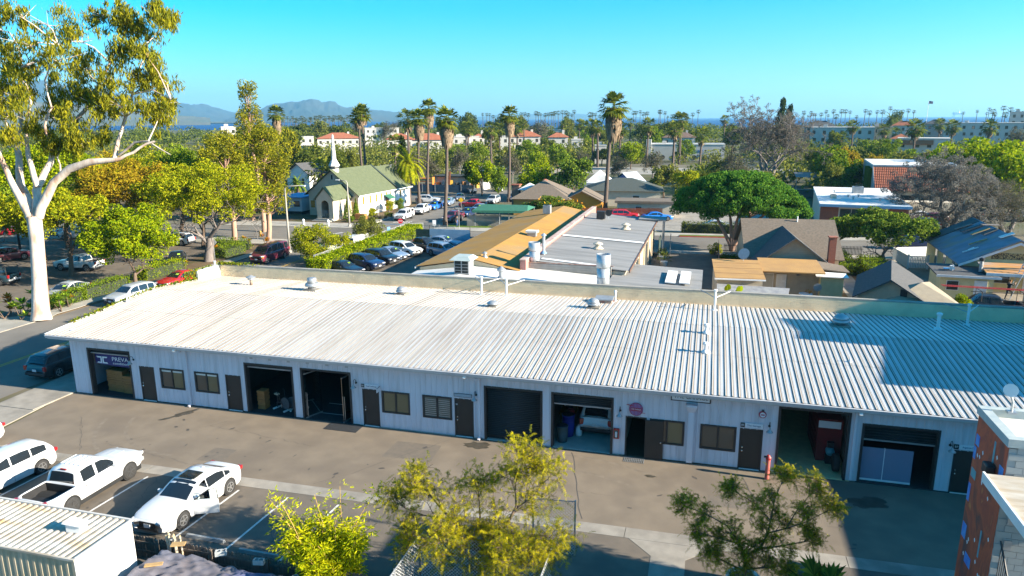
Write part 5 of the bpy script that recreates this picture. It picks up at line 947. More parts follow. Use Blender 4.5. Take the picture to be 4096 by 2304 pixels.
def grow(mb,p,d,L_,r_,depth,q,tips,nsub=3,spread=0.6,ratio=0.72,wob=0.15,upb=0.1,sides=6,thin=0.012,seg=3):
    pts=[p.copy()];rad=[r_];dd=d.copy()
    for k in range(seg):
        dd=(dd+Vector((q.uniform(-1,1),q.uniform(-1,1),q.uniform(-1,1)))*wob+Vector((0,0,upb*0.3))).normalized();pts.append(pts[-1]+dd*(L_/seg));rad.append(max(thin,r_*(1-0.38*(k+1)/seg)))
    mb.tube(pts,rad,max(3,sides),False)
    if depth<=0:tips.append((pts[-1],dd));return
    if depth<=2:tips.append((pts[len(pts)//2],dd))
    for k in range(nsub):
        a=2*math.pi*(k+q.random())/nsub;o_=dd.orthogonal().normalized();o_.rotate(Matrix.Rotation(a,3,dd));nd=(dd*(1-spread*0.5)+o_*spread*q.uniform(0.7,1.3)+Vector((0,0,upb))).normalized()
        s_=pts[-1] if k<nsub-1 or depth<2 else pts[-2]
        grow(mb,s_,nd,L_*ratio*q.uniform(0.8,1.2),rad[-1]*(0.78 if nsub<3 else 0.68),depth-1,q,tips,nsub,spread,ratio,wob,upb,sides-1,thin,seg)
def tree(name,label,loc,parts,cat='tree',group=None):
    t=thing(name,label,cat,loc,0,group)
    for nm,ob in parts:
        ob.parent=t;ob.name=nm
    return t
def std_tree(label,loc,h,rad,leaf,seed,nl=60,lr=1.0,per=220,size=0.28,bark=None,trunk_r=0.28,cz=None,rz_=None,depth=3,fork=0.3,name='leafy_tree',group=None,low=-0.5,flat=0.75,aspect=0.6):
    q=random.Random(seed);mb=MB();tips=[];rz_=rz_ or h*0.36;cz=cz or h-rz_
    grow(mb,Vector((0,0,-0.1)),Vector((q.uniform(-0.05,0.05),q.uniform(-0.05,0.05),1)),max(0.8,h*fork),trunk_r,depth,q,tips,3,0.75,0.75,0.12,0.12,8,0.03)
    t=thing(name,label,'tree',loc,q.uniform(0,6),group);mb.b('trunk',bark or M_bark,t,True)
    V,Q=leaves(crown_pts((0,0,cz),(rad,rad,rz_),nl,lr,per,seed,flat,low),size,aspect=aspect);fastmesh('crown',V,Q,leaf,t);return t

# ---- the big eucalyptus at the left
eu=thing('eucalyptus_tree','towering white-trunked eucalyptus at the left edge of the picture','tree',(-54.4,12.9,0));E0=Vector((-54.4,12.9,0))
mb=MB();q=random.Random(11);tips=[]
for i,l in enumerate(EUC_LIMBS):
    P=[Vector(p[:3])-E0 for p in l];rr=[p[3] for p in l]
    if i==0:
        mb.tube(P,rr,16,False);continue
    PP,RR=[],[]
    for a in range(len(P)-1):
        for s_ in(0,0.5):PP.append(P[a].lerp(P[a+1],s_)+(Vector((q.uniform(-1,1),q.uniform(-1,1),q.uniform(-1,1)))*0.10 if s_ else Vector()));RR.append(rr[a]*(1-s_)+rr[a+1]*s_)
    PP.append(P[-1]);RR.append(rr[-1]);mb.tube(PP,RR,10,False)
for i,(x,y,z,a,b) in enumerate(EUC_CLUMPS):
    c=Vector((x,y,z))-E0;near=min((Vector(p[:3])-E0 for l in EUC_LIMBS[1:] for p in l[2:]),key=lambda p_:(p_-c).length+(2 if p_.z>c.z+1 else 0))
    mid=near.lerp(c,0.5)+Vector((q.uniform(-0.4,0.4),q.uniform(-0.4,0.4),0.3));mb.tube([near,mid,c],[0.07,0.05,0.025],5,False)
    for k in range(5):
        e=c+Vector((q.uniform(-1,1)*a,q.uniform(-1,1)*a,q.uniform(-0.5,1)*b))*0.8;mb.tube([mid.lerp(c,0.6),e],[0.03,0.012],4,False)
mb.b('trunk',M_barkw,eu,True)
pl=[]
for i,(x,y,z,a,b) in enumerate(EUC_CLUMPS):
    g=np.random.default_rng(100+i);c=np.array((x-E0.x,y-E0.y,z))
    for k in range(12):
        d=g.normal(0,0.5,3);cc=c+d*np.array((a,a,b))*1.05;s_=g.uniform(0.14,0.44)
        n=int(105*s_/0.4);P=cc+g.normal(0,1,(n,3))*np.array((s_*0.75,s_*0.75,s_*0.95));pl.append(P)
P=np.concatenate(pl);n=len(P)
# drooping narrow leaves: long axis mostly downward
dn=np.stack([nrg.normal(0,0.45,n),nrg.normal(0,0.45,n),-np.abs(nrg.normal(1,0.4,n))],1);dn/=np.linalg.norm(dn,axis=1)[:,None];sd_=nrg.normal(size=(n,3));sd_-=dn*(sd_*dn).sum(1)[:,None];sd_/=np.linalg.norm(sd_,axis=1)[:,None]
ln=nrg.uniform(0.14,0.30,n)[:,None];wd_=ln*0.20;V=np.stack([P-dn*ln,P-sd_*wd_,P+dn*ln,P+sd_*wd_],1).reshape(-1,3);fastmesh('crown',V,np.arange(4*n).reshape(n,4),LF['euc'],eu)

# ---- trees of the left parking lot and street
std_tree('round bright green tree at the pavement edge behind the white pickup',(-56.9,26.3,0),8.6,4.4,LF['lime'],21,nl=75,lr=0.95,per=300,size=0.22,trunk_r=0.24,cz=5.2,rz_=3.1,fork=0.17,low=-0.9)
std_tree('large spreading grey-branched tree with yellow-green leaves behind the corner parapet',(-57.4,38.4,0),12.4,7.8,LF['lime2'],22,nl=130,lr=1.0,per=210,size=0.24,bark=M_barkg,trunk_r=0.6,cz=7.9,rz_=4.4,fork=0.24,depth=5,low=-0.6)
std_tree('golden brown tree over the left parking lot',(-70.5,40.0,0),12.6,6.4,LF['autumn'],23,nl=85,lr=1.3,per=240,size=0.28,trunk_r=0.35,cz=8.0,rz_=4.4)
std_tree('yellow-green tree hanging over the parked van in the lot',(-66.5,27.5,0),10.0,5.6,LF['lime2'],24,nl=80,lr=1.1,per=240,size=0.26,trunk_r=0.3,cz=6.4,rz_=3.6)
std_tree('yellow-green lot tree left of the white eucalyptus trunk',(-73.5,22.0,0),10.8,6.0,LF['lime2'],25,nl=80,lr=1.2,per=230,size=0.27,trunk_r=0.32,cz=6.8,rz_=3.8)
std_tree('bright green tree behind the eucalyptus limbs in the lot',(-82.0,42.0,0),13.8,7.4,LF['lime'],26,nl=90,lr=1.4,per=220,size=0.3,trunk_r=0.35,cz=9.2,rz_=4.6)
std_tree('dark leafy tree at the far corner of the parking lot',(-72.5,52.0,0),13.0,6.0,LF['green'],27,nl=70,lr=1.3,per=220,size=0.3,trunk_r=0.35,cz=8.6,rz_=4.3)
std_tree('full green tree in the middle of the left parking lot',(-76.0,33.0,0),9.5,5.4,LF['green'],29,nl=70,lr=1.15,per=220,size=0.27,trunk_r=0.3,cz=6.0,rz_=3.5)
std_tree('green tree between the lot and the street corner eucalypts',(-64.5,46.5,0),10.5,4.5,LF['olive'],28,nl=60,lr=1.1,per=220,size=0.26,trunk_r=0.3)
for i,(x,y,h_,r_,k) in enumerate(((-95,30,12,6.5,'lime2'),(-100,52,13,7,'green'),(-88,62,13,6,'lime2'),(-112,40,13,7,'lime'),(-78,70,14,5.5,'euc'),(-92,14,11,6,'lime2'))):
    std_tree(('yellow-green tree at the far side of the left parking lot','dark green tree deep in the left parking lot','tall yellowish tree across the street behind the parking lot','bright tree at the far left behind the parking lot','tall eucalyptus across the street left of the church','yellowish tree at the left edge low behind the eucalyptus')[i],(x,y,0),h_,r_,LF[k],40+i,nl=55,lr=1.5,per=210,size=0.34,trunk_r=0.3)
# columnar ivy-clad eucalypts by the street corner
def column_tree(label,loc,h,rad,z0,leaf,seed,nl,bark,size=0.3,lean=(0.3,0.0)):
    q=random.Random(seed);t=thing('eucalyptus_tree',label,'tree',loc);mb=MB();P=[Vector((lean[0]*s_*2+0.25*math.sin(s_*7),lean[1]*s_*2,h*0.93*s_-0.1)) for s_ in[k/8 for k in range(9)]]
    mb.tube(P,[0.36*(1-0.85*k/8)+0.03 for k in range(9)],9,False);pl=[]
    for k in range(nl):
        s_=q.uniform(z0,1.0);b=P[min(8,int(s_*8))];a=q.uniform(0,6.28);rr=rad*q.uniform(0.3,1.0)*(1.0 if s_<0.8 else(1.25-s_)/0.45);c=Vector((b.x+rr*math.cos(a),b.y+rr*math.sin(a),s_*h));mb.tube([b,c],[0.06,0.02],4,False)
        pl.append(pts_in(c,(0.85,0.85,0.8),int(q.uniform(120,220)),0.5))
    mb.b('trunk',bark,t,True);V,Q=leaves(np.concatenate(pl),size,aspect=0.45);fastmesh('crown',V,Q,leaf,t)
column_tree('dense ivy-clad eucalyptus beside the pale street pole near the church',(-59.5,53.9,0),15.2,3.3,0.28,LF['euc'],61,85,M_barkp)
column_tree('bushy eucalyptus standing behind the lot hedge left of the ivy-clad one',(-61.5,49.0,0),14.6,3.0,0.35,LF['euc'],62,60,M_barkp,lean=(-0.2,0.2))
column_tree('thin tall eucalyptus with a small tuft rising above the horizon',(-64.6,60.5,0),21.5,1.6,0.62,LF['euc'],63,30,M_barkp,lean=(-0.5,0))
column_tree('thick dark eucalyptus across the street by the church corner',(-73.5,70.5,0),14.5,3.4,0.12,LF['dark'],64,85,M_barkp)
column_tree('yellowish eucalyptus behind the mobile office left of the church',(-79.0,82.0,0),15.5,3.6,0.2,LF['euc'],65,75,M_barkp)
# ---- bushes, hedges
def bush(name,label,loc,r_,h,leaf,seed,nl=34,lr=0.6,per=230,size=0.16,cat='bush',group=None):
    t=thing(name,label,cat,loc,0,group);q=random.Random(seed);mb=MB()
    for k in range(6):
        a=q.uniform(0,6.28);mb.tube([(0.1*math.cos(a),0.1*math.sin(a),-0.05),(r_*0.5*math.cos(a),r_*0.5*math.sin(a),h*0.55)],[0.06,0.02],5,False)
    mb.b('stem',M_barkg,t,True);V,Q=leaves(crown_pts((0,0,h*0.52),(r_,r_,h*0.46),nl,lr,per,seed,0.9,-1.0),size);fastmesh('foliage',V,Q,leaf,t);return t
bush('large_bush','big shaggy yellow-green bush behind the maroon van',(-44.3,40.6,0),2.7,4.7,LF['lime2'],71,60,0.7,240,0.17)
bush('large_bush','round olive bush on the corner by the stop sign fence',(-43.0,51.4,0),2.1,4.3,LF['olive'],72,50,0.6,230,0.17)
bush('large_bush','smaller yellow-green bush right of the shaggy one at the kerb',(-42.4,43.5,0),1.5,3.2,LF['lime2'],73,30,0.5,210,0.16)
def hedge(label,x0,x1,y0,y1,h,leaf,n,size=0.13,name='hedge'):
    t=thing(name,label,'hedge',((x0+x1)/2,(y0+y1)/2,0));a,b=(x1-x0)/2,(y1-y0)/2
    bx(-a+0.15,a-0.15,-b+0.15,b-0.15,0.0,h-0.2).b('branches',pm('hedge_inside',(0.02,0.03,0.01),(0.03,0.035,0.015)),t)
    P=np.stack([nrg.uniform(-a,a,n),nrg.uniform(-b,b,n),nrg.uniform(0.05,h,n)],1);f_=nrg.integers(0,3,n);s_=np.where(nrg.uniform(size=n)<0.5,-1,1)
    P[f_==0,2]=h;P[f_==1,0]=(s_*a)[f_==1];P[f_==2,1]=(s_*b)[f_==2];P+=nrg.normal(0,0.10,P.shape)+0.10*np.sin(P[:,[1,0,1]]*2.1);V,Q=leaves(P,size);fastmesh('foliage',V,Q,leaf,t)
hedge('clipped bright green hedge along the tow yard fence',-41.4,-39.3,34.0,61.0,1.75,LF['lime'],24000,0.2)
for i,(x0,x1,y0,y1,h_,k,lab) in enumerate(((-57.2,-55.9,16.2,19.0,1.2,'green','low green hedge in front of the silver sedan in the lot'),(-57.4,-56.0,19.2,24.6,1.25,'green','green hedge section by the footpath left of the round tree'),(-58.2,-56.6,27.6,33.5,1.3,'lime','green hedge section behind the red car at the kerb'),(-59.4,-56.6,40.5,44.5,1.2,'green','green hedge beside the maroon van'),(-62.5,-57.5,44.9,47.0,1.3,'green','green hedge behind the maroon van at the lot exit'))):hedge(lab,x0,x1,y0,y1,h_,LF[k],2600)
# leafy border plants by the eucalyptus foot
M_rosette=leafmat('leaf_rosette',(0.06,0.13,0.01),(0.14,0.22,0.015),(0.24,0.30,0.03));M_flower=leafmat('leaf_orange_flower',(0.30,0.10,0.01),(0.40,0.16,0.01),(0.2,0.15,0.01))
def rosette(loc,s_,label,mat=None,group='rosette plants at the eucalyptus foot'):
    t=thing('rosette_plant',label,'plant',loc,0,group);V,F=[],[];q=random.Random(int(loc[0]*100));mb=MB()
    for h_ in range(3):
        cx,cy,cz=q.uniform(-0.4,0.4)*s_,q.uniform(-0.4,0.4)*s_,(0.35+0.3*h_)*s_;MB
        mb.tube([(0,0,0),(cx,cy,cz)],[0.05,0.03],5,False)
        for k in range(26):
            a=q.uniform(0,6.28);e=q.uniform(0.1,1.2);L_=q.uniform(0.3,0.5)*s_;dx,dy,dz=math.cos(a)*math.cos(e),math.sin(a)*math.cos(e),math.sin(e);b=len(V);wx,wy=-math.sin(a)*0.07*s_,math.cos(a)*0.07*s_
            V+=[(cx,cy,cz),(cx+dx*L_*0.6+wx,cy+dy*L_*0.6+wy,cz+dz*L_*0.6),(cx+dx*L_,cy+dy*L_,cz+dz*L_*0.85),(cx+dx*L_*0.6-wx,cy+dy*L_*0.6-wy,cz+dz*L_*0.6)];F.append((b,b+1,b+2,b+3))
    mb.b('stem',M_bark,t);fastmesh('foliage',np.array(V),np.array(F),mat or M_rosette,t)
for i,(x,y,s_,lab,m_) in enumerate(((-57.6,12.2,1.5,'leafy rosette plant at the far left below the eucalyptus',None),(-56.9,13.6,1.9,'tall rosette plant just left of the eucalyptus trunk',None),(-55.9,12.3,1.2,'small rosette plant touching the left of the eucalyptus foot',None),(-54.7,15.2,1.3,'rosette plant just right of the eucalyptus trunk',None),(-55.5,16.7,1.2,'rosette plant before the silver sedan',None),(-58.3,13.4,1.5,'orange flowering shrub at the far left bed',M_flower),(-56.4,17.7,1.1,'orange flowering plant at the hedge corner',M_flower),(-58.6,41.0,1.2,'orange flowering plant beside the maroon van hedge',M_flower),(-57.2,49.8,1.3,'orange flowering plant by the street corner trunks',M_flower),(-59.0,48.6,1.2,'orange flowering plant left of the corner trunk',M_flower),(-57.6,34.2,0.9,'orange tuft in the hedge behind the red car',M_flower))):rosette((x,y,0.02),s_,lab,m_,None)

# ---- palms
def fan_frond(V,F,org,az,el,L_,q,blades=9,droop=0.25,w_=0.11):
    """fan leaf: a stalk and blades spreading from its end"""
    d=Vector((math.cos(az)*math.cos(el),math.sin(az)*math.cos(el),math.sin(el)));side=Vector((-math.sin(az),math.cos(az),0));upv=d.cross(side)*-1
    o=Vector(org);e=o+d*L_*0.5;b=len(V);s2=side*0.03
    V+=[tuple(o-s2),tuple(o+s2),tuple(e+s2),tuple(e-s2)];F.append((b,b+1,b+2,b+3))
    for k in range(blades):
        a=(k/(blades-1)-0.5)*2.5;bd=d*math.cos(a)+side*math.sin(a);l_=L_*0.62*(1-0.25*abs(a)/1.25)*q.uniform(0.85,1.1);m_=e+bd*l_*0.55;tip=e+bd*l_-Vector((0,0,droop*l_*q.uniform(0.5,1.3)));pw=(side*math.cos(a)-d*math.sin(a))*w_*L_*0.5
        b=len(V);V+=[tuple(e),tuple(m_-pw),tuple(tip),tuple(m_+pw)];F.append((b,b+1,b+2,b+3))
def fan_crown(seed,L_,n,blades,lo=-0.5,hi=1.35,droop=0.25):
    q=random.Random(seed);V,F=[],[]
    for k in range(n):
        u_=(k+0.5)/n;el=hi-(hi-lo)*u_**0.8+q.uniform(-0.1,0.1);fan_frond(V,F,(0,0,0.25*(1-u_)),k*2.4+q.uniform(-0.3,0.3),el,L_*q.uniform(0.85,1.1),q,blades,droop)
    return np.array(V),np.array(F)
def skirt(seed,h,r_,n):
    q=random.Random(seed);V,F=[],[]
    for k in range(n):
        a=q.uniform(0,6.28);t_=q.random();z0=-t_*h*0.75;rr=r_*(0.35+0.65*math.sin(min(1,(t_+0.18))*math.pi*0.75));l_=q.uniform(0.5,1.1)*h*0.33;b=len(V);c,s_=math.cos(a),math.sin(a);w_=q.uniform(0.06,0.14)*r_*1.5
        V+=[(c*rr*0.3,s_*rr*0.3,z0+0.1),(c*rr-s_*w_,s_*rr+c*w_,z0-l_*0.4),(c*rr*0.85,s_*rr*0.85,z0-l_),(c*rr+s_*w_,s_*rr-c*w_,z0-l_*0.4)];F.append((b,b+1,b+2,b+3))
    return np.array(V),np.array(F)
TP=['right of two slim fan palms rising behind the church roof','left of two slim fan palms rising behind the church roof','shaggy-skirted fan palm left of the church spire','left of three fan palms beside the church street','middle and tallest of three fan palms beside the church street','right, nearest fan palm on the church street corner','slim fan palm by the parked cars right of the red pickup','tallest thick-skirted fan palm in the centre behind the grey roof']
for i,(x,y,h_,dx,dy) in enumerate(TALL_PALMS):
    t=thing('fan_palm',TP[i],'palm tree',(x,y,0),0,'tall fan palms near the church');big=1.0 if i<7 else 1.35;q=random.Random(i);zt=h_-1.5*big
    P=[Vector((dx*s_**1.5+0.12*math.sin(s_*5+i),dy*s_**1.5,zt*s_-0.1*(s_==0))) for s_ in[k/10 for k in range(11)]];rr=[0.36*(1-s_/10*0.42)+(0.16 if s_==0 else 0) for s_ in range(11)]
    tu(P,[r_*(0.85 if i<7 else 1.1) for r_ in rr],10,False).b('trunk',M_barkpalm,t,True)
    V,F=fan_crown(50+i,2.25*big,36,9,-0.65,1.35,0.34);fastmesh('crown',V,F,LF['palm'],t,loc=P[-1]);V,F=skirt(80+i,4.2*big if i in(2,3,4,5,6,7) else 2.2,1.05*big,420);fastmesh('dead_frond_skirt',V,F,LF['palmdead'],t,loc=P[-1])
    V,F=fan_crown(150+i,1.5*big,6,8,-0.7,-0.3,0.5);fastmesh('yellow_fronds',V,F,LF['lime2'],t,loc=P[-1])
def pinnate(seed,L_,n,lo,hi,leafl=30,lw=0.05,ll=0.42):
    q=random.Random(seed);V,F=[],[]
    for k in range(n):
        az=k*2.4+q.uniform(-0.2,0.2);el=hi-(hi-lo)*((k+0.5)/n)**0.75;d=Vector((math.cos(az)*math.cos(el),math.sin(az)*math.cos(el),math.sin(el)));side=Vector((-math.sin(az),math.cos(az),0));p=Vector((0,0,0));st=L_*q.uniform(0.85,1.1)/leafl
        for j in range(leafl):
            d=(d+Vector((0,0,-0.055))).normalized();n_=p+d*st;f_=1-abs(j/leafl-0.4)*0.9
            for s_ in(-1,1):
                tip=p+side*s_*ll*f_*L_*0.3+d*0.22*L_*0.3+Vector((0,0,-0.10*L_*0.3*f_));b=len(V);V+=[tuple(p),tuple(p+d*st*1.1),tuple(tip)];F.append((b,b+1,b+2))
            p=n_
    return np.array(V),np.array(F)
def date_palm(label,loc,th,L_,n,seed,leaf='palm',lo=-0.7):
    t=thing('date_palm',label,'palm tree',loc);tu([(0,0,-0.1),(0,0,th*0.5),(0,0,th)],[0.5,0.42,0.55],12,False).b('trunk',M_barkpalm,t,True);V,F=pinnate(seed,L_,n,lo,1.4);fastmesh('crown',V,F,LF[leaf],t,loc=(0,0,th));return t
date_palm('broad date palm with arching fronds behind the church roof',(-57.8,99.5,0),8.0,4.6,70,5,'lime2');date_palm('dark date palm behind the umbrella pine near the paint store',(-1.5,118.0,0),4.6,4.6,50,6);date_palm('small date palm between the tow yard cars and the church house',(-85.5,104,0),3.2,3.2,30,7,'green')
date_palm('tall shore date palm left of the pale apartment roofs',(95,420,0),14.5,6.5,50,8)
# town and shore fan palms: shared meshes, every palm its own object
far_tr=tu([(0,0,0),(0,0,0.5),(0,0,1)],[0.34,0.26,0.22],6,False);V,F=fan_crown(9,2.3,22,6,-0.9,1.3,0.3);V2,F2=skirt(10,2.6,0.9,90)
pp=thing('fan_palm','slender fan palm standing in the row along the shoreline','palm tree',(0,0,0),0,'fan palms along the shoreline');ptr=far_tr.b('trunk',M_barkpalm,pp);pcr=fastmesh('crown',V,F,LF['farpalm'],pp);first=True
for i,(x,y,h_) in enumerate(sorted(SHORE_PALMS,key=lambda p:math.atan2(p[0],p[1]+33.5))):
    r_=pp if first else copy_tree(pp,(x,y,0));first=False;r_.location=(x,y,-1.0);r_.rotation_euler=(rnd.uniform(-0.03,0.03),rnd.uniform(-0.03,0.03),rnd.uniform(0,6));s_=rnd.uniform(0.8,1.5)
    for c in r_.children:
        if c.name.startswith('trunk'):c.scale=(1,1,h_-1.0)
        else:c.location=(0,0,h_-1.2);c.scale=(s_,s_,s_)
V,F=fan_crown(19,2.4,30,7,-0.8,1.3,0.35);p2=thing('fan_palm','green fan palm standing among the houses and gardens of the town','palm tree',(0,0,0),0,'fan palms among the houses');far_tr.b('trunk',M_barkpalm,p2);fastmesh('crown',V,F,LF['palm'],p2);fastmesh('dead_frond_skirt',V2,F2,LF['palmdead'],p2);first=True
for i,(x,y,h_) in enumerate(sorted(TOWN_PALMS,key=lambda p:math.atan2(p[0],p[1]+33.5))):
    r_=p2 if first else copy_tree(p2,(x,y,0));first=False;r_['label']='green fan palm among the town gardens, number %s from the left'%ORD[i+1];r_.location=(x,y,-0.1);r_.rotation_euler=(rnd.uniform(-0.03,0.03),rnd.uniform(-0.03,0.03),rnd.uniform(0,6));s_=rnd.uniform(1.15,1.6)
    for c in r_.children:
        if c.name.startswith('trunk'):c.scale=(1.3,1.3,h_-1.4)
        else:c.location=(0,0,h_-1.5);c.scale=(s_,s_,s_)

# ---- umbrella pine
pn=thing('umbrella_pine','spreading dark green umbrella pine in front of the cottage','tree',(3.0,60.2,0));mb=MB();q=random.Random(5);pl=[]
for k in range(5):
    a=(-2.6,-1.9,0.2,1.2,-0.6)[k];dxy=(2.6,1.0,1.6,2.4,3.4)[k];sx=(-1,-0.5,0.3,0.8,1)[k]
    e=Vector((sx*dxy,q.uniform(-1.5,1.5),4.6));m_=Vector((sx*dxy*0.35,0,2.1));mb.tube([(0,0,-0.1),(sx*0.15,0,0.7),m_,m_.lerp(e,0.6)+Vector((0,0,0.3)),e],[0.34,0.28,0.22,0.17,0.12],8,False)
    for j in range(7):
        f_=e+Vector((q.uniform(-2.2,2.2)+sx*1.2,q.uniform(-2.6,2.6),q.uniform(0.3,2.6)));mb.tube([e,e.lerp(f_,0.5)+Vector((0,0,0.2)),f_],[0.09,0.06,0.03],5,False)
mb.b('trunk',M_barkp,pn,True)
for k in range(330):
    a=q.uniform(0,6.28);u_=math.sqrt(q.random());x,y=8.0*u_*math.cos(a),5.6*u_*math.sin(a);zt=9.9-3.4*u_**2.4-(0.8 if x>3 else 0)*u_;zb=4.7+0.6*u_;z=zt if q.random()<0.5 else q.uniform(zb,zt);pl.append(pts_in((x+1.8-(1.2 if True else 0),y,z-0.35),(0.85,0.85,0.55),260,0.5))
P=np.concatenate(pl);n=len(P);d_=nrg.normal(size=(n,3))+np.array((0,0,0.9));d_/=np.linalg.norm(d_,axis=1)[:,None];s2=nrg.normal(size=(n,3));s2-=d_*(s2*d_).sum(1)[:,None];s2/=np.linalg.norm(s2,axis=1)[:,None];V=np.stack([P-d_*0.14,P-s2*0.055,P+d_*0.2,P+s2*0.055],1).reshape(-1,3);fastmesh('crown',V,np.arange(4*n).reshape(n,4),LF['pine'],pn)
# ---- bare grey trees
def bare_tree(label,loc,L0,r0,seed,depth,spread,ratio,squash=1.0,leaf_n=0,leaf=None,trunks=1,nsub=3,upb=0.12,thin=0.016,lsize=0.16):
    q=random.Random(seed);t=thing('bare_tree',label,'tree',loc);mb=MB();tips=[]
    for k in range(trunks):
        a=6.28*k/trunks+0.5;d=Vector((math.cos(a)*0.35*(trunks>1),math.sin(a)*0.35*(trunks>1),1)).normalized();grow(mb,Vector((math.cos(a)*0.4*(trunks>1),math.sin(a)*0.4*(trunks>1),-0.1)),d,L0,r0,depth,q,tips,nsub,spread,ratio,0.16,upb,8,thin,3)
    mb.b('trunk',M_barkg,t,True)
    if leaf_n:
        P=np.concatenate([pts_in(p,(0.5,0.5,0.4),leaf_n,0.2) for p,d in tips]);V,Q=leaves(P,lsize,aspect=0.35);fastmesh('crown',V,Q,leaf,t)
    return t
bare_tree('huge leafless grey tree rising above the umbrella pine',(13,150,0),6.1,0.55,3,5,0.62,0.74,trunks=3,leaf_n=34,leaf=leafmat('leaf_grey_far',(0.10,0.085,0.07),(0.15,0.13,0.11),(0.12,0.115,0.075)),upb=0.06,thin=0.05,lsize=0.3)
bare_tree('dense grey twiggy tree right of the tile-roofed building',(33.6,83.0,0),4.0,0.5,4,5,0.85,0.76,trunks=2,leaf_n=80,leaf=leafmat('leaf_grey_twig',(0.12,0.112,0.10),(0.19,0.175,0.155),(0.14,0.135,0.105)),lsize=0.24,upb=0.02)
bare_tree('smaller grey twiggy tree at the right edge over the parked cars',(40.5,82.0,0),3.0,0.4,5,5,0.8,0.72,trunks=2,leaf_n=30,leaf=LF['grey'],upb=0.04)
std_tree('spreading glossy-leaved tree between cottage and yellow house',(19.4,55.0,0),6.4,6.2,LF['glossy'],33,nl=80,lr=0.95,per=300,size=0.26,bark=M_barkg,trunk_r=0.3,cz=4.2,rz_=2.1,fork=0.2,depth=4)
for i,(x,y,s_) in enumerate(((-25.5,82.5,1.0),(-21.5,81.0,0.9),(-28.4,83.5,0.7))):
    t=std_tree(('orange tree laden with fruit before the brown-roofed house','right orange tree before the yellow house wall','small orange tree at the left of the brown-roofed house')[i],(x,y,0),4.3*s_,2.3*s_,LF['glossy'],35+i,nl=26,lr=0.7,per=200,size=0.2,trunk_r=0.1,cz=2.7*s_,rz_=1.5*s_)
    P=pts_in((0,0,2.7*s_),(2.4*s_,2.4*s_,1.6*s_),60,1.0);V,Q=leaves(P,0.22,aspect=1.0);tag(fastmesh('fruit',V,Q,leafmat('orange_fruit',(0.45,0.16,0.01),(0.5,0.2,0.01),(0.5,0.25,0.02),0.1),t),kind='stuff')
# ---- background trees: shared shapes, each its own object
PROTO={}
def proto(kind):
    shape='conifer' if kind=='conifer' else('bare' if kind=='grey' else('round'+str(len(PROTO)%3)))
    if kind in PROTO:return PROTO[kind]
    t=thing('garden_tree','x','tree');q=random.Random(len(PROTO)+3);mb=MB();tips=[]
    if shape=='bare':
        grow(mb,Vector((0,0,0)),Vector((0,0,1)),2.6,0.25,4,q,tips,3,0.8,0.72,0.15,0.08,5,0.03);mb.b('trunk',M_barkg,t);P=np.concatenate([pts_in(p,(0.8,0.8,0.7),26,0.3) for p,d in tips]);zz=P[:,2].max();P[:,2]*=8/zz;m_=np.abs(P[:,:2]).max();P[:,:2]*=4.0/m_;V,Q=leaves(P,0.38,aspect=0.4)
    elif shape=='conifer':
        mb.tube([(0,0,0),(0,0,7.8)],[0.25,0.03],6,False);mb.b('trunk',M_bark,t);P=np.concatenate([pts_in((q.uniform(-1,1)*(8-z)*0.42,q.uniform(-1,1)*(8-z)*0.42,z),(0.7,0.7,0.5),46,0.4) for z in[0.8+7*k/60 for k in range(60)]]);V,Q=leaves(P,0.36)
    else:
        grow(mb,Vector((0,0,0)),Vector((0,0,1)),2.4,0.25,2,q,tips,3,0.7,0.75,0.12,0.1,6,0.04);mb.b('trunk',M_bark,t);V,Q=leaves(crown_pts((0,0,4.6),(3.7,3.7,3.1),34,1.15,110,len(PROTO)+7,0.8,-0.7),0.46)
    fastmesh('crown',V,Q,LF[kind],t);PROTO[kind]=t;t['_new']=1;return t
TL={'dark':'dark evergreen garden tree','green':'mid-green garden tree','lime':'bright lime-green garden tree','lime2':'golden-green tree beside the pine','olive':'olive-toned garden tree','autumn':'rusty brown tree in the scrub','glossy':'glossy broadleaf tree behind the brown-roofed house','grey':'greyish half-bare garden tree','conifer':'dark pointed conifer','euc':'yellow-green eucalyptus left of the church'}
for(x,y,h_,w_,kind) in sorted(BACK_TREES,key=bear):
    p=proto(kind)
    if '_new' in p:t=p;del p['_new']
    else:t=copy_tree(p)
    KN[kind]=KN.get(kind,0)+1;tag(t,'%s, number %s of its kind from the left'%(TL[kind],ORD[KN[kind]]),'tree','background '+kind+' trees');t.location=(x,y,-0.1);t.rotation_euler=(0,0,rnd.uniform(0,6));s_=max(w_,h_*0.5)/8;t.scale=(s_,s_,h_/8)
# far tree belt that reads as one mass, behind the houses
pl=[]
for k in range(620):
    a=rnd.uniform(R(-58),R(24));D=rnd.uniform(430,860);x,y=D*math.sin(a),-33+D*math.cos(a)
    if y>930:continue
    h_=rnd.uniform(5,12)*(1.0 if D<700 else 0.9);pl.append(pts_in((x,y,h_*0.55),(rnd.uniform(4,9),rnd.uniform(4,9),h_*0.5),130,0.7))
V,Q=leaves(np.concatenate(pl),1.5);tag(fastmesh('tree_belt',V,Q,LF['dark']),'dark belt of far trees between the town and the sea','tree belt',kind='stuff')
pl=[]
for k in range(360):
    a=rnd.uniform(R(-58),R(-6));D=rnd.uniform(170,420);x,y=D*math.sin(a),-33+D*math.cos(a)
    if D<260 and a>R(-30):continue
    h_=rnd.uniform(3,8);pl.append(pts_in((x,y,h_*0.5),(rnd.uniform(3,6),rnd.uniform(3,6),h_*0.5),110,0.7))
for k in range(260):
    x=rnd.uniform(-60,110);y=rnd.uniform(228,400);h_=rnd.uniform(2,5.5);pl.append(pts_in((x,y,h_*0.5),(rnd.uniform(2,5),rnd.uniform(2,5),h_*0.5),90,0.7))
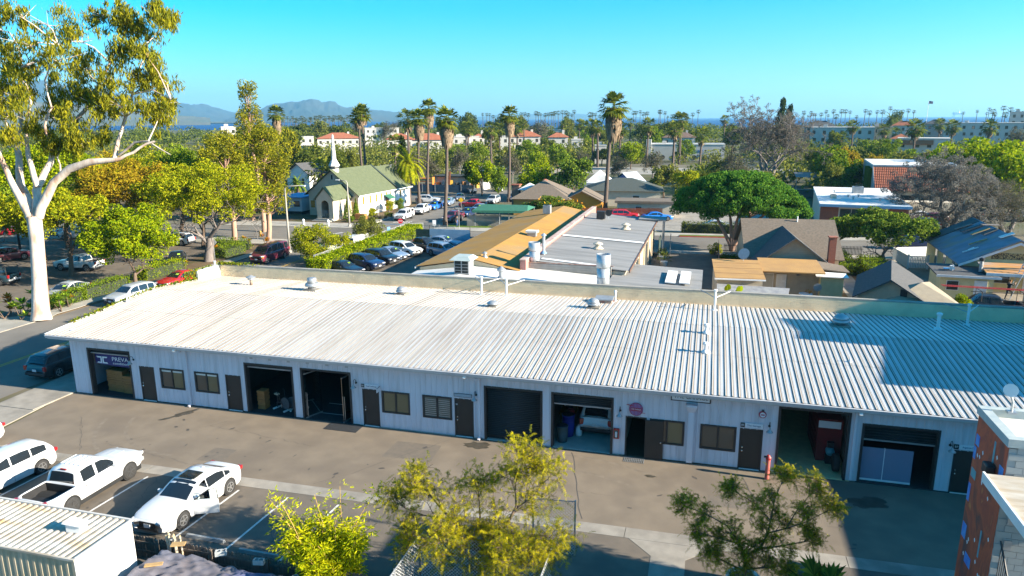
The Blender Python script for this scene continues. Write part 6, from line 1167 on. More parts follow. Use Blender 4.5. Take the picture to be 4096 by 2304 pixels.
for k in range(150):
    x=rnd.uniform(-5,90);y=rnd.uniform(120,182);h_=rnd.uniform(2,5);pl.append(pts_in((x,y,h_*0.5),(rnd.uniform(2,4),rnd.uniform(2,4),h_*0.5),110,0.7))
for k in range(240):
    x=rnd.uniform(22,125);y=rnd.uniform(185,300);h_=rnd.uniform(4,8.5);pl.append(pts_in((x,y,h_*0.5),(rnd.uniform(2.5,5),rnd.uniform(2.5,5),h_*0.5),120,0.7))
for k in range(200):
    x=rnd.uniform(-190,-50);y=rnd.uniform(165,255);h_=rnd.uniform(4,7.5);pl.append(pts_in((x,y,h_*0.5),(rnd.uniform(2.5,5),rnd.uniform(2.5,5),h_*0.5),120,0.7))
V,Q=leaves(np.concatenate(pl),0.85);tag(fastmesh('garden_undergrowth',V,Q,LF['olive']),'mixed garden shrubbery filling the gaps between houses','undergrowth',kind='stuff')
# ================================================================ middle ground
M_stucco=pm('stucco_cream',(0.56,0.48,0.36),(0.50,0.42,0.31),scale=1.5,rough=0.9);M_stuccow=pm('stucco_white',(0.70,0.68,0.63),(0.63,0.61,0.57),scale=1,rough=0.9)
M_shing_g=pm('shingle_green',(0.10,0.115,0.06),(0.075,0.09,0.045),scale=2.5,rough=0.95,bump=0.3,bscale=12,detail=8);M_shing_b=pm('shingle_brown',(0.17,0.13,0.095),(0.12,0.095,0.07),scale=5,rough=0.95,bump=0.4,bscale=14);M_shing_k=pm('shingle_charcoal',(0.06,0.06,0.062),(0.085,0.083,0.08),scale=5,rough=0.95,bump=0.4,bscale=14)
M_orange_r=pm('orange_metal_roof',(0.38,0.205,0.045),(0.32,0.175,0.045),scale=0.6,rough=0.75,coord='World',c3=(0.30,0.19,0.08),s3=0.25);M_grey_r=pm('grey_metal_roof',(0.26,0.25,0.235),(0.21,0.205,0.195),scale=0.7,rough=0.7,coord='World',stretch=(0.4,3,1),c3=(0.18,0.175,0.165),s3=0.3)
M_white_r=pm('white_membrane',(0.66,0.65,0.62),(0.58,0.57,0.54),scale=0.6,rough=0.8,coord='World',c3=(0.52,0.50,0.46),s3=0.4);M_cmu=pm('grey_block',(0.33,0.305,0.27),(0.28,0.26,0.23),scale=2,rough=0.95,coord='World');M_brick=pm('brick_red',(0.26,0.085,0.05),(0.2,0.07,0.045),scale=6,rough=0.9)
M_yelwin=glassmat('amber_window',(0.22,0.15,0.02),0.1);M_tile=pm('roof_tile',(0.33,0.10,0.045),(0.24,0.075,0.04),scale=3,rough=0.85);M_yellow=pm('yellow_siding',(0.62,0.55,0.30),(0.56,0.49,0.26),scale=2,rough=0.8);M_tan=pm('tan_siding',(0.42,0.345,0.24),(0.37,0.30,0.21),scale=2,rough=0.85)
M_greenc=pm('green_canvas',(0.03,0.14,0.085),(0.025,0.11,0.07),scale=3,rough=0.8);M_redw=pm('red_wood',(0.30,0.10,0.04),(0.22,0.075,0.035),scale=4,rough=0.85,stretch=(4,4,0.5));M_bluetarp=pm('blue_tarp',(0.06,0.28,0.55),(0.05,0.22,0.45),scale=2,rough=0.5)
def chainmat():
    m,t,o=_new('chain_link');N,L=t.nodes,t.links;tc=N.new('ShaderNodeTexCoord');vals=[]
    for a in(45,-45):
        mp=N.new('ShaderNodeMapping');mp.inputs['Rotation'].default_value=(0,0,R(a));L.new(tc.outputs['UV'],mp.inputs[0]);w_=N.new('ShaderNodeTexWave');w_.inputs['Scale'].default_value=3.4;w_.wave_profile='SIN';L.new(mp.outputs[0],w_.inputs[0]);c=N.new('ShaderNodeMath');c.operation='GREATER_THAN';c.inputs[1].default_value=0.93;L.new(w_.outputs['Fac'],c.inputs[0]);vals.append(c)
    mx=N.new('ShaderNodeMath');mx.operation='MAXIMUM';L.new(vals[0].outputs[0],mx.inputs[0]);L.new(vals[1].outputs[0],mx.inputs[1]);p=N.new('ShaderNodeBsdfPrincipled');p.inputs['Base Color'].default_value=(0.45,0.45,0.44,1);p.inputs['Roughness'].default_value=0.5;tr=N.new('ShaderNodeBsdfTransparent');s_=N.new('ShaderNodeMixShader');L.new(mx.outputs[0],s_.inputs[0]);L.new(tr.outputs[0],s_.inputs[1]);L.new(p.outputs[0],s_.inputs[2]);L.new(s_.outputs[0],o.inputs[0]);return m
M_chain=chainmat()
def wire_panel(a,b,z0,z1,parent,sag=0.0):
    """chain-link fabric between a and b (x,y), metre UVs"""
    L_=math.hypot(b[0]-a[0],b[1]-a[1]);o=py([(a[0],a[1],z0),(b[0],b[1],z0),(b[0],b[1],z1),(a[0],a[1],z1)]).b('mesh_panel',M_chain,parent);uv=o.data.uv_layers.new(name='uv')
    for i,c in enumerate(((0,0),(L_,0),(L_,z1-z0),(0,z1-z0))):uv.data[i].uv=c
    return o
def chain_fence(label,pts,h,gap=3.0,name='chain_link_fence'):
    o0=pts[0];t=thing(name,label,'fence',(o0[0],o0[1],0));P=[(x-o0[0],y-o0[1]) for x,y in pts]
    for a,b in zip(P,P[1:]):
        n=max(1,round(math.hypot(b[0]-a[0],b[1]-a[1])/gap));Q=[(a[0]+(b[0]-a[0])*k/n,a[1]+(b[1]-a[1])*k/n) for k in range(n+1)]
        for k,(c,d) in enumerate(zip(Q,Q[1:])):
            tu([(c[0],c[1],0),(c[0],c[1],h+0.05)],0.035,6).b('post',M_galv,t);wire_panel(c,d,0.03,h-0.02,t);tu([(c[0],c[1],h),(d[0],d[1],h)],0.022,6).b('rail',M_galv,t)
        tu([(b[0],b[1],0),(b[0],b[1],h+0.05)],0.035,6).b('post',M_galv,t)
    return t
def gable(t,x0,x1,y0,y1,zw,zr,axis,wm,rm,over=0.4,thick=0.12,wall_name='wall'):
    """walls with gable ends and a two-slope roof; axis = ridge direction"""
    if axis=='Y':
        xm=(x0+x1)/2;pz([(x0,y0,0),(x1,y0,0),(x1,y0,zw),(xm,y0,zr),(x0,y0,zw)],(0,y1-y0,0)).b(wall_name,wm,t);sl=(zr-zw)/(xm-x0)
        r_=MB();P=[(x0-over,zw-over*sl),(xm,zr),(x1+over,zw-over*sl)];r_.prism([(P[0][0],y0-over,P[0][1]+0.02),(P[1][0],y0-over,P[1][1]+0.02),(P[2][0],y0-over,P[2][1]+0.02),(P[2][0],y0-over,P[2][1]+thick),(P[1][0],y0-over,P[1][1]+thick+0.03),(P[0][0],y0-over,P[0][1]+thick)],(0,y1-y0+2*over,0))
    else:
        ym=(y0+y1)/2;pz([(x0,y0,0),(x0,y0,zw),(x0,ym,zr),(x0,y1,zw),(x0,y1,0)],(x1-x0,0,0)).b(wall_name,wm,t);sl=(zr-zw)/(ym-y0)
        r_=MB();P=[(y0-over,zw-over*sl),(ym,zr),(y1+over,zw-over*sl)];r_.prism([(x0-over,P[0][0],P[0][1]+0.02),(x0-over,P[0][0],P[0][1]+thick),(x0-over,P[1][0],P[1][1]+thick+0.03),(x0-over,P[2][0],P[2][1]+thick),(x0-over,P[2][0],P[2][1]+0.02),(x0-over,P[1][0],P[1][1]+0.02)],(x1-x0+2*over,0,0))
    return r_.b('roof',rm,t)
def hip(t,x0,x1,y0,y1,zw,zr,wm,rm,over=0.5):
    bx(x0,x1,y0,y1,0,zw).b('wall',wm,t);a,b,c,d=x0-over,x1+over,y0-over,y1+over;e=min(b-a,d-c)/2;z=zw-0.05
    if b-a>d-c:R1,R2=(a+e,(c+d)/2,zr),(b-e,(c+d)/2,zr)
    else:R1,R2=((a+b)/2,c+e,zr),((a+b)/2,d-e,zr)
    V=[(a,c,z),(b,c,z),(b,d,z),(a,d,z),R1,R2];F=[(0,1,5,4),(1,2,5),(2,3,4,5),(3,0,4)] if b-a>d-c else[(0,1,4),(1,2,5,4),(2,3,5),(3,0,4,5)]
    return ad_(V,F+[(3,2,1,0)]).b('roof',rm,t)
def wwin(t,face,u,z0,w_,h,at_,glass=None,frame=None,name='window'):
    """window on a wall: face 'y-' at y=at_, 'x+' / 'x-' at x=at_"""
    g=0.05;F,P=MB(),MB()
    if face[0]=='y':
        s_=-1 if face[1]=='-' else 1;y=at_
        F.box(u-w_/2-g,u+w_/2+g,min(y,y+s_*0.05),max(y,y+s_*0.05),z0-g,z0+h+g);P.box(u-w_/2,u+w_/2,min(y+s_*0.051,y+s_*0.06),max(y+s_*0.051,y+s_*0.06),z0,z0+h)
    else:
        s_=-1 if face[1]=='-' else 1;x=at_
        F.box(min(x,x+s_*0.05),max(x,x+s_*0.05),u-w_/2-g,u+w_/2+g,z0-g,z0+h+g);P.box(min(x+s_*0.051,x+s_*0.06),max(x+s_*0.051,x+s_*0.06),u-w_/2,u+w_/2,z0,z0+h)
    f_=F.b(name,frame or M_white,t);P.b('pane',glass or M_glass,f_);return f_

# ---- church
ch=thing('church','white stucco church with green shingle roof, porch and thin spire','church',(-58.3,79.0,0),R(-4.5))
gable(ch,-10,0,0,13.0,3.95,7.9,'Y',M_stucco,M_shing_g,0.55);bx(-0.004,0.05,0.05,12.95,0,3.85).b('side_wall',M_stuccow,ch)  # side sheet painted white as sunlit, other walls cream as shaded
r2=gable(ch,-9.7,0.1,13.05,18.6,3.75,7.55,'Y',M_stuccow,M_shing_g,0.5,wall_name='rear_wall')
pz([(-10.6,12.9,3.9),(-5,12.9,8.12),(0.6,12.9,3.9),(0.6,12.9,3.75),(-5,12.9,7.95),(-10.6,12.9,3.75)],(0,0.5,0)).b('roof_strip',pm('dark_roof_strip',(0.02,0.035,0.03),(0.03,0.04,0.035)),ch)
for y0_,y1_ in((-0.5,13.3),(12.6,19.0)):bx(0.50,0.62,y0_,y1_,3.52,3.68).b('fascia',M_white,ch)
for u in(1.5,3.8,5.9,7.8,9.6):wwin(ch,'x+',u,2.0,0.55,1.3,0.05,M_yelwin)
wwin(ch,'x+',14.8,2.0,0.5,1.2,0.105,M_yelwin);wwin(ch,'x+',16.8,0.5,0.6,0.6,0.105,M_glass)
for u in(3.9,5.9,13.9):wwin(ch,'x+',u,0.35,0.7,0.7,0.05 if u<13 else 0.105,M_glass)
dd=bx(0.05,0.12,9.3,10.2,0.05,2.0).b('side_door',pm('church_red_door',(0.50,0.06,0.03),(0.42,0.05,0.03)),ch);la([(0.04,0.12),(0.04,0.17)],(0,9.45,1.0),8,'X').b('handle',M_chrome,dd)
pz([(0.05,8.6,2.9),(0.05,10.9,2.9),(1.3,10.9,2.25),(1.3,8.6,2.25)],(0,0,0.06)).b('awning',M_greenc,ch);bx(0.05,0.3,10.95,12.0,0,3.8).b('pilaster',M_stucco,ch)
wwin(ch,'y-',-1.3,1.3,1.0,1.3,0.0,M_yelwin);wwin(ch,'y-',-9.2,1.3,0.9,1.3,0.0,M_yelwin);wwin(ch,'y-',-5.0,6.3,0.35,0.8,0.0,M_indark)
# porch
po=MB();po.box(-4.6,-4.3,-5.6,0,0,3.6);po.box(-1.7,-1.4,-5.6,0,0,3.6);po.box(-4.3,-3.75,-5.6,-5.3,0,3.6);po.box(-2.25,-1.7,-5.6,-5.3,0,3.6)
arc=[(-3.75+0.0,2.6)]+[(-3.0+0.75*math.cos(a),2.6+0.75*math.sin(a)) for a in[math.pi*(1-k/8) for k in range(1,8)]]+[(-2.25,2.6)]
po.prism([(x,-5.6,z) for x,z in arc]+[(-2.25,-5.6,3.6),(-3.75,-5.6,3.6)],(0,0.3,0));po.prism([(-4.6,-5.6,3.6),(-1.4,-5.6,3.6),(-3.0,-5.6,5.3)],(0,0.25,0));pch=po.b('porch',M_stucco,ch)
pz([(-4.95,-5.9,3.35),(-3.0,-5.9,5.45),(-1.05,-5.9,3.35),(-1.05,-5.9,3.5),(-3.0,-5.9,5.6),(-4.95,-5.9,3.5)],(0,5.95,0)).b('porch_roof',M_shing_g,pch)
for k in range(6):bx(-3.75,-2.25,-5.25+k*0.3,-5.25+(k+1)*0.3,0,0.35+k*0.2).b('stair',M_conc,pch)
for k in range(3):bx(-4.8+k*0.15,-1.2-k*0.15,-7.0+k*0.35,-5.65,0.0+k*0.12,0.12+k*0.12).b('step',M_conc_l,pch)
for k in range(9):tu([(-3.75+k*0.1875,-5.5,0.35),(-3.75+k*0.1875,-5.5,1.7)],0.018,4).b('gate_bar',M_galv,pch)
bx(-3.7,-2.3,-3.3,-3.2,1.4,3.3).b('inner_door',M_indark,pch)
sp_=la([(0.75,7.2),(0.75,8.5),(0.95,8.55),(0.95,8.75),(0.55,9.5),(0.42,9.7),(0.30,11.6),(0.2,13.2),(0.22,13.3),(0.12,13.9)],(-5,0.9,0),8).b('spire',pm('spire_white',(0.60,0.58,0.54),(0.38,0.36,0.33),scale=3,lo=0.45,hi=0.7),ch);la([(0.9,8.2),(0.98,8.3),(0.9,8.4)],(-5,0.9,0),8).b('band',M_black,sp_)
# cypress-like shrubs and planting by the church
def cone_shrub(loc,r_,h,leaf,label,seed):
    t=thing('cypress_shrub',label,'shrub',loc);P=np.concatenate([pts_in((0,0,h*s_),(r_*(1.05-s_),r_*(1.05-s_),h*0.09),260,0.8) for s_ in[0.08+0.9*k/9 for k in range(10)]]);tu([(0,0,0),(0,0,h*0.8)],[0.08,0.02],5).b('stem',M_bark,t);V,Q=leaves(P,0.17);fastmesh('foliage',V,Q,leaf,t)
cone_shrub((-58.6,75.6,0.1),0.9,3.6,LF['green'],'left pointed juniper beside the church porch',1);cone_shrub((-57.7,76.8,0.1),0.8,3.2,LF['green'],'right pointed juniper beside the church porch',2)
bush('clipped_shrub','reddish clipped shrub below the first church side window',(-55.2,77.6,0),0.9,1.9,LF['lime2'],81,14,0.45,200,0.14);bush('clipped_shrub','golden clipped shrub left of the red church door',(-56.0,86.2,0),0.8,2.2,LF['lime2'],82,14,0.45,200,0.14);bush('clipped_shrub','green clipped shrub right of the red church door',(-55.4,89.6,0),0.8,2.4,LF['green'],83,14,0.45,200,0.14)
for i,(x,y,r_,h_,k,lab) in enumerate(((-53.2,80.0,1.0,0.7,'olive','low mounding shrub by the white parked SUV'),(-53.6,77.0,1.2,0.6,'grey','low reddish ground shrub along the church street pavement'),(-61.9,74.6,0.9,0.9,'olive','low shrub left of the church steps'),(-57.0,73.6,0.8,0.6,'green','low shrub right of the church steps'))):bush('low_shrub',lab,(x,y,0.05),r_,h_,LF[k],85+i,12,0.35,160,0.13)
tag(bx(-0.9,0.9,-0.5,0.5,0,0.9).b('planter_box',pm('orange_wood',(0.40,0.17,0.05),(0.33,0.13,0.04),scale=3),loc=(-56.4,76.0,0.1)),'orange wooden box beside the church corner','planter')
# mobile office and small house left of the church
mo=thing('mobile_office','pale trailer office with blue tarp roof left of the church','trailer',(-72.5,80.0,0));bx(-2.2,2.6,0,7,0.5,2.9).b('wall',pm('trailer_white',(0.45,0.48,0.5),(0.4,0.43,0.45),scale=2),mo);pz([(-2.4,-0.3,2.91),(2.8,-0.3,2.91),(2.8,7.2,2.91),(-2.4,7.2,2.91)],(0,0,0.16)).b('roof',M_bluetarp,mo);wwin(mo,'y-',1.6,1.4,1.0,0.9,0.0,M_glass,M_trim);wwin(mo,'y-',-0.6,1.3,0.6,0.6,0.0,M_galv,M_galv);bx(-2.0,2.4,0.2,6.8,0,0.49).b('skirting',M_indark,mo)
sm=thing('small_house','little white gabled house with grey roof behind the church','house',(-95.0,120.0,0),R(-15));gable(sm,-3.2,3.2,0,8,3.4,5.4,'Y',M_stuccow,M_shing_k,0.5);wwin(sm,'y-',-1.2,1.2,0.8,1.2,0.0);wwin(sm,'y-',1.4,1.2,0.8,1.2,0.0);sm.scale=(1.15,)*3
# ---- orange and grey metal-roofed sheds
ob=thing('orange_roof_shed','long shed with mustard orange corrugated metal roof','building',(-19.6,23.6,0));bx(-4.45,4.4,0.05,38.8,0,3.9).b('wall',M_block,ob)
pz([(-4.45,0.05,3.9),(4.4,0.05,3.9),(0.5,0.05,4.75)],(0,38.7,0)).b('gable_fill',M_block,ob);orf=bx(-0.2,0.2,0.0,38.9,4.6,4.7).b('roof',M_galv,ob)
def corr_panel(xa,za,xb,zb,w_,name,mat,parent,pitch=0.2,d=0.02):
    n=int(w_/pitch);Y=[k*pitch/2 for k in range(2*n+1)];vs_=[(x,y,z+(d if i%2 else 0)) for x,z in((xa,za),(xb,zb)) for i,y in enumerate(Y)];m_=len(Y);return ad_(vs_,[(i,i+1,m_+i+1,m_+i) for i in range(m_-1)]).b(name,mat,parent)
def lay(p,y0,step,n,parent):
    for k in range(n):
        c=p if k==0 else p.copy()
        if k:col.objects.link(c);c.parent=parent
        c.location=(0,y0+k*step,rnd.uniform(-0.004,0.004))
pa=corr_panel(0.5,4.84,-4.8,3.98,0.8,'roof_sheet',M_orange_r,orf);lay(pa,-0.1,0.8,49,orf);pa=corr_panel(4.55,4.02,0.48,4.85,0.8,'roof_sheet',M_orange_r,orf);lay(pa,-0.1,0.8,49,orf)
bx(-4.9,-4.82,-0.1,39.1,3.8,3.95).b('gutter',M_white,ob);bx(-4.5,4.3,-0.12,0.02,2.6,3.6).b('front_band',M_block,ob)
bx(4.45,4.95,0.5,38.8,3.9,4.85).b('party_parapet',pm('pink_flashing',(0.42,0.20,0.17),(0.35,0.17,0.14),scale=2,coord='World'),ob);bx(4.42,4.98,0.4,38.9,4.852,4.92).b('parapet_cap',pm('pale_flashing',(0.52,0.42,0.36),(0.38,0.22,0.17),scale=1.2,coord='World'),ob)
gb=thing('grey_roof_shed','long shed with flat grey corrugated metal roof beside the orange one','building',(-10.4,25.5,0));bx(-4.2,3.9,0,32,0,4.0).b('wall',M_stucco,gb);grf=bx(-4.2,3.9,0.05,31.9,4.05,4.1).b('roof',M_galv,gb)
pa=corr_panel(4.25,4.12,-4.2,4.62,0.8,'roof_sheet',M_grey_r,grf,0.2,0.015);lay(pa,-0.2,0.8,41,grf);pz([(-4.1,13.2,4.68),(4.2,13.2,4.18),(4.2,14.0,4.18),(-4.1,14.0,4.68)],(0,0,0.02)).b('white_strip',M_white,grf);pz([(-3.4,0.6,4.62),(1.6,0.2,4.33),(1.6,0.7,4.33),(-3.4,1.2,4.62)],(0,0,0.02)).b('patch',M_white,grf)
bx(4.26,4.34,-0.2,32.6,3.95,4.16).b('gutter',pm('rust_gutter',(0.13,0.07,0.045),(0.09,0.05,0.035)),gb)
for y in(3,8,13,18,23,28):
    d_=bx(3.9,3.96,y,y+3.4,0.05,3.0).b('garage_bay_panel',M_indark if y in(8,18) else M_tan,gb)  # dark sheets at two bays stand in for their shaded openings
    bx(3.9,4.05,y-0.9,y-0.5,0,3.95).b('pier',M_stucco,gb)
hr=thing('awning_end','dark overhanging roof corner at the far end of the grey shed','roof',(-6.9,55.8,0));pz([(-1.4,-0.8,4.3),(1.9,-0.8,4.22),(1.9,2.2,4.22),(-1.4,2.2,4.3)],(0,0,0.15)).b('slab',M_grey_r,hr);bx(1.5,1.65,1.7,1.85,0,4.2).b('post',M_galv,hr);bx(1.5,1.65,-0.6,-0.45,0,4.2).b('post',M_galv,hr)
ex_=thing('lean_to_shed','low grey metal lean-to with two white roof panels behind the parapet','building',(-3.7,17.0,0));bx(-3.6,3.3,0.0,13.6,0,3.3).b('wall',M_stucco,ex_);lrf=bx(-3.5,3.2,0.1,13.5,3.31,3.36).b('roof',M_galv,ex_);pa=corr_panel(3.45,3.42,-3.8,3.72,0.8,'roof_sheet',M_grey_r,lrf,0.2,0.015);lay(pa,0.0,0.8,17,lrf)
for x in(0.6,1.7):pz([(x,6.6,3.66),(x+0.8,6.6,3.62),(x+0.8,11.0,3.66),(x,11.0,3.70)],(0,0,0.09)).b('skylight_panel',M_white,ex_)
wb=thing('white_roof_shed','low building with bright white membrane roof behind the parapet','building',(-16,16.1,0));bx(-8.2,8.2,0.0,9.0,0,3.55).b('wall',M_cmu,wb);ad_([(-8.3,0,3.6),(8.3,0,3.6),(8.3,9.1,3.6),(-8.3,9.1,3.6),(-3.2,0,4.25),(-3.2,9.1,4.25)],[(0,4,5,3),(4,1,2,5),(0,1,4),(2,3,5)]).b('roof',M_white_r,wb)
pw=bx(1.0,8.4,9.0,9.2,0,4.45).b('rear_wall',M_cmu,wb);blk2=None
for r_ in range(3):
    for k in range(18):
        if blk2 is None:blk2=bx(0.006,0.394,8.955,8.998,0.006,0.194).b('block',M_cmu,pw);c=blk2
        else:c=blk2.copy();col.objects.link(c);c.parent=pw
        c.location=(1.0+k*0.4+(0.2 if r_%2 else 0),0,3.83+r_*0.2)
bx(0.9,8.6,8.95,9.25,4.452,4.5).b('coping',pm('rust_cap',(0.22,0.10,0.07),(0.3,0.25,0.2),scale=3),wb)
# roof ducts
M_duct=pm('duct_steel',(0.50,0.52,0.53),(0.42,0.44,0.45),scale=1.5,rough=0.4,metal=0.5)
def duct(loc,r_,h,label):
    t=thing('roof_duct',label,'duct',loc);la([(r_*0.9,-0.1),(r_*0.9,h*0.62)],n=22).b('lower_tube',M_duct,t,True);la([(r_*0.92,h*0.60),(r_,h*0.66),(r_,h),(r_*0.94,h),(r_*0.94,h*0.7)],n=22).b('upper_tube',M_duct,t,True);la([(r_*0.93,h*0.30),(r_*0.93,h*0.33)],n=22).b('band',M_galv,t);la([(r_*1.15,-0.05),(r_*0.95,0.12)],n=22).b('flashing',M_galv,t)
    pz([(-r_*0.9,-0.02,h-0.05),(r_*0.9,-0.02,h-0.05),(r_*0.9,0.02,h-0.05),(-r_*0.9,0.02,h-0.05)],(0,0,0.03)).b('damper',M_galv,t)
duct((-14.3,25.7,4.3),0.5,1.85,'fat steel duct at the corner of the orange and grey roofs');duct((-7.6,20.5,3.7),0.54,2.65,'fat steel duct standing right behind the parapet')
t=thing('stack_pipe','thin metal flue with conical cap beside the fat duct','flue',(-14.1,28.4,4.5));tu([(0,0,0),(0,0,1.85)],0.14,12).b('pipe',M_duct,t);la([(0.14,0.25),(0.3,0.2),(0.14,0.45)],n=14).b('collar',pm('blue_steel',(0.15,0.3,0.45),(0.2,0.33,0.45)),t);la([(0.26,1.8),(0.26,1.85),(0.03,2.02)],n=14).b('cap',M_duct,t)
t=thing('evaporative_cooler','box cooler with louvred sides and flared lid behind the parapet','cooler',(-19.0,20.8,3.95));bx(-0.62,0.62,-0.62,0.62,0.3,1.45).b('frame',M_galv,t)
for x in(-0.3,0.3):bx(x-0.25,x+0.25,-0.64,-0.622,0.4,1.38).b('louvre',M_indark,t)
for z in(0.6,0.85,1.1):bx(-0.58,0.58,-0.66,-0.641,z,z+0.03).b('slat',M_galv,t)
ad_([(-0.95,-0.95,1.46),(0.95,-0.95,1.46),(0.95,0.95,1.46),(-0.95,0.95,1.46),(-0.6,-0.6,1.75),(0.6,-0.6,1.75),(0.6,0.6,1.75),(-0.6,0.6,1.75)],[(0,1,5,4),(1,2,6,5),(2,3,7,6),(3,0,4,7),(4,5,6,7),(3,2,1,0)]).b('lid',pm('lid_steel',(0.36,0.42,0.41),(0.3,0.36,0.35),scale=2),t)
for x in(-0.6,0.6):
    for y in(-0.6,0.6):bx(x-0.04,x+0.04,y-0.04,y+0.04,-0.1,0.3).b('leg',M_galv,t)
def cap_vent(loc,r_,h,label,mat=None):
    t=thing('cap_vent',label,'roof vent',loc);la([(r_*1.3,-0.05),(r_*0.8,0.12),(r_*0.62,0.14),(r_*0.62,h*0.7)],n=14).b('stem',mat or M_galv,t);la([(r_*0.7,h*0.55),(r_*1.1,h*0.62),(r_*1.1,h*0.75),(r_*0.15,h)],n=14).b('hood',mat or M_galv,t)
cap_vent((-15.7,20.3,4.1),0.32,0.95,'grey conical vent on the white roof right of the cooler');cap_vent((-10.0,33.6,4.45),0.42,0.6,'cream turbine vent on the grey roof near the white strip',M_stucco);cap_vent((-8.9,46.8,4.4),0.45,0.65,'cream turbine vent far on the grey roof in shadow',M_stucco);cap_vent((-18.6,25.2,4.75),0.2,0.5,'small hood vent at the front of the orange roof')
t=thing('roof_vent_box','pale square vent hood on the orange roof','roof vent',(-17.6,38.4,4.6));bx(-0.45,0.45,-0.35,0.35,-0.05,0.35).b('curb',M_galv,t);bx(-0.6,0.6,-0.5,0.5,0.352,0.55).b('hood',M_white_r,t)
t=thing('air_conditioner','square air conditioner on the ridge of the orange roof','air conditioner',(-19.6,54.5,4.85));bx(-0.45,0.45,-0.45,0.45,0,1.0).b('case',M_galv,t);la([(0.36,1.001),(0.36,1.03)],n=16).b('fan_grille',M_trim,t)
t=thing('satellite_unit','dark condenser with dish on the far corner of the grey roof','air conditioner',(-12.6,53.0,4.6));bx(-0.5,0.5,-0.4,0.4,0,0.9).b('case',M_trim,t);la([(0.4,0.0),(0.3,0.08),(0.05,0.12)],(0.9,0,0.7),14,'Y').b('dish',M_trim,t);tu([(0.9,0,0),(0.9,0.1,0.7)],0.03,6).b('mast',M_galv,t)
# ---- tow yard
chain_fence('chain-link fence between the tow yard hedge and the street',[(-41.8,36.0),(-41.8,61.0),(-39.5,62.5),(-33.8,59.6)],1.9)
bw=thing('screen_fence','blue and white screened fence at the tow yard gate','fence',(-34.0,57.3,0));bx(-2.6,3.2,-0.04,0.04,0.1,1.9).b('screen',pm('blue_screen',(0.30,0.42,0.52),(0.2,0.33,0.45),scale=0.8),bw);tu([(-2.6,0,0),(-2.6,0,2.4)],0.04,6).b('post',M_trim,bw);tu([(3.2,0,0),(3.2,0,2.4)],0.04,6).b('post',M_trim,bw);bx(-4.6,-2.62,-0.03,0.03,0.1,1.8).b('dark_screen',pm('green_screen',(0.015,0.04,0.035),(0.02,0.05,0.04)),bw)
TC=[('sedan',C_LBLUE,(-33.6,54.6),-8,'light blue-grey sedan at the far end of the tow yard'),('pickup',C_BLACK,(-35.0,51.2),-22,'black pickup with ladder rack in the tow yard'),('suv',C_WHITE,(-36.2,48.0),-24,'white SUV parked in the tow yard'),('sedan',C_LBLUE,(-36.8,45.2),-24,'pale hail-dented sedan squeezed behind the white tow yard SUV'),('suv',C_BLACK,(-36.8,42.4),-24,'black damaged SUV in the middle of the tow yard row'),('suv',C_NAVY,(-37.2,39.2),-22,'navy SUV with green roof tag in the tow yard'),('sedan',C_BLACK,(-38.2,36.0),-20,'black car nearest the parapet in the tow yard')]
for k_,c_,(x,y),a,lab in TC:
    o=put_car(k_,c_,(x,y,0),R(a),lab,'car' if k_!='pickup' else 'pickup truck',seams=False)
    cb((0.55,0.3,KINDS[k_]['belt']+0.34),(0.22,0.3,0.02),ry=R(30)).b('windscreen_tag',pm('tag_green',(0.35,0.55,0.05),(0.3,0.5,0.05)),o)
    if k_=='pickup':
        for s_ in(-1,1):tu([(-2.5,s_*0.8,1.1),(-2.5,s_*0.8,1.95),(0.6,s_*0.8,1.95),(0.6,s_*0.8,1.6)],0.03,6).b('rack_bar',M_trim,o)
put_car('suv',C_LBLUE,(-31.2,48.3,0),R(-25),'blue car nose hidden by the orange roof edge','car',seams=False)
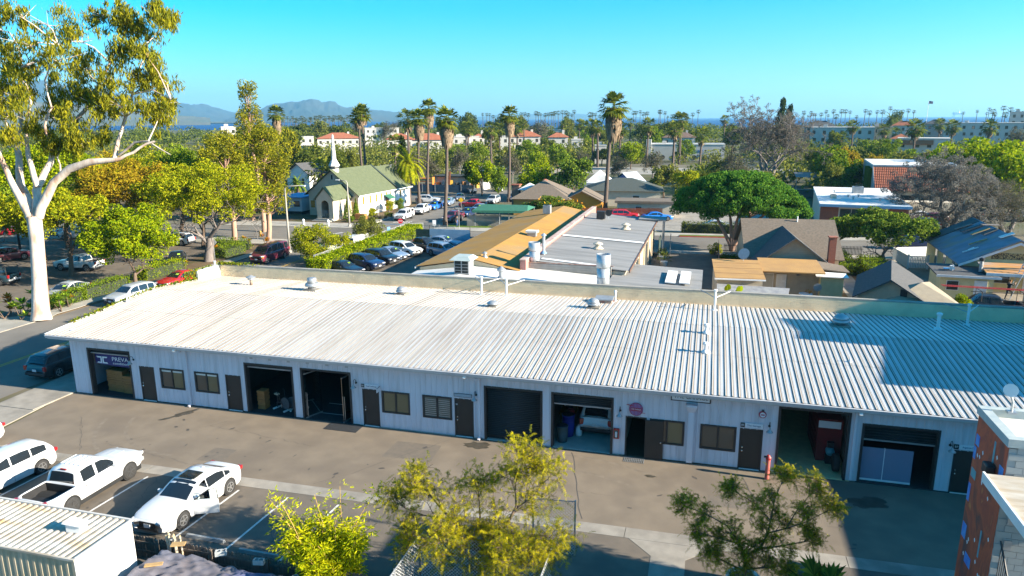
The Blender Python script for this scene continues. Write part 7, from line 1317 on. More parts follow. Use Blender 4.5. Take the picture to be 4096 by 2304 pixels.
# vans and cars in the streets
vw=put_car('van',C_MAR,(-50.6,40.9,0),R(-91),'maroon passenger van driving toward the viewer on the left street','van',side_glass=[(1.72,0.95),(0.8,-0.35),(-0.5,-1.6),(-1.75,-2.45)],plate=True)
for s_ in(-1,1):cb((2.72,s_*0.78,0.88),(0.18,0.26,0.2)).b('indicator',M_amber,vw)
v1=put_car('van',C_WHITE,(-43.4,43.2,0),R(89),'white cargo van parked behind the shaggy bush by the fence','van',seams=False);v2=put_car('van',C_WHITE,(-43.5,50.2,0),R(89),'white van parked beyond the first one by the fence','van',seams=False)
for i,(k_,c_,x,y,a,lab,kw) in enumerate((
 ('pickup',C_WHITE,-49.4,78.0,-88,'white truck with shell parked in front of the church',dict(cap='shell',seams=False)),('pickup',C_WHITE,-49.5,86.0,-88,'white pickup parked second in line by the church',dict(seams=False)),('sedan',C_BLUE,-49.6,92.4,-88,'bright blue car parked third in line by the church',dict(seams=False)),('suv',C_SILV,-54.6,101.5,15,'silver SUV behind the left palm trunk',dict(seams=False)),('sedan',C_LBLUE,-49.4,99.2,-84,'blue-grey sedan on the church street behind the bright blue car',dict(seams=False)),('sedan',C_GREY,-49.8,107.4,-70,'dark grey sedan at the far corner',dict(seams=False)),
 ('pickup',C_RED,-43.0,95.4,178,'red pickup crossing the street behind the yellow sign',dict(seams=False)),('pickup',C_MAR,-40.6,77.8,-95,'maroon pickup parked right of the corner palm',dict(seams=False)),('sedan',C_NAVY,-40.4,84.6,-92,'dark blue sedan parked behind the maroon pickup',dict(seams=False)),('sedan',C_LBLUE,-40.2,90.4,-92,'light blue sedan parked behind the dark blue one',dict(seams=False)),
 ('suv',C_SILV,-41.5,103.5,-90,'silver-blue hatchback on the street left of the slim palm',dict(seams=False)),('suv',C_NAVY,-38.4,108.5,-92,'dark SUV beside the foot of the slim palm',dict(seams=False)),('sedan',C_GREY,-52.5,122.5,-60,'grey sedan parked far up the street under trees',dict(seams=False)),('sedan',C_WHITE,-47.5,128.0,-75,'white car far up the street by the red figure',dict(seams=False)))):
    put_car(k_,c_,(x,y,0.006),R(a),lab,'pickup truck' if k_=='pickup' else 'car',**kw)
for i,(k_,c_,x,y,a,lab) in enumerate((('pickup',C_WHITE,-68.6,30.8,186,'white crew-cab pickup in the left parking lot'),('pickup',C_DGREEN,-71.5,22.6,188,'dark pickup in the shade left of the eucalyptus trunk'),('sedan',C_SILV,-58.9,19.8,-80,'silver sedan nosed toward the footpath beside the eucalyptus'),('suv',C_MAR,-81.6,33.0,75,'red-lit SUV seen from behind in the shaded lot'),('van',C_SILV,-86.6,48.8,205,'silver minivan under the yellow-green lot tree'),('sedan',C_WHITE,-81.2,51.4,205,'white car beside the silver minivan in the lot'),('sedan',C_RED,-101.0,48.5,185,'red car at the far left of the lot'),('sedan',C_SILV,-94.0,50.0,185,'silver car at the far left beside the red car'),('sedan',C_BLACK,-60.0,36.2,-55,'black sedan left of the big grey-branched tree'),('sedan',C_RED,-52.0,27.0,-96,'red car at the kerb beyond the roof edge'),('suv',C_SILV,-51.4,19.9,-96,'silver wagon with dark roof at the kerb beyond the roof edge'),('suv',C_WHITE,-69.5,47.5,185,'white SUV behind the big tree trunk in the lot'))):
    put_car(k_,c_,(x,y,0.004),R(a),lab,'pickup truck' if k_=='pickup' else('van' if k_=='van' else 'car'),seams=False)
# ---- street furniture
def street_light(loc,h,arm,label,mat=None):
    t=thing('street_light',label,'street light',loc);tu([(0,0,0),(0,0,h*0.5),(0,0,h-0.3),(arm*0.15,0,h),(arm,0,h+0.1)],[0.16,0.12,0.08,0.06,0.05],8).b('pole',mat or M_conc_l,t,True);cb((arm*1.15,0,h+0.08),(0.7,0.28,0.14)).b('lamp_head',M_white,t,bevel=0.04);la([(0.28,0),(0.25,0.25),(0.18,0.3)],n=10).b('base',mat or M_conc_l,t)
street_light((-54.3,67.9,0.1),7.1,-1.4,'pale street light in front of the church');street_light((-51.2,46.0,0),8.4,2.2,'pale street light behind the maroon van');street_light((-83.2,36.1,0),6.5,0.8,'dark lamp post in the left parking lot',M_trim)
def road_sign(loc,h,shape,mat,txt,label,rz=0,tmat=None,size=0.2,w_=0.6,hh=0.2):
    t=thing('road_sign',label,'sign',loc,rz);tu([(0,0,0),(0,0,h)],0.035,6).b('post',M_galv,t)
    if shape=='oct':pts=[(0.38*math.cos(R(22.5+45*k)),-0.05,h-0.4+0.38*math.sin(R(22.5+45*k))) for k in range(8)]
    elif shape=='dia':pts=[(0.48,-0.05,h-0.4),(0,-0.05,h+0.08),(-0.48,-0.05,h-0.4),(0,-0.05,h-0.88)]
    else:pts=[(w_/2,-0.05,h-hh),(w_/2,-0.05,h),(-w_/2,-0.05,h),(-w_/2,-0.05,h-hh)]
    pz(pts,(0,0.015,0)).b('panel',mat,t)
    if txt:text_mesh('lettering',txt,size,tmat or M_txtw,t,(0,-0.056,h-0.4 if shape in('oct','dia') else h-hh/2),RX,width=w_*0.82)
    return t
M_stopr=pm('stop_red',(0.50,0.012,0.02),(0.44,0.012,0.02));M_signy=pm('sign_yellow',(0.60,0.36,0.01),(0.55,0.33,0.01));M_back=pm('sign_back',(0.33,0.34,0.34),(0.28,0.29,0.29));M_ltblue=pm('sign_blue',(0.12,0.3,0.6),(0.12,0.28,0.55))
st=road_sign((-42.7,61.4,0),2.6,'oct',M_stopr,'STOP','red octagonal stop sign with a one-way plate above at the corner',R(15),None,0.24,0.72);bx(-0.45,0.45,-0.06,-0.045,2.75,3.0).b('one_way_plate',M_trim,st);text_mesh('lettering','ONE WAY',0.14,M_txtw,st,(0,-0.066,2.87),RX,width=0.7);tu([(0,0,2.5),(0,0,3.0)],0.03,6).b('post_extension',M_galv,st)
bs=road_sign((-55.0,79.8,0.1),2.0,'oct',M_back,'','grey back of a stop sign by the church wall with one-way plate',R(10));bx(-0.5,0.5,-0.06,-0.045,2.2,2.45).b('one_way_plate',M_signw,bs);text_mesh('lettering','ONE WAY',0.14,M_trim,bs,(0,-0.066,2.32),RX,width=0.7)
road_sign((-42.3,86.6,0),2.9,'dia',M_signy,'','yellow diamond warning sign before the red pickup',R(12));road_sign((-36.6,69.3,0.1),3.3,'box',M_trim,'MORELAND ST','dark street name sign near the pedestrian',R(15),None,0.2,1.3,0.28);road_sign((-38.3,63.4,0),2.2,'box',M_signw,'','white notice sign by the tow yard corner',R(12),None,0.1,0.5,0.8);road_sign((-41.6,55.0,0.0),2.3,'box',M_ltblue,'','small blue sign tied to the tow yard fence',R(60),None,0.1,0.45,0.9);road_sign((-57.2,39.3,0),2.6,'dia',M_back,'','grey sign back beside the big tree trunk',R(10));road_sign((-61.5,57.4,0),3.6,'dia',M_back,'','tall grey sign back between the eucalyptus trunks',R(5))
def bollard(loc,label,c=None):
    t=thing('bollard',label,'bollard',loc);la([(0.22,0),(0.2,0.8),(0.14,0.95),(0.05,1.0)],n=12).b('post',c or M_white,t,True);la([(0.23,0.55),(0.23,0.65)],n=12).b('band',M_galv,t)
bollard((-62.1,67.4,0.1),'white bollard with yellow foot left of the church steps');bollard((-57.9,67.7,0.1),'white bollard right of the church steps')
hy=thing('fire_hydrant','yellow fire hydrant on the corner across from the church','fire hydrant',(-62.2,56.0,0.1));la([(0.2,0),(0.2,0.08),(0.14,0.1),(0.14,0.6),(0.19,0.62),(0.12,0.75),(0.03,0.82)],n=12).b('barrel',M_yel,hy,True);la([(0.07,-0.25),(0.07,0.25)],(0,0,0.45),8,'X').b('outlet',M_yel,hy)
# far side of the cross street
gc=thing('shade_canopy','green shade canopy on posts across the street','canopy',(-31.3,75.5,0));ad_([(-4.2,-3.2,2.6),(4.4,-2.2,2.6),(4.4,3.2,2.6),(-4.2,3.2,2.6),(-3.6,0.3,3.2),(3.8,0.5,3.2)],[(0,1,5,4),(2,3,4,5),(1,2,5),(3,0,4)]).b('cover',M_greenc,gc);ad_([(-4.2,-3.2,2.6),(4.4,-2.2,2.6),(4.4,-2.2,2.25),(-4.2,-3.2,2.25)],[(0,1,2,3)]).b('valance',M_greenc,gc)
for x in(-4,0,4.2):
    for y in(-2.4,3):tu([(x,y,0),(x,y,2.6)],0.05,6).b('post',M_galv,gc)
fg=thing('plank_fence','weathered grey plank fence below the green canopy','fence',(-36.5,72.6,0));pk_=None
for k in range(34):
    if pk_ is None:pk_=bx(0.01,0.14,0,0.03,0,1.75).b('plank',pm('grey_plank',(0.3,0.28,0.25),(0.22,0.21,0.19),scale=3,stretch=(5,5,0.5)),fg);c=pk_
    else:c=pk_.copy();col.objects.link(c);c.parent=fg
    c.location=(k*0.148,k*0.06,rnd.uniform(-0.05,0.05))
tu([(0,0.05,1.3),(5.0,2.1,1.3)],0.04,4).b('rail',M_barkg,fg)
rf=thing('red_fence','reddish wooden board fence behind the orange and grey roofs','fence',(-29.5,84.0,0));pk_=None
for k in range(110):
    if pk_ is None:pk_=bx(0.01,0.19,0,0.03,0,1.8).b('board',M_redw,rf);c=pk_
    else:c=pk_.copy();col.objects.link(c);c.parent=rf
    c.location=(k*0.2,k*0.0365,rnd.uniform(-0.03,0.03))
tu([(0,0.06,1.3),(22,4.1,1.3)],0.04,4).b('rail',M_redw,rf)
bh=thing('brown_roof_house','yellow house with brown hipped shingle roof behind the red fence','house',(-27.5,88.0,0),R(5));hip(bh,-5.5,4.0,0,12,2.9,5.7,pm('ochre_wall',(0.42,0.24,0.05),(0.36,0.2,0.045),scale=2),M_shing_b,0.6);la([(0.45,5.5),(0.5,5.62),(0.1,5.8)],(-0.8,6,0),10).b('roof_vent',M_tile,bh)
bh2=pz([(3.0,1.0,0),(9.6,1.0,0),(9.6,1.0,2.5),(6.3,1.0,4.1),(3.0,1.0,2.5)],(0,7,0)).b('side_wing',pm('orange_wall',(0.46,0.21,0.02),(0.4,0.18,0.02)),bh);pz([(2.6,0.6,2.3),(6.3,0.6,4.12),(10.0,0.6,2.3),(10.0,0.6,2.45),(6.3,0.6,4.28),(2.6,0.6,2.45)],(0,7.8,0)).b('wing_roof',M_shing_b,bh2);wwin(bh,'y-',-3,1.0,1.0,1.2,0.0)
chm=thing('brick_gate_pillar','brown masonry pillar with pale cap left of the brown-roofed house','pillar',(-35.0,97.0,0));bx(-0.7,0.7,-0.7,0.7,0,4.3).b('shaft',pm('brown_masonry',(0.24,0.14,0.10),(0.19,0.11,0.08),scale=3),chm);bx(-0.85,0.85,-0.85,0.85,4.301,4.5).b('cap',M_tile,chm);ad_([(0.72,-2,3.6),(4.6,-2,3.6),(4.6,2,3.6),(0.72,2,3.6),(2.6,0,4.8)],[(0,1,4),(1,2,4),(2,3,4),(3,0,4)]).b('canopy',M_white_r,chm)
gh=thing('dark_hip_house','low house with dark green-grey roof behind the tall centre palm','house',(-15.5,104,0),R(5));hip(gh,-7.5,6.5,0,11,3.0,5.0,M_stucco,pm('shingle_greengrey',(0.055,0.065,0.055),(0.075,0.08,0.065),scale=4),0.6);wwin(gh,'y-',2,1,1.2,1.1,0)
lb=thing('low_brown_shed','low flat brown-roofed shed right of the tall centre palm','building',(-10.6,89.6,0),R(4));bx(-4.6,5.0,0,4.5,0,2.4).b('wall',M_stucco,lb);bx(-5.0,5.4,-0.5,5.0,2.401,2.75).b('roof',M_shing_b,lb);wwin(lb,'y-',-1,0.9,1.0,0.9,0)
tt=thing('teal_tent','teal and lilac peaked tent roof between the palms and paint store','tent',(-16.8,122.0,0),R(-25));ad_([(-3,-2.5,0),(3,-2.5,0),(3,2.5,0),(-3,2.5,0),(-3,-2.5,2.6),(3,-2.5,2.6),(3,2.5,2.6),(-3,2.5,2.6),(0,-2.5,5.0),(0,2.5,5.0)],[(0,1,5,8,4),(2,3,7,9,6),(1,2,6,5),(3,0,4,7)]).b('wall',pm('lilac_wall',(0.36,0.26,0.5),(0.3,0.22,0.45)),tt);py([(-3.4,-2.9,2.4),(0,-2.9,5.2),(0,2.9,5.2),(-3.4,2.9,2.4)]).b('left_slope',pm('teal_canvas',(0.05,0.42,0.40),(0.04,0.36,0.35)),tt);py([(0,-2.9,5.2),(3.4,-2.9,2.4),(3.4,2.9,2.4),(0,2.9,5.2)]).b('right_slope',pm('grey_canvas',(0.35,0.38,0.42),(0.3,0.33,0.37)),tt)
wt=thing('white_tent','white pointed tent peak beside the teal tent','tent',(-24.0,128.0,0));ad_([(-3,-3,0),(3,-3,0),(3,3,0),(-3,3,0),(-3,-3,2.5),(3,-3,2.5),(3,3,2.5),(-3,3,2.5),(0,0,5.2)],[(0,1,5,4),(1,2,6,5),(2,3,7,6),(3,0,4,7),(4,5,8),(5,6,8),(6,7,8),(7,4,8)]).b('canvas',M_white_r,wt);tu([(0,0,0),(0,0,5.3)],0.05,6).b('pole',M_galv,wt)
put_car('sedan',C_BLUE,(-8.2,86.3,0),R(20),'blue car behind the far corner of the grey roof','car',seams=False);put_car('suv',C_RED,(-13.6,86.2,0),R(10),'red car roof showing above the grey roof','car',seams=False)
hedge('dark hedge along the far pavement behind the pine trunk',-3.6,6.2,74.0,75.2,1.4,LF['dark'],4000,0.15)
yl=thing('yard_lot','scaffold and timber stall with ladders beyond the blue fence','shed',(-57.5,127.0,0));bx(-6,6,2,7,0,3.0).b('wall',M_stuccow,yl);bx(-6.3,6.3,1.0,7.2,3.001,3.25).b('roof',M_indark,yl)
for i in range(7):cb((-5+i*1.6,1.0,1.2),(0.9,0.8,1.2+0.5*(i%3)),rz=0.2*i).b('stored_item',(M_wood,M_galv,M_yel,M_indark)[i%4],yl)
for x in(-2,3.5):cb((x,0.4,2.2),(0.5,0.08,4.4),rx=R(-14)).b('ladder',M_redw,yl)
os_=thing('scaffold_stack','stack of orange steel racks behind the church roof end','rack',(-66.5,127.5,0))
for k in range(4):bx(-3,3,-1,1,0.5+k*0.7,0.62+k*0.7).b('shelf',pm('orange_steel',(0.55,0.17,0.03),(0.45,0.14,0.03)),os_)
for x in(-3,3):bx(x-0.08,x+0.08,-1,1,0,3.0).b('upright',pm('orange_steel',(0.55,0.17,0.03)),os_)
bfz=thing('blue_screen_fence','dark blue screened fence along the back street','fence',(-67,121.2,0));pz([(0,0,0.1),(15.5,0.6,0.1),(15.5,0.68,0.1),(0,0.08,0.1)],(0,0,1.7)).b('screen',pm('navy_screen',(0.02,0.05,0.085),(0.025,0.06,0.1),scale=1),bfz)
for k in range(6):tu([(k*3.1,k*0.12,0),(k*3.1,k*0.12,2.0)],0.05,6).b('post',M_galv,bfz)
# ================================================================ yards behind the parapet, right half
# ---- tan cottage
ct=thing('cottage','tan cottage with brown shingle roof, front gable and brick chimney','house',(8.6,41.0,0),R(4))
gable(ct,-4.2,4.6,3.2,14.0,2.5,5.5,'X',M_tan,M_shing_b,0.45);gr_=gable(ct,-3.7,2.9,-0.2,8.0,2.4,4.9,'Y',M_tan,M_shing_k,0.55,wall_name='front_wing')
for k in range(13):bx(-3.6+0.245*k*1.02,2.8-0.245*k*1.02,-0.235,-0.202,2.42+k*0.18,2.57+k*0.18).b('siding_board',M_tan,ct)
cm_=bx(3.3,3.95,2.0,2.6,0,4.7).b('chimney',M_brick,ct);bx(3.22,4.03,1.92,2.68,4.701,4.82).b('cap',pm('chimney_cap',(0.35,0.13,0.07),(0.3,0.1,0.06)),cm_)
tu([(1.2,8.2,5.0),(1.2,8.2,6.0)],0.07,8).b('vent_pipe',M_white,ct)
add=thing('cottage_addition','low cottage addition with flat orange-tan roof and white door','building',(5.6,30.4,0),R(3));bx(-4.5,-0.6,1.9,8.6,0,2.45).b('wall',M_stucco,add);bx(-0.59,4.9,6.4,8.6,0,2.5).b('front_wall',M_tan,add)
aro=pz([(-4.7,1.5,2.5),(-0.4,1.5,2.5),(-0.4,8.0,2.95),(-4.7,8.0,2.95)],(0,0,0.10)).b('roof',pm('tan_roll_roof',(0.40,0.225,0.075),(0.34,0.19,0.07),scale=0.8,coord='World',rough=0.9),add);pz([(-0.38,4.6,2.62),(5.1,4.6,2.58),(5.1,9.2,2.95),(-0.38,9.2,3.0)],(0,0,0.10)).b('roof',pm('tan_roll_roof',(0.40,0.225,0.075)),add)
for k in range(3):pz([(-4.7,3.0+k*1.8,2.706+k*0.1246),(-0.4,3.0+k*1.8,2.706+k*0.1246),(-0.4,3.06+k*1.8,2.71+k*0.1246),(-4.7,3.06+k*1.8,2.71+k*0.1246)],(0,0,0.012)).b('roof_seam',pm('roof_seam',(0.25,0.14,0.05),(0.2,0.1,0.04)),aro)
bx(-4.75,-0.4,1.38,1.49,2.42,2.54).b('gutter',M_white,add);ad=bx(1.15,2.05,6.33,6.395,0.05,2.1).b('door',M_white,add)
for z in(0.3,0.95,1.55):
    for x in(1.28,1.65):bx(x,x+0.28,6.31,6.328,z,z+0.42).b('door_panel',M_stuccow,ad)
wwin(add,'y-',0.25,0.8,1.2,1.3,6.395,pm('curtain',(0.5,0.47,0.4),(0.36,0.34,0.29),scale=9,stretch=(6,1,0.3)));wwin(add,'y-',-2.2,1.0,2.2,0.8,1.895)
bx(4.92,6.9,5.6,8.4,0,2.2).b('side_porch_wall',M_yellow,add);pz([(4.4,5.0,2.25),(7.2,5.0,2.2),(7.2,6.4,2.3),(4.4,6.4,2.4)],(0,0,0.08)).b('white_awning',M_white,add);pz([(5.15,6.6,2.6),(7.6,6.6,2.35),(7.6,9.6,2.4),(5.15,9.6,2.8)],(0,0,0.1)).b('shingle_porch_roof',M_shing_b,add);la([(0.08,0),(0.12,-0.1),(0.03,-0.2)],(3.0,6.38,2.1),8,'Y').b('porch_light',M_galv,add)
def sat_dish(loc,label,r_=0.55,rz=0.0):
    t=thing('satellite_dish',label,'satellite dish',loc,rz);tu([(0,0,0),(0,0,0.6)],0.03,6).b('mast',M_galv,t);d=la([(r_,0.0),(r_*0.7,0.09),(r_*0.35,0.14),(0.02,0.16)],(0,0,0),20,'Y').b('reflector',pm('dish_grey',(0.42,0.42,0.42),(0.36,0.36,0.36)),t,loc=(0,-0.12,0.75));d.rotation_euler=(R(-28),0,R(-25));tu([(0,-0.1,0.45),(0,-0.6,0.7)],0.015,5).b('feed_arm',M_galv,t);return t
sat_dish((3.4,37.8,3.0),'grey satellite dish on the orange-tan roof beside the pine')
cv=thing('covered_shelf','grey-tarped shelter with prickly pear in front of the cottage addition','shelter',(3.2,29.6,0));pz([(-2.2,0,1.6),(3.6,0,1.45),(3.9,2.0,1.9),(-2.2,2.0,2.0)],(0,0,0.05)).b('cover',pm('grey_tarp',(0.28,0.28,0.27),(0.2,0.2,0.21),scale=2,bump=0.4,bscale=6),cv);bx(-0.4,1.5,0.1,0.4,0,1.2).b('board',M_wood,cv);pz([(1.7,-0.02,0.3),(3.7,-0.02,0.3),(3.6,-0.02,1.45),(1.7,-0.02,1.5)],(0,0.04,0)).b('side_cloth',pm('dark_cloth',(0.08,0.085,0.1),(0.12,0.12,0.13),scale=3),cv)
for x,y in((-2.1,0.1),(3.5,0.1),(-2.1,1.9),(3.7,1.9)):tu([(x,y,0),(x,y,1.55)],0.03,5).b('post',M_galv,cv)
cc=thing('prickly_pear','green prickly pear cactus poking above the parapet','cactus',(2.3,28.8,0));q=random.Random(2)
for k in range(26):
    z=q.uniform(0.4,2.5);o=la([(0.02,-0.03),(0.2,-0.02),(0.2,0.02),(0.02,0.03)],(0,0,0),10,'Y').b('pad',LF['lime'],cc,loc=(q.uniform(-1,1)*(1.2-z*0.2),q.uniform(-0.4,0.4),z));o.scale=(0.9,1,1.3);o.rotation_euler=(q.uniform(-0.3,0.3),q.uniform(-0.5,0.5),q.uniform(-1,1))
bq=thing('patio_set','white patio table with flowers, mirror and grill by the cottage door','patio table',(8.9,35.2,0));la([(0.6,0.7),(0.6,0.74)],n=16).b('top',M_white,bq)
for a in range(3):tu([(0,0,0.7),(0.4*math.cos(a*2.1),0.4*math.sin(a*2.1),0)],0.02,5).b('leg',M_white,bq)
P=pts_in((0.2,0,0.95),(0.3,0.3,0.2),90,0.6);V,Q=leaves(P,0.1);fastmesh('flowers',V,Q,M_flower,bq);la([(0.36,-0.02),(0.36,0.02)],(1.0,0.3,1.3),18,'Y').b('round_mirror',M_galv,bq);tu([(1.0,0.32,0),(1.0,0.32,1.0)],0.03,5).b('mirror_stand',M_galv,bq)
# fence by the pine and flowers
wf=thing('dark_board_fence','dark wooden yard fence beside the pine and driveway','fence',(1.3,40,0));b_=None
for k in range(60):
    if b_ is None:b_=bx(0,0.03,0.01,0.29,0,1.8).b('board',M_fence,wf);c=b_
    else:c=b_.copy();col.objects.link(c);c.parent=wf
    c.location=(0,k*0.3,rnd.uniform(-0.04,0.04))
pf=thing('iron_picket_fence','dark picket fence behind the pine trunk','fence',(2.0,58.4,0));b_=None
for k in range(46):
    if b_ is None:b_=bx(0,0.06,0,0.03,0,1.2).b('picket',M_trim,pf);c=b_
    else:c=b_.copy();col.objects.link(c);c.parent=pf
    c.location=(k*0.15,0,0)
for z in(0.3,0.95):bx(0,7,0.03,0.06,z,z+0.06).b('rail',M_trim,pf)
wpf=thing('iron_picket_fence','dark picket fence with white post right of the cottage','fence',(14.6,59.8,0));b_=None
for k in range(20):
    if b_ is None:b_=bx(0,0.06,0,0.03,0,1.2).b('picket',M_trim,wpf);c=b_
    else:c=b_.copy();col.objects.link(c);c.parent=wpf
    c.location=(0.3+k*0.16,0.02*k,0)
bx(0,0.2,-0.05,0.15,0,1.6).b('white_post',M_white,wpf);bx(0.2,3.5,0.03,0.06,0.9,0.96).b('rail',M_trim,wpf)
hedge('green hedge row beside the cottage path',13.9,15.6,48.0,58.0,1.1,LF['green'],3200,0.16);hedge('dense clipped green hedge below the glossy-leaved tree',16.0,18.4,45.5,52.0,1.5,LF['green'],3600,0.16);bush('yellow_flower_bush','yellow-green flowering bush beside the pine trunk',(0.8,57.0,0),0.8,1.5,LF['lime2'],91,12,0.4,160,0.13);hedge('low green planting by the cottage picket fence',1.6,6.0,50.5,52.0,0.9,LF['green'],1800,0.15)
flat('path_cottage',[(12.9,26),(14.9,26),(14.9,58),(13.1,58)],-0.006,M_conc)
# potted plants by the grey shed
for i,(x,y,lab) in enumerate(((-4.6,47.5,'large white potted yucca by the grey shed wall'),(-5.0,50.5,'potted dark plant behind the yucca by the shed'))):
    t=thing('potted_plant',lab,'potted plant',(x,y,0));la([(0.28,0),(0.42,0.7),(0.46,0.75),(0.38,0.75)],n=14).b('pot',M_white,t,True);V,F=fan_crown(200+i,1.0,14,5,0.1,1.4,0.15);fastmesh('leaves',V,F,LF['dark'],t,loc=(0,0,0.8))
wgt=thing('iron_gate','dark iron gate and junk at the end of the shed wall','gate',(-5.6,53.0,0));bx(-0.04,0.04,0,3.0,0.1,2.4).b('panel',pm('gate_green',(0.03,0.05,0.04),(0.04,0.06,0.05)),wgt);tu([(1.2,3,0),(1.2,3,2.6)],0.05,6).b('post',M_galv,wgt)
# ---- small garage with charcoal roof and canvas tents
ga=thing('garage_shed','small garage with charcoal shingle gable roof beside the canvas tent','shed',(14.4,29.0,0),R(-12));gable(ga,-2.3,2.3,0,8.5,2.2,3.6,'Y',M_tan,M_shing_k,0.4);bx(-1.7,1.5,-0.03,0.0,0,1.9).b('opening',M_indark,ga);wwin(ga,'y-',1.0,2.2,0.4,0.7,0.0,M_indark,M_indark)  # opening is a dark sheet on the wall, painted-in shade of the inside
M_canvas=pm('tan_canvas',(0.36,0.30,0.21),(0.30,0.25,0.18),scale=2,rough=0.9,bump=0.3,bscale=5)
tn=thing('canvas_tent','tan peaked canvas tent just behind the parapet','tent',(16.7,30.0,0));tn.scale=(1.3,1.2,1.1);ad_([(-2.6,-2.2,0),(2.6,-2.2,0),(2.6,2.2,0),(-2.6,2.2,0),(-2.4,-2.0,1.6),(2.4,-2.0,1.6),(2.4,2.0,1.6),(-2.4,2.0,1.6),(0.2,0.3,3.0),(0.8,0.9,2.95)],[(0,1,5,4),(1,2,6,5),(2,3,7,6),(3,0,4,7),(4,5,8),(5,6,9,8),(6,7,9),(7,4,8,9)]).b('canvas',M_canvas,tn);tu([(0.3,0.4,0),(0.3,0.4,3.02)],0.04,6).b('pole',M_galv,tn)
jt=thing('junk_pile','brown tarped pile left of the charcoal-roofed garage','tarp pile',(12.0,28.4,0));P=pts_in((0,0,0.5),(0.6,0.8,0.8),60,1.0);ad_([(-0.6,-0.7,0),(0.6,-0.7,0),(0.6,0.7,0),(-0.6,0.7,0),(-0.35,-0.4,1.3),(0.3,-0.3,1.5),(0.4,0.4,1.2),(-0.3,0.4,1.4)],[(0,1,5,4),(1,2,6,5),(2,3,7,6),(3,0,4,7),(4,5,6,7)]).b('cover',pm('brown_tarp',(0.2,0.14,0.09),(0.14,0.1,0.07),scale=4),jt);bx(-0.5,0.5,-0.6,0.6,0,0.3).b('pallet',M_wood,jt)
qb=thing('corrugated_cover','small white barrel-roofed cover behind the garage','cover',(17.3,38.4,0));pr=[(1.1*math.cos(math.pi*k/10),1.5+0.6*math.sin(math.pi*k/10)) for k in range(11)];ad_([(x,y,z) for y in(-0.9,0.9) for x,z in pr],[(k,k+1,12+k,11+k) for k in range(10)]).b('roof',M_white,qb)
for k in range(5):tu([(x*1.02,-0.8+k*0.4,z*1.02) for x,z in pr],0.03,4,False).b('rib',M_white,qb)
bx(-1.05,1.05,-0.85,0.85,0,1.5).b('body',M_galv,qb)
bush('lime_bush','lime green shrub between canvas tent and dark pickup',(20.0,30.6,0),0.9,2.5,LF['lime'],95,18,0.4,200,0.14)
# ---- yellow house under re-roofing
yh=thing('yellow_house','pale yellow clapboard house with its roof stripped for re-roofing','house',(23.3,41.8,0),R(-3))
gable(yh,0,8.5,0,15,3.1,5.3,'Y',M_yellow,pm('roof_underlay',(0.20,0.23,0.28),(0.15,0.175,0.215),scale=0.9,rough=0.9,c3=(0.24,0.22,0.19),s3=0.6),0.5)
for k in range(14):bx(-0.02,-0.003,0.05,14.95,0.2+k*0.2,0.385+k*0.2).b('clapboard',M_yellow,yh)
for u in(3.0,6.6,10.2):wwin(yh,'x-',u,1.0,0.9,1.6,-0.02,M_glass)
pz([(-0.5,-0.55,2.72),(4.25,-0.55,4.97),(9.0,-0.55,2.72),(9.0,-0.55,2.95),(4.25,-0.55,5.2),(-0.5,-0.55,2.95)],(0,0.04,0)).b('barge_board',M_white,yh);bx(2.2,6.2,-0.03,-0.003,3.5,4.1).b('lattice_panel',pm('lattice',(0.45,0.37,0.16),(0.03,0.03,0.03),scale=14,lo=0.48,hi=0.52),yh)
sk=pz([(-0.4,12.5,3.0),(4.2,12.5,5.35),(4.2,15.4,5.35),(-0.4,15.4,3.0)],(-0.06,0,0.09)).b('old_shingles',M_shing_k,yh)
por=pz([(1.0,-3.6,2.75),(9.2,-3.6,2.75),(9.2,-0.56,3.15),(1.0,-0.56,3.15)],(0,0,0.12)).b('porch_roof',pm('stripped_sheathing',(0.50,0.25,0.08),(0.40,0.19,0.07),scale=1.5,stretch=(0.5,5,1),c3=(0.3,0.28,0.26),s3=0.5),yh);bx(1.0,9.2,-3.68,-3.6,2.6,2.86).b('porch_fascia',M_white,yh)
for x in(1.2,4.2,7.4):bx(x-0.07,x+0.07,-3.5,-3.36,0,2.74).b('porch_post',M_stucco,yh)
bx(-0.3,9,-3.5,0,0.0,0.4).b('porch_floor',M_conc,yh);wwin(yh,'y-',3.0,1.3,1.8,1.2,0.0);bx(5.0,5.9,-0.06,0,0.4,2.5).b('door',M_white,yh)
ba=bx(-2.6,1.6,-3.9,0.4,0,2.45).b('front_addition',M_yellow,yh);pz([(-3.0,-4.3,2.46),(2.0,-4.3,2.46),(2.0,0.6,2.62),(-3.0,0.6,2.62)],(0,0,0.12)).b('addition_roof',M_shing_k,ba);bx(-3.04,2.04,-4.36,-4.3,2.4,2.6).b('fascia',M_white,ba)
wwin(yh,'y-',-1.6,1.2,0.9,0.8,-3.9);bx(0.1,1.1,-3.97,-3.9,0.1,2.15).b('white_door',M_white,yh)
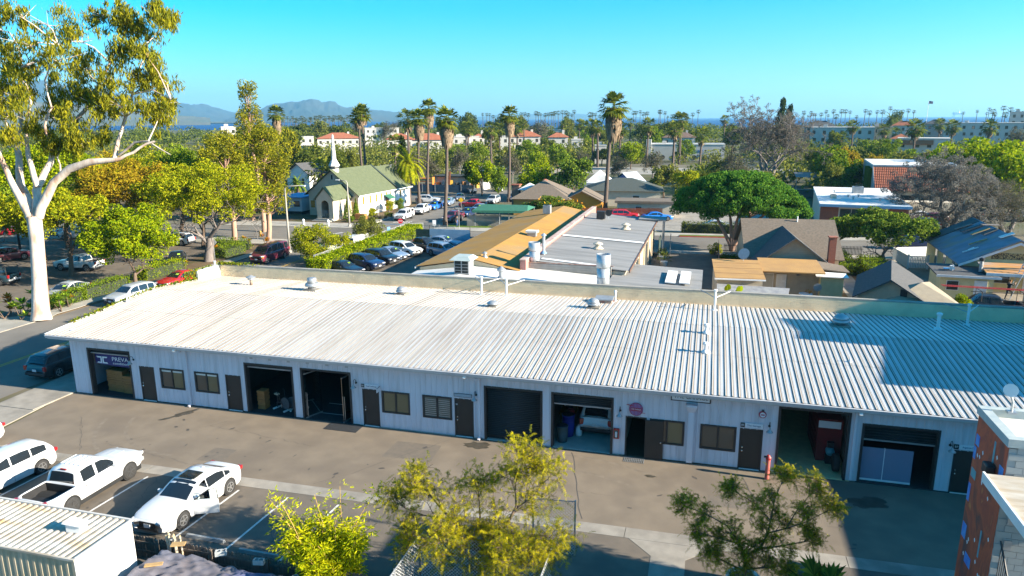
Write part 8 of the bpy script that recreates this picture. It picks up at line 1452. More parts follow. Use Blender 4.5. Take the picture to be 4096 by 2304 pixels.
for i,(x,y,z,sx,sy,rz,m_) in enumerate(((2.0,4.0,4.40,1.6,0.25,0.3,M_ply),(3.0,7.5,4.95,1.8,0.4,0.9,M_ply),(1.0,2.2,3.86,1.4,0.14,0.1,M_white),(1.1,2.4,3.92,0.6,0.12,1.4,M_white),(3.0,10,4.95,2.4,0.7,0.4,M_shing_k),(3.4,6.0,5.15,1.4,0.5,1.2,M_shing_k),(3.9,2.5,5.35,1.2,0.7,0.1,M_white),(2.6,12.2,4.75,1.7,0.5,0.2,M_barkg),(4.2,9,5.45,1.6,0.5,0.8,M_barkg),(6.5,-1.6,3.20,2.0,0.12,0.0,M_white),(-1.6,-2,2.70,0.9,0.3,0.2,M_bluetarp))):
    o=cb((0,0,0),(sx,sy,0.08),ry=R(-22) if z>3.5 and x<4.1 else 0).b('roofing_scrap',m_,yh,loc=(x,y,z+0.07));o.rotation_euler=(0,0,rz*0.25)
rl=thing('bucket','pale plastic bucket on the yellow house front roof','bucket',(21.7,39.4,2.72));la([(0.16,0),(0.19,0.42),(0.2,0.42)],n=14).b('pail',M_white,rl);tu([(-0.19,0,0.4),(0,0,0.58),(0.19,0,0.4)],0.01,4).b('handle',M_galv,rl)
vp_=thing('black_flue','grey roof flue hooded pipe at the front addition of the yellow house','flue',(24.0,39.3,2.7));tu([(0,0,0),(0,0,1.1)],0.16,10).b('pipe',M_galv,vp_);la([(0.22,1.0),(0.24,1.2),(0.1,1.3)],n=12).b('cap',M_black,vp_)
def ladder(a,b,label,w_=0.42,mat=None):
    a,b=Vector(a),Vector(b);t=thing('ladder',label,'ladder',a,0);d=b-a;s_=Vector((d.y,-d.x,0)).normalized() if d.xy.length>0.01 else Vector((1,0,0));s_=s_*w_/2
    for k in(-1,1):tu([s_*k,d+s_*k],0.035,5).b('rail',mat or M_galv,t)
    n=int(d.length/0.3)
    for k in range(1,n):tu([d*(k/n)-s_,d*(k/n)+s_],0.018,4).b('rung',mat or M_galv,t)
ladder((25.3,36.9,0),(27.6,38.8,4.6),'aluminium ladder with a worker on it against the yellow house');ladder((26.6,33.2,0),(29.6,37.6,4.9),'right aluminium ladder leaning at the yellow house porch',0.5)
# dark pickup with ladder rack
dt=put_car('pickup',C_BLACK,(23.0,34.2,0),R(179),'black work pickup with red ladder on its rack','pickup truck',rim=M_rim);
for x in(0.55,-2.55):
    for s_ in(-1,1):tu([(x,s_*0.8,1.1),(x,s_*0.8,2.1)],0.03,6).b('rack_post',M_trim,dt)
    tu([(x,-0.8,2.1),(x,0.8,2.1)],0.03,6).b('rack_bar',M_trim,dt)
for s_ in(-1,1):tu([(-2.7,s_*0.8,2.1),(1.4,s_*0.8,2.1)],0.03,6).b('rack_rail',M_trim,dt)
ladder((26.0,34.4,2.22),(19.6,34.3,2.32),'red fibreglass ladder lying on the black pickup rack',0.42,M_red)
def cone_(loc,label,m_=None):
    t=thing('traffic_cone',label,'traffic cone',loc);bx(-0.17,0.17,-0.17,0.17,0,0.04).b('base',m_ or M_amber,t);la([(0.13,0.04),(0.03,0.7)],n=12).b('body',m_ or M_amber,t,True);la([(0.095,0.3),(0.075,0.42)],n=12).b('band',M_signw,t)
cone_((24.0,34.2,0.76),'white traffic cone standing in the black pickup bed',M_signw);cone_((20.6,41.5,0),'red traffic cone beside the yellow house addition',M_stopr)
put_car('sedan',C_WHITE,(29.6,36.4,0),R(182),'white car under the porch at the right edge','car',seams=False);
tr_=thing('trellis_fence','white vinyl panel fence with gate left of the yellow house','fence',(20.9,53.2,0));b_=None
for(x0,y0,x1,y1) in((0.2,5.6,0.6,0.2),(0.6,0.2,2.6,0.4),(0.2,5.6,4.6,7.2)):
    L_=math.hypot(x1-x0,y1-y0);n=int(L_/0.16);a=math.atan2(y1-y0,x1-x0)
    for k in range(n):
        if b_ is None:b_=bx(0.01,0.13,0,0.03,0.1,1.35).b('picket',M_white,tr_);c=b_
        else:c=b_.copy();col.objects.link(c);c.parent=tr_
        c.location=(x0+(x1-x0)*k/n,y0+(y1-y0)*k/n,0);c.rotation_euler=(0,0,a)
    tu([(x0,y0,1.4),(x1,y1,1.4)],0.05,4).b('top_rail',M_white,tr_);bx(x1-0.08,x1+0.08,y1-0.08,y1+0.08,0,1.6).b('post',M_white,tr_)
# ---- flat white-roofed building across the street, tile-roofed one behind, cars
wbn=thing('flat_white_building','brick-fronted building with flat white roof across the street','building',(15.2,76.8,0),R(-5));bx(0,11.2,0,26,0,4.2).b('wall',M_stucco,wbn);bx(-0.15,11.4,-0.9,26.2,4.201,4.5).b('roof_slab',M_white_r,wbn);bx(0.02,2.4,-0.06,-0.003,0,4.2).b('brick_panel',M_brick,wbn);bx(8.8,11.18,-0.06,-0.003,0,4.2).b('brick_panel',M_brick,wbn)
for k in range(4):wwin(wbn,'y-',3.3+k*1.5,0.3,1.3,3.4,0.0,M_glass,M_trim)
bx(-0.2,11.5,-1.0,-0.9,4.1,4.45).b('fascia',pm('blue_fascia',(0.2,0.36,0.5),(0.18,0.32,0.45)),wbn)
for i,(x,y,s_,lab) in enumerate(((7.5,16,1.5,'large air conditioner on the flat white roof'),(2.6,7,0.8,'small tan air conditioner on the flat white roof'))):
    t=thing('air_conditioner',lab,'air conditioner',(15.2+x,76.6+y,4.5));bx(-s_/2,s_/2,-s_/2,s_/2,0,s_*0.7).b('case',M_stucco if i else M_galv,t);la([(s_*0.4,s_*0.7+0.001),(s_*0.4,s_*0.7+0.05)],n=14).b('fan_grille',M_trim,t)
for i,(x,y) in enumerate(((4.0,15.5),(5.0,9),(6.5,9.5),(8.6,5),(5.2,6))):
    t=thing('roof_vent',('small vent at the back of the flat white roof','small vent in the middle of the flat white roof','small vent right of the middle of the flat white roof','small vent near the right edge of the flat white roof','small vent near the front of the flat white roof')[i],'roof vent',(15.2+x,76.6+y,4.5));tu([(0,0,0),(0,0,0.35)],0.1,8).b('pipe',M_galv,t);la([(0.18,0.3),(0.18,0.42)],n=10).b('cap',M_galv,t)
tb=thing('tile_roof_building','two-storey building with red clay tile roof and grey side wall','building',(27.8,106.0,0),R(-6));bx(0,14,0,26,0,4.0).b('lower_wall',M_stucco,tb);bx(0,14,6.2,26,4.01,7.6).b('upper_wall',M_cmu,tb);pz([(-0.04,-0.2,0),(-0.04,26,0),(-0.04,26,7.6),(-0.04,6.2,7.6),(-0.04,-0.2,4.2)],(-0.1,0,0)).b('side_wall',pm('side_grey',(0.36,0.36,0.35),(0.3,0.3,0.3),scale=1),tb);bx(-0.1,14.2,6.1,26.2,7.61,7.85).b('flat_roof',M_white_r,tb)
tl=pz([(-0.1,-0.9,3.8),(14.3,-0.9,3.8),(14.3,6.15,7.4),(-0.1,6.15,7.4)],(0,0,0.06)).b('tile_roof',M_tile,tb);tl_=None
for k in range(48):
    if tl_ is None:
        mb=MB()
        for j in range(9):y0,z0=-0.9+j*0.78,3.86+j*0.398;mb.add([(0,y0,z0+0.03),(0.06,y0,z0+0.11),(0.17,y0,z0+0.11),(0.23,y0,z0+0.03),(0,y0+0.8,z0+0.39),(0.06,y0+0.8,z0+0.45),(0.17,y0+0.8,z0+0.45),(0.23,y0+0.8,z0+0.39)],[(0,1,5,4),(1,2,6,5),(2,3,7,6),(0,3,2,1)])
        tl_=mb.b('tile_course',M_tile,tl);c=tl_
    else:c=tl_.copy();col.objects.link(c);c.parent=tl
    c.location=(-0.05+k*0.3,0,rnd.uniform(-0.01,0.01))
for k in range(4):wwin(tb,'y-',2+k*3.2,1.6,2.0,1.4,0.0,M_indark,M_trim)
bx(0.2,14,-1.2,-1.1,0.9,1.9).b('balcony_rail',M_fence,tb);bx(-0.8,-0.15,6,14,0.0,7.2).b('ivy_wall',LF['dark'],tb)
cn=thing('shipping_container','tan ribbed shipping container behind the dark cars','container',(31.0,99.0,0),R(4));bx(0,7.5,0,2.4,0,2.6).b('box',M_stucco,cn);rb_=None
for k in range(24):
    if rb_ is None:rb_=bx(0.05,0.2,-0.05,-0.002,0.1,2.5).b('rib',M_stucco,cn);c=rb_
    else:c=rb_.copy();col.objects.link(c);c.parent=cn
    c.location=(k*0.31,0,0)
tpc=put_car('suv',C_SILV,(38.5,122.5,0),R(5),'silver-covered vehicle on the tile building forecourt','car',seams=False)
for k_,c_,x,y,a,lab in(('suv',C_LBLUE,30.8,86.0,178,'light blue SUV beside the big grey twiggy tree'),('suv',C_MAR,33.8,93.0,178,'dark red SUV behind the light blue one'),('sedan',C_WHITE,32.6,96.6,178,'white car behind the dark red SUV'),('van',C_NAVY,25.8,66.9,183,'dark blue van on the street behind the glossy tree'),('pickup',C_GREY,47.6,99.5,95,'grey pickup in the yard at the right edge'),('suv',C_BLACK,43.2,100.5,92,'black SUV half hidden behind the grey tree'),('sedan',C_SILV,1.5,78.5,10,'silver car under the far side of the pine')):put_car(k_,c_,(x,y,0.004),R(a),lab,'pickup truck' if k_=='pickup' else('van' if k_=='van' else 'car'),seams=False)
for i,(x,y,lab) in enumerate(((15.0,95.5,'front red dumpster beside the flat white building'),(14.6,98.2,'rear red dumpster beside the flat white building'))):
    t=thing('dumpster',lab,'dumpster',(x-1.8,y,0));ad_([(-0.8,-0.7,0.1),(0.8,-0.7,0.1),(0.8,0.7,0.1),(-0.8,0.7,0.1),(-0.95,-0.8,1.2),(0.95,-0.8,1.2),(0.95,0.8,1.45),(-0.95,0.8,1.45)],[(0,1,5,4),(1,2,6,5),(2,3,7,6),(3,0,4,7),(4,5,6,7)]).b('bin',M_red,t);pz([(-0.97,-0.84,1.22),(0.97,-0.84,1.22),(0.97,0.84,1.47),(-0.97,0.84,1.47)],(0,0,0.05)).b('lid',M_red,t)
ts=thing('tin_shelter','open shelter with pale corrugated roof behind the bare tree','shelter',(22.2,146,0));pz([(-3.6,-3,3.0),(3.6,-3,3.0),(3.6,3,3.7),(-3.6,3,3.7)],(0,0,0.08)).b('roof',M_grey_r,ts)
for x in(-3.4,3.4):
    for y in(-2.8,2.8):tu([(x,y,0),(x,y,3.1)],0.06,5).b('post',M_galv,ts)
wal=thing('yard_wall','long low brown wall behind the flat white roof','wall',(6,128,0));bx(0,26,0,0.3,0,1.6).b('panel',M_fence,wal);bx(-0.1,26.1,-0.06,0.36,1.601,1.72).b('coping',M_cap,wal)
# figures at work
M_skin=pm('skin',(0.40,0.22,0.14),(0.34,0.18,0.11));M_hair=pm('hair',(0.02,0.015,0.012),(0.03,0.02,0.015))
def cloth(n,c):return pm('cloth_'+n,c,tuple(v*0.75 for v in c),scale=8,rough=0.9)
def person(label,loc,rz,J,shirt,trousers,cap=None,s=1.0):
    """continuous skinned figure from joints; materials follow the body regions"""
    t=thing('person',label,'person',loc,rz);V=[];E_=[];Rr=[]
    def v(p,r_):V.append(Vector(p)*s);Rr.append(r_*s);return len(V)-1
    pel=v(J['pelvis'],0.15);spn=v(J['chest'],0.16);shd=v(J['neck0'],0.12);nk=v(J['neck'],0.055);h0=v(J['head'],0.085);h1=v(J['crown'],0.08);E_+=[(pel,spn),(spn,shd),(shd,nk),(nk,h0),(h0,h1)]
    for sd in('l','r'):
        a=v(J['hip_'+sd],0.11);b=v(J['knee_'+sd],0.07);c=v(J['ankle_'+sd],0.045);d=v(J['toe_'+sd],0.04);E_+=[(pel,a),(a,b),(b,c),(c,d)]
        a=v(J['sh_'+sd],0.075);b=v(J['elbow_'+sd],0.05);c=v(J['hand_'+sd],0.036);d=v(Vector(J['hand_'+sd])+(Vector(J['hand_'+sd])-Vector(J['elbow_'+sd])).normalized()*0.12,0.03);E_+=[(shd,a),(a,b),(b,c),(c,d)]
    me=bpy.data.meshes.new('body');me.from_pydata(V,E_,[]);o=bpy.data.objects.new('body_tmp',me);col.objects.link(o);m_=o.modifiers.new('skin','SKIN');m_.use_smooth_shade=True
    for i,sv_ in enumerate(me.skin_vertices[0].data):sv_.radius=(Rr[i],Rr[i]*(0.75 if i in(0,1,2) else 1));sv_.use_root=i==0
    sb_=o.modifiers.new('sub','SUBSURF');sb_.levels=1;sb_.render_levels=1;dg=bpy.context.evaluated_depsgraph_get();me2=bpy.data.meshes.new_from_object(o.evaluated_get(dg));bpy.data.objects.remove(o)
    bo=bpy.data.objects.new('body',me2);col.objects.link(bo);bo.parent=t;me2.materials.clear()
    for mm in(shirt,trousers,M_skin,M_black):me2.materials.append(mm)
    pts=[(i,p) for i,p in enumerate(V)];reg={pel:1,spn:0,shd:0,nk:2,h0:2,h1:2};names=6
    for k in range(2):
        b=6+k*8;reg.update({b:1,b+1:1,b+2:1,b+3:3,b+4:0,b+5:0,b+6:2,b+7:2})
    for f_ in me2.polygons:
        c=f_.center;i=min(range(len(V)),key=lambda j:(V[j]-c).length);f_.material_index=reg[i]
    hd=Vector(J['crown'])*s;la([(0.10,-0.05),(0.105,0.0),(0.085,0.06),(0.02,0.09)],tuple(hd),10).b('hair' if cap is None else 'cap',cap or M_hair,t,True);return t
STAND=dict(pelvis=(0,0,0.95),chest=(0,0.02,1.25),neck0=(0,0,1.45),neck=(0,0,1.54),head=(0,-0.02,1.63),crown=(0,-0.01,1.72),hip_l=(-0.10,0,0.88),knee_l=(-0.12,-0.08,0.48),ankle_l=(-0.12,0.03,0.08),toe_l=(-0.13,-0.14,0.04),hip_r=(0.10,0,0.88),knee_r=(0.12,0.05,0.48),ankle_r=(0.13,0.2,0.09),toe_r=(0.14,0.05,0.04),sh_l=(-0.2,0,1.42),elbow_l=(-0.26,0.05,1.14),hand_l=(-0.27,-0.08,0.9),sh_r=(0.2,0,1.42),elbow_r=(0.26,0.02,1.14),hand_r=(0.26,-0.15,0.92))
BEND=dict(STAND,chest=(0,-0.2,1.12),neck0=(0,-0.38,1.24),neck=(0,-0.46,1.28),head=(0,-0.55,1.31),crown=(0,-0.62,1.37),sh_l=(-0.2,-0.38,1.2),elbow_l=(-0.24,-0.48,0.9),hand_l=(-0.15,-0.6,0.68),sh_r=(0.2,-0.38,1.2),elbow_r=(0.25,-0.5,0.92),hand_r=(0.15,-0.62,0.7))
CLIMB=dict(STAND,knee_l=(-0.12,-0.35,0.75),ankle_l=(-0.12,-0.2,0.38),toe_l=(-0.12,-0.36,0.36),elbow_l=(-0.28,-0.2,1.3),hand_l=(-0.22,-0.42,1.5),elbow_r=(0.28,-0.2,1.25),hand_r=(0.22,-0.42,1.35))
person('worker in dark clothes climbing the aluminium ladder',(25.6,36.9,0.75),R(130),CLIMB,cloth('black',(0.02,0.02,0.022)),cloth('dark',(0.025,0.022,0.02)),cap=cloth('orange',(0.45,0.14,0.02)));person('worker in a blue shirt bending on the stripped porch roof',(27.4,39.3,3.12),R(70),BEND,cloth('blue',(0.05,0.16,0.32)),cloth('grey',(0.10,0.10,0.11)));person('worker in grey standing on the porch roof at the right',(28.5,39.5,3.12),R(20),BEND,cloth('grey2',(0.18,0.18,0.18)),cloth('dark',(0.025,0.022,0.02)))
person('pedestrian in dark jacket and blue jeans on the corner pavement',(-37.6,71.2,0.1),R(60),STAND,cloth('jacket',(0.06,0.06,0.06)),cloth('jeans',(0.05,0.09,0.2)))
SIT=dict(pelvis=(0,0,0.62),chest=(0,-0.02,0.92),neck0=(0,-0.04,1.10),neck=(0,-0.05,1.18),head=(0,-0.07,1.26),crown=(0,-0.06,1.34),hip_l=(-0.1,-0.05,0.60),knee_l=(-0.12,-0.45,0.58),ankle_l=(-0.12,-0.5,0.12),toe_l=(-0.12,-0.68,0.06),hip_r=(0.1,-0.05,0.60),knee_r=(0.12,-0.45,0.58),ankle_r=(0.14,-0.42,0.12),toe_r=(0.14,-0.6,0.06),sh_l=(-0.2,-0.04,1.06),elbow_l=(-0.24,-0.2,0.84),hand_l=(-0.12,-0.42,0.82),sh_r=(0.2,-0.04,1.06),elbow_r=(0.26,-0.18,0.84),hand_r=(0.16,-0.42,0.78))
person('driver in dark jacket sitting sideways at the open sedan door',(-20.95,-9.25,0.02),R(58),SIT,cloth('jacket',(0.06,0.06,0.06)),cloth('jeans',(0.05,0.09,0.2)))
# ================================================================ town, mountains, sea things
M_redtile=pm('far_red_tile',(0.33,0.11,0.05),(0.26,0.085,0.045),scale=1,rough=0.9);M_browntile=pm('far_brown_tile',(0.16,0.10,0.075),(0.13,0.08,0.06),scale=1,rough=0.9);M_peach=pm('far_peach',(0.52,0.36,0.24),(0.46,0.32,0.21),scale=1,rough=0.9);M_fwhite=pm('far_white',(0.50,0.47,0.42),(0.44,0.42,0.38),scale=0.5,rough=0.9)
HL=['white block behind the church spire','red-roofed white house right of the church spire','long white block left of the slim church palms','red-roofed white house behind the date palm','red-roofed white house between the church street palms','white house right of the nearest street palm','long low white building left of the church spire','small red-roofed house behind the lime trees','white house with chimneys left of the slim palm','white house right of the slim palm','red-edged white house in the centre gardens','white tower-like house with red hipped roof in the centre','white house right of the hipped tower house','white house with brown roof above the paint store','long white paint store wall with blue sign','grey block left of the tallest centre palm','small white house high among the centre palms','large white two-storey block right of the bare tree','dark hipped roof above the white two-storey block','peach building right of the white two-storey block','red-roofed house by the tall date palm','house with dark red gable in the right gardens','white house with orange-red tile strip in the right gardens','dark building near the shore palms on the right','big white hotel block at the right edge','white tower block at the far right edge','low pale building below the hotel block','pale wall in the scrub right of the bare tree','white building far left behind the eucalyptus']
for i,(x,y,w_,h_,a,rf) in enumerate(FAR_HOUSES):
    if i in(0,26,27):continue
    if i==17:w_,x=24.0,50.5
    t=thing('town_house',HL[i],'house',(x,y,0),R(a));d=min(14,max(7,w_*0.7));wm={'peach':M_peach,'dark':M_cmu}.get(rf,M_fwhite);q=random.Random(i+50)
    if rf in('red','brown','dark'):
        hw=h_-(0.4 if rf!='dark' else 1.0);hip(t,-w_/2,w_/2,0,d,hw,hw+min(2.6,w_*0.16+0.6),wm,{'red':M_redtile,'brown':M_browntile,'dark':M_shing_k}[rf],0.5);bx(w_*0.2,w_*0.2+1.0,d*0.4,d*0.4+1.0,hw,hw+3.0).b('chimney',M_fwhite,t)
    else:
        hw=h_-(1.0 if rf=='flat' else 0);bx(-w_/2,w_/2,0,d,0,hw).b('wall',wm,t);bx(-w_/2-0.15,w_/2+0.15,-0.15,d+0.15,hw+0.002,hw+0.3).b('parapet_cap',wm,t);bx(-w_*0.3,-w_*0.3+1.6,d*0.4,d*0.4+1.6,hw+0.3,hw+1.3).b('roof_box',M_fwhite,t)
        if rf=='tile':pz([(-w_/2,-0.9,hw-1.6),(w_*0.2,-0.9,hw-1.6),(w_*0.2,-0.16,hw-0.4),(-w_/2,-0.16,hw-0.4)],(0,0,0.12)).b('tile_strip',pm('bright_tile',(0.45,0.12,0.04),(0.38,0.1,0.04)),t)
    if rf!='paint':
        n=max(2,int(w_/3.2))
        for k in range(n):
            for z in([hw-2.4] if hw<7 else[hw-2.4,hw-5.4]):
                if z>1:wwin(t,'y-',-w_/2+(k+0.5)*w_/n+q.uniform(-0.3,0.3),z,1.0,1.3,0.0,M_glass,M_trim)
    else:
        for k in range(7):la([(0.9,-0.05),(0.9,-0.02)],(-w_/2+2.5+k*4,-0.02,1.2),16,'Y').b('arched_window',M_glass,t)
        text_mesh('lettering','PPG PAINTS',1.5,pm('paint_sign_blue',(0.02,0.12,0.4),(0.02,0.1,0.35)),t,(4.2,-0.08,3.6),RX,extrude=0.03,width=5.6);bx(-w_/2,-w_/2+2.0,-0.4,2,0,hw+2.0).b('corner_tower',M_fwhite,t)
# flag by the hotel, oil platforms at sea
fl=thing('flagpole','tall flagpole with a flag near the right shore','flagpole',(104.0,385.0,0),R(-12));tu([(0,0,0),(0,0,24)],[0.16,0.1],6).b('pole',M_white,fl);fg_=ad_([(0.1,0,22.4),(1.9,0.2,22.2),(1.9,0.2,23.4),(0.1,0,23.8)],[(0,1,2,3)]).b('flag',pm('flag_red',(0.4,0.04,0.05),(0.5,0.45,0.45),scale=2.5,stretch=(0.1,1,6),lo=0.48,hi=0.52),fl);ad_([(0.1,-0.03,23.1),(0.9,0.07,23.0),(0.9,0.07,23.6),(0.1,-0.03,23.8)],[(0,1,2,3)]).b('canton',M_navy,fg_)
def platform(x,y,s_,label):
    t=thing('oil_platform',label,'oil platform',(x,y,-5));
    for a in(-1,1):
        for b in(-1,1):tu([(a*s_*0.5,b*s_*0.3,0),(a*s_*0.4,b*s_*0.25,s_*0.4)],s_*0.03,5).b('leg',M_galv,t)
    bx(-s_*0.55,s_*0.55,-s_*0.35,s_*0.35,s_*0.4,s_*0.55).b('deck',M_galv,t);tu([(s_*0.1,0,s_*0.55),(s_*0.1,0,s_*0.95)],[s_*0.09,s_*0.02],4).b('derrick',M_galv,t);bx(-s_*0.5,-s_*0.15,-s_*0.2,s_*0.2,s_*0.551,s_*0.68).b('module',M_white,t)
platform(2150,7600,75,'left oil platform on the sea horizon by the flag');platform(2600,7700,70,'right oil platform on the sea horizon')
# mountains across the bay: ridge line given by bearing and height
def ridge(name,keys,D,depth,mat,seed,rough=0.12,cols=220,rows=26):
    az=np.linspace(keys[0][0],keys[-1][0],cols);hh=np.interp(az,[k[0] for k in keys],[k[1] for k in keys]);u_=np.linspace(-1,1,rows);A,U=np.meshgrid(np.radians(az),u_);prof=np.clip(1-np.abs(U),0,1)**0.8
    nz=vnoise(np.degrees(A)*1.0+50,U*3+9,seed,0.9,1.2)+0.6*vnoise(np.degrees(A)+50,U*3+9,seed+1,2.3,2.6)+0.35*vnoise(np.degrees(A)+50,U*3+9,seed+2,6.1,5.0)
    Z=np.tile(hh,(rows,1))*np.clip(prof+rough*nz*np.sqrt(np.clip(1-np.abs(U),0,1))*(np.abs(U)>0.04),0,1.2)-6;rad=D+U*depth;V=np.stack([rad*np.sin(A),-33.5+rad*np.cos(A),Z],-1).reshape(-1,3);idx=np.arange(cols*rows).reshape(rows,cols);Q=np.stack([idx[:-1,:-1],idx[:-1,1:],idx[1:,1:],idx[1:,:-1]],-1).reshape(-1,4);o=fastmesh(name,V,Q,mat);return tag(o,kind='structure')
M_mtn=pm('mountain_scrub',(0.03,0.04,0.03),(0.018,0.028,0.022),scale=0.0035,rough=0.95,coord='World',c3=(0.045,0.045,0.035),s3=0.0016)
def bearing(xd):return math.degrees(math.atan((xd*1.59-2048)/2880/math.cos(PITCH)*0.985))-15.4
def rh(keys,D):return[(bearing(x),16.5+(302-0.0035*x-y)/1811*D) for x,y in keys]
ridge('mountain_peak',rh([(600,297),(640,286),(680,276),(710,268),(750,257),(780,250),(805,248),(840,257),(890,268),(940,272),(1000,279),(1050,287),(1120,292),(1180,297)],7200),7200,1500,M_mtn,3)
ridge('mountain_range',rh([(-300,195),(-100,205),(60,212),(150,222),(240,232),(330,240),(400,246),(480,258),(560,269),(620,280),(680,290),(740,296)],9300),9300,1700,M_mtn,13)
ridge('foothills',rh([(-300,245),(-50,250),(80,252),(200,262),(330,274),(450,286),(560,293)],4200),4200,900,pm('foothill_scrub',(0.09,0.10,0.05),(0.13,0.11,0.07),scale=0.006,coord='World'),23)
ridge('far_islands',rh([(1180,297),(1240,290),(1300,286),(1360,288),(1420,284),(1480,289),(1540,291),(1600,295),(1660,297)],11800),11800,500,M_mtn,33,0.05)
# air between the viewer and the mountains
hz=bx(-12990,12990,-390,12990,-8,500).b('haze',None);hz.data.materials.clear();m_,t_,o_=_new('haze_air');pv=t_.nodes.new('ShaderNodeVolumePrincipled');pv.inputs['Color'].default_value=(0.30,0.70,1.0,1);pv.inputs['Density'].default_value=0.000085;pv.inputs['Anisotropy'].default_value=0.2;t_.links.new(pv.outputs[0],o_.inputs['Volume']);hz.data.materials.append(m_);tag(hz,'thin blue sea haze over the whole view','haze',kind='stuff')
# ================================================================ mural tower, foreground trees, pens
m_mur,t_,o_=_new('mural_paint');N,L=t_.nodes,t_.links;p_=N.new('ShaderNodeBsdfPrincipled');p_.inputs['Roughness'].default_value=0.8;L.new(p_.outputs[0],o_.inputs[0]);g_=N.new('ShaderNodeNewGeometry');mp=N.new('ShaderNodeMapping');mp.inputs['Scale'].default_value=(1,1.3,0.55);L.new(g_.outputs['Position'],mp.inputs[0]);n1=N.new('ShaderNodeTexNoise');n1.inputs['Scale'].default_value=0.9;n1.inputs['Detail'].default_value=5;n1.inputs['Distortion'].default_value=1.5;L.new(mp.outputs[0],n1.inputs[0]);rp_=N.new('ShaderNodeValToRGB');L.new(n1.outputs['Fac'],rp_.inputs[0]);L.new(rp_.outputs[0],p_.inputs['Base Color'])
e=rp_.color_ramp.elements;e[0].position=0.25;e[0].color=(0.09,0.05,0.045,1);e[1].position=0.75;e[1].color=(0.60,0.14,0.04,1)
for ps,c in((0.38,(0.24,0.055,0.03,1)),(0.5,(0.48,0.085,0.03,1)),(0.62,(0.34,0.06,0.03,1)),(0.68,(0.7,0.22,0.05,1))):x_=e.new(ps);x_.color=c
tw=thing('mural_tower','block tower with red abstract mural at the right edge','building',(8.42,-12.0,0));M_cmug=pm('grey_paint_block',(0.36,0.37,0.35),(0.31,0.32,0.31),scale=2,rough=0.9)
bx(0.012,6,0.012,2.4,0,7.45).b('core',M_cmug,tw);bx(0,0.01,0.0,2.42,0,7.5).b('mural_face',m_mur,tw);par_=MB();par_.box(-0.05,0.22,-0.05,2.47,7.5,7.75);par_.box(0.22,6,-0.05,0.2,7.5,7.75);par_.box(0.22,6,2.22,2.47,7.5,7.75);par_.b('parapet',pm('tower_cap',(0.40,0.43,0.40),(0.3,0.36,0.36),scale=3),tw);bx(0.22,6,0.2,2.22,7.46,7.5).b('roof',M_white_r,tw)
bb=None
for r_ in range(36):
    for k in range(3):
        if bb is None:bb=bx(0.005,0.395,-0.012,0.008,0.005,0.195).b('block',M_cmug,tw);c=bb
        else:c=bb.copy();col.objects.link(c);c.parent=tw
        c.location=(0.02+k*0.4+(0.2 if r_%2 else 0),0,0.3+r_*0.2)
M_mb=pm('mural_blue',(0.05,0.16,0.5),(0.08,0.3,0.6),scale=3);M_mt=pm('mural_teal',(0.12,0.32,0.34),(0.1,0.25,0.3),scale=3)
for y,z,w_,h_,m_ in((2.2,6.7,0.3,0.35,M_mb),(2.3,6.25,0.2,0.4,M_mb),(2.15,5.6,0.4,0.3,M_mt),(2.3,4.9,0.2,0.6,M_mb),(0.25,6.6,0.3,0.35,M_mb),(2.2,3.6,0.35,0.5,M_mb),(0.9,3.9,0.1,0.9,M_mt),(1.6,2.9,0.5,0.35,M_mb),(0.9,6.9,0.12,0.7,M_mt)):bx(-0.006,-0.001,y-w_/2,y+w_/2,z-h_/2,z+h_/2).b('painted_patch',m_,tw)
q=random.Random(4)
for k in range(14):y,z=q.uniform(0.2,2.2),q.uniform(2.5,7.2);pz([(-0.004,y-0.05,z),(-0.004,y,z-0.07),(-0.004,y+0.06,z+0.02),(-0.004,y+0.01,z+0.08)],(-0.004,0,0)).b('painted_fleck',M_signw,tw)
wl=cb((-0.14,0.75,6.45),(0.25,0.42,0.32)).b('wall_light',M_black,tw,bevel=0.05)
for z in(5.3,4.5):bx(0.25,0.45,-0.05,-0.014,z-0.15,z+0.15).b('meter_box',M_galv,tw)
cp=MB();prof=[(0,0.0),(0.08,0.06),(0.16,0.0)];
for k in range(26):cp.add([(-0.5,-0.03-k*0.16,6.62-k*0.006),(-0.5,-0.11-k*0.16,6.68-k*0.006),(-0.5,-0.19-k*0.16,6.62-k*0.006),(6,-0.03-k*0.16,6.62-k*0.006),(6,-0.11-k*0.16,6.68-k*0.006),(6,-0.19-k*0.16,6.62-k*0.006)],[(0,1,4,3),(1,2,5,4)])
cpo=cp.b('canopy_roof',M_corr,tw);bx(-0.56,-0.5,-4.3,-0.03,6.42,6.7).b('canopy_fascia',M_white,cpo)
for k in range(14):tu([(0.1,-0.3-k*0.12,1.2+0.1),(0.1,-0.3-k*0.12,4.6-k*0.12)],0.012,4).b('stair_rail_bar',M_trim,tw)
tu([(0.1,-0.2,4.7),(0.1,-2.1,3.0)],0.03,5).b('handrail',M_trim,tw)
sd2=thing('satellite_dish','pale satellite dish on a curved pole atop the mural tower','satellite dish',(9.15,-9.9,7.74));tu([(0,0,0),(0,0,0.35),(-0.1,0,0.6)],0.04,6).b('mast',M_galv,sd2);o=la([(0.2,0),(0.16,0.04),(0.03,0.06)],n=20,axis='Y').b('reflector',M_white,sd2,loc=(-0.12,-0.05,0.72));o.rotation_euler=(R(-15),0,R(-25));bx(-0.12,0.12,-0.12,0.12,-0.02,0.05).b('foot',M_galv,sd2)
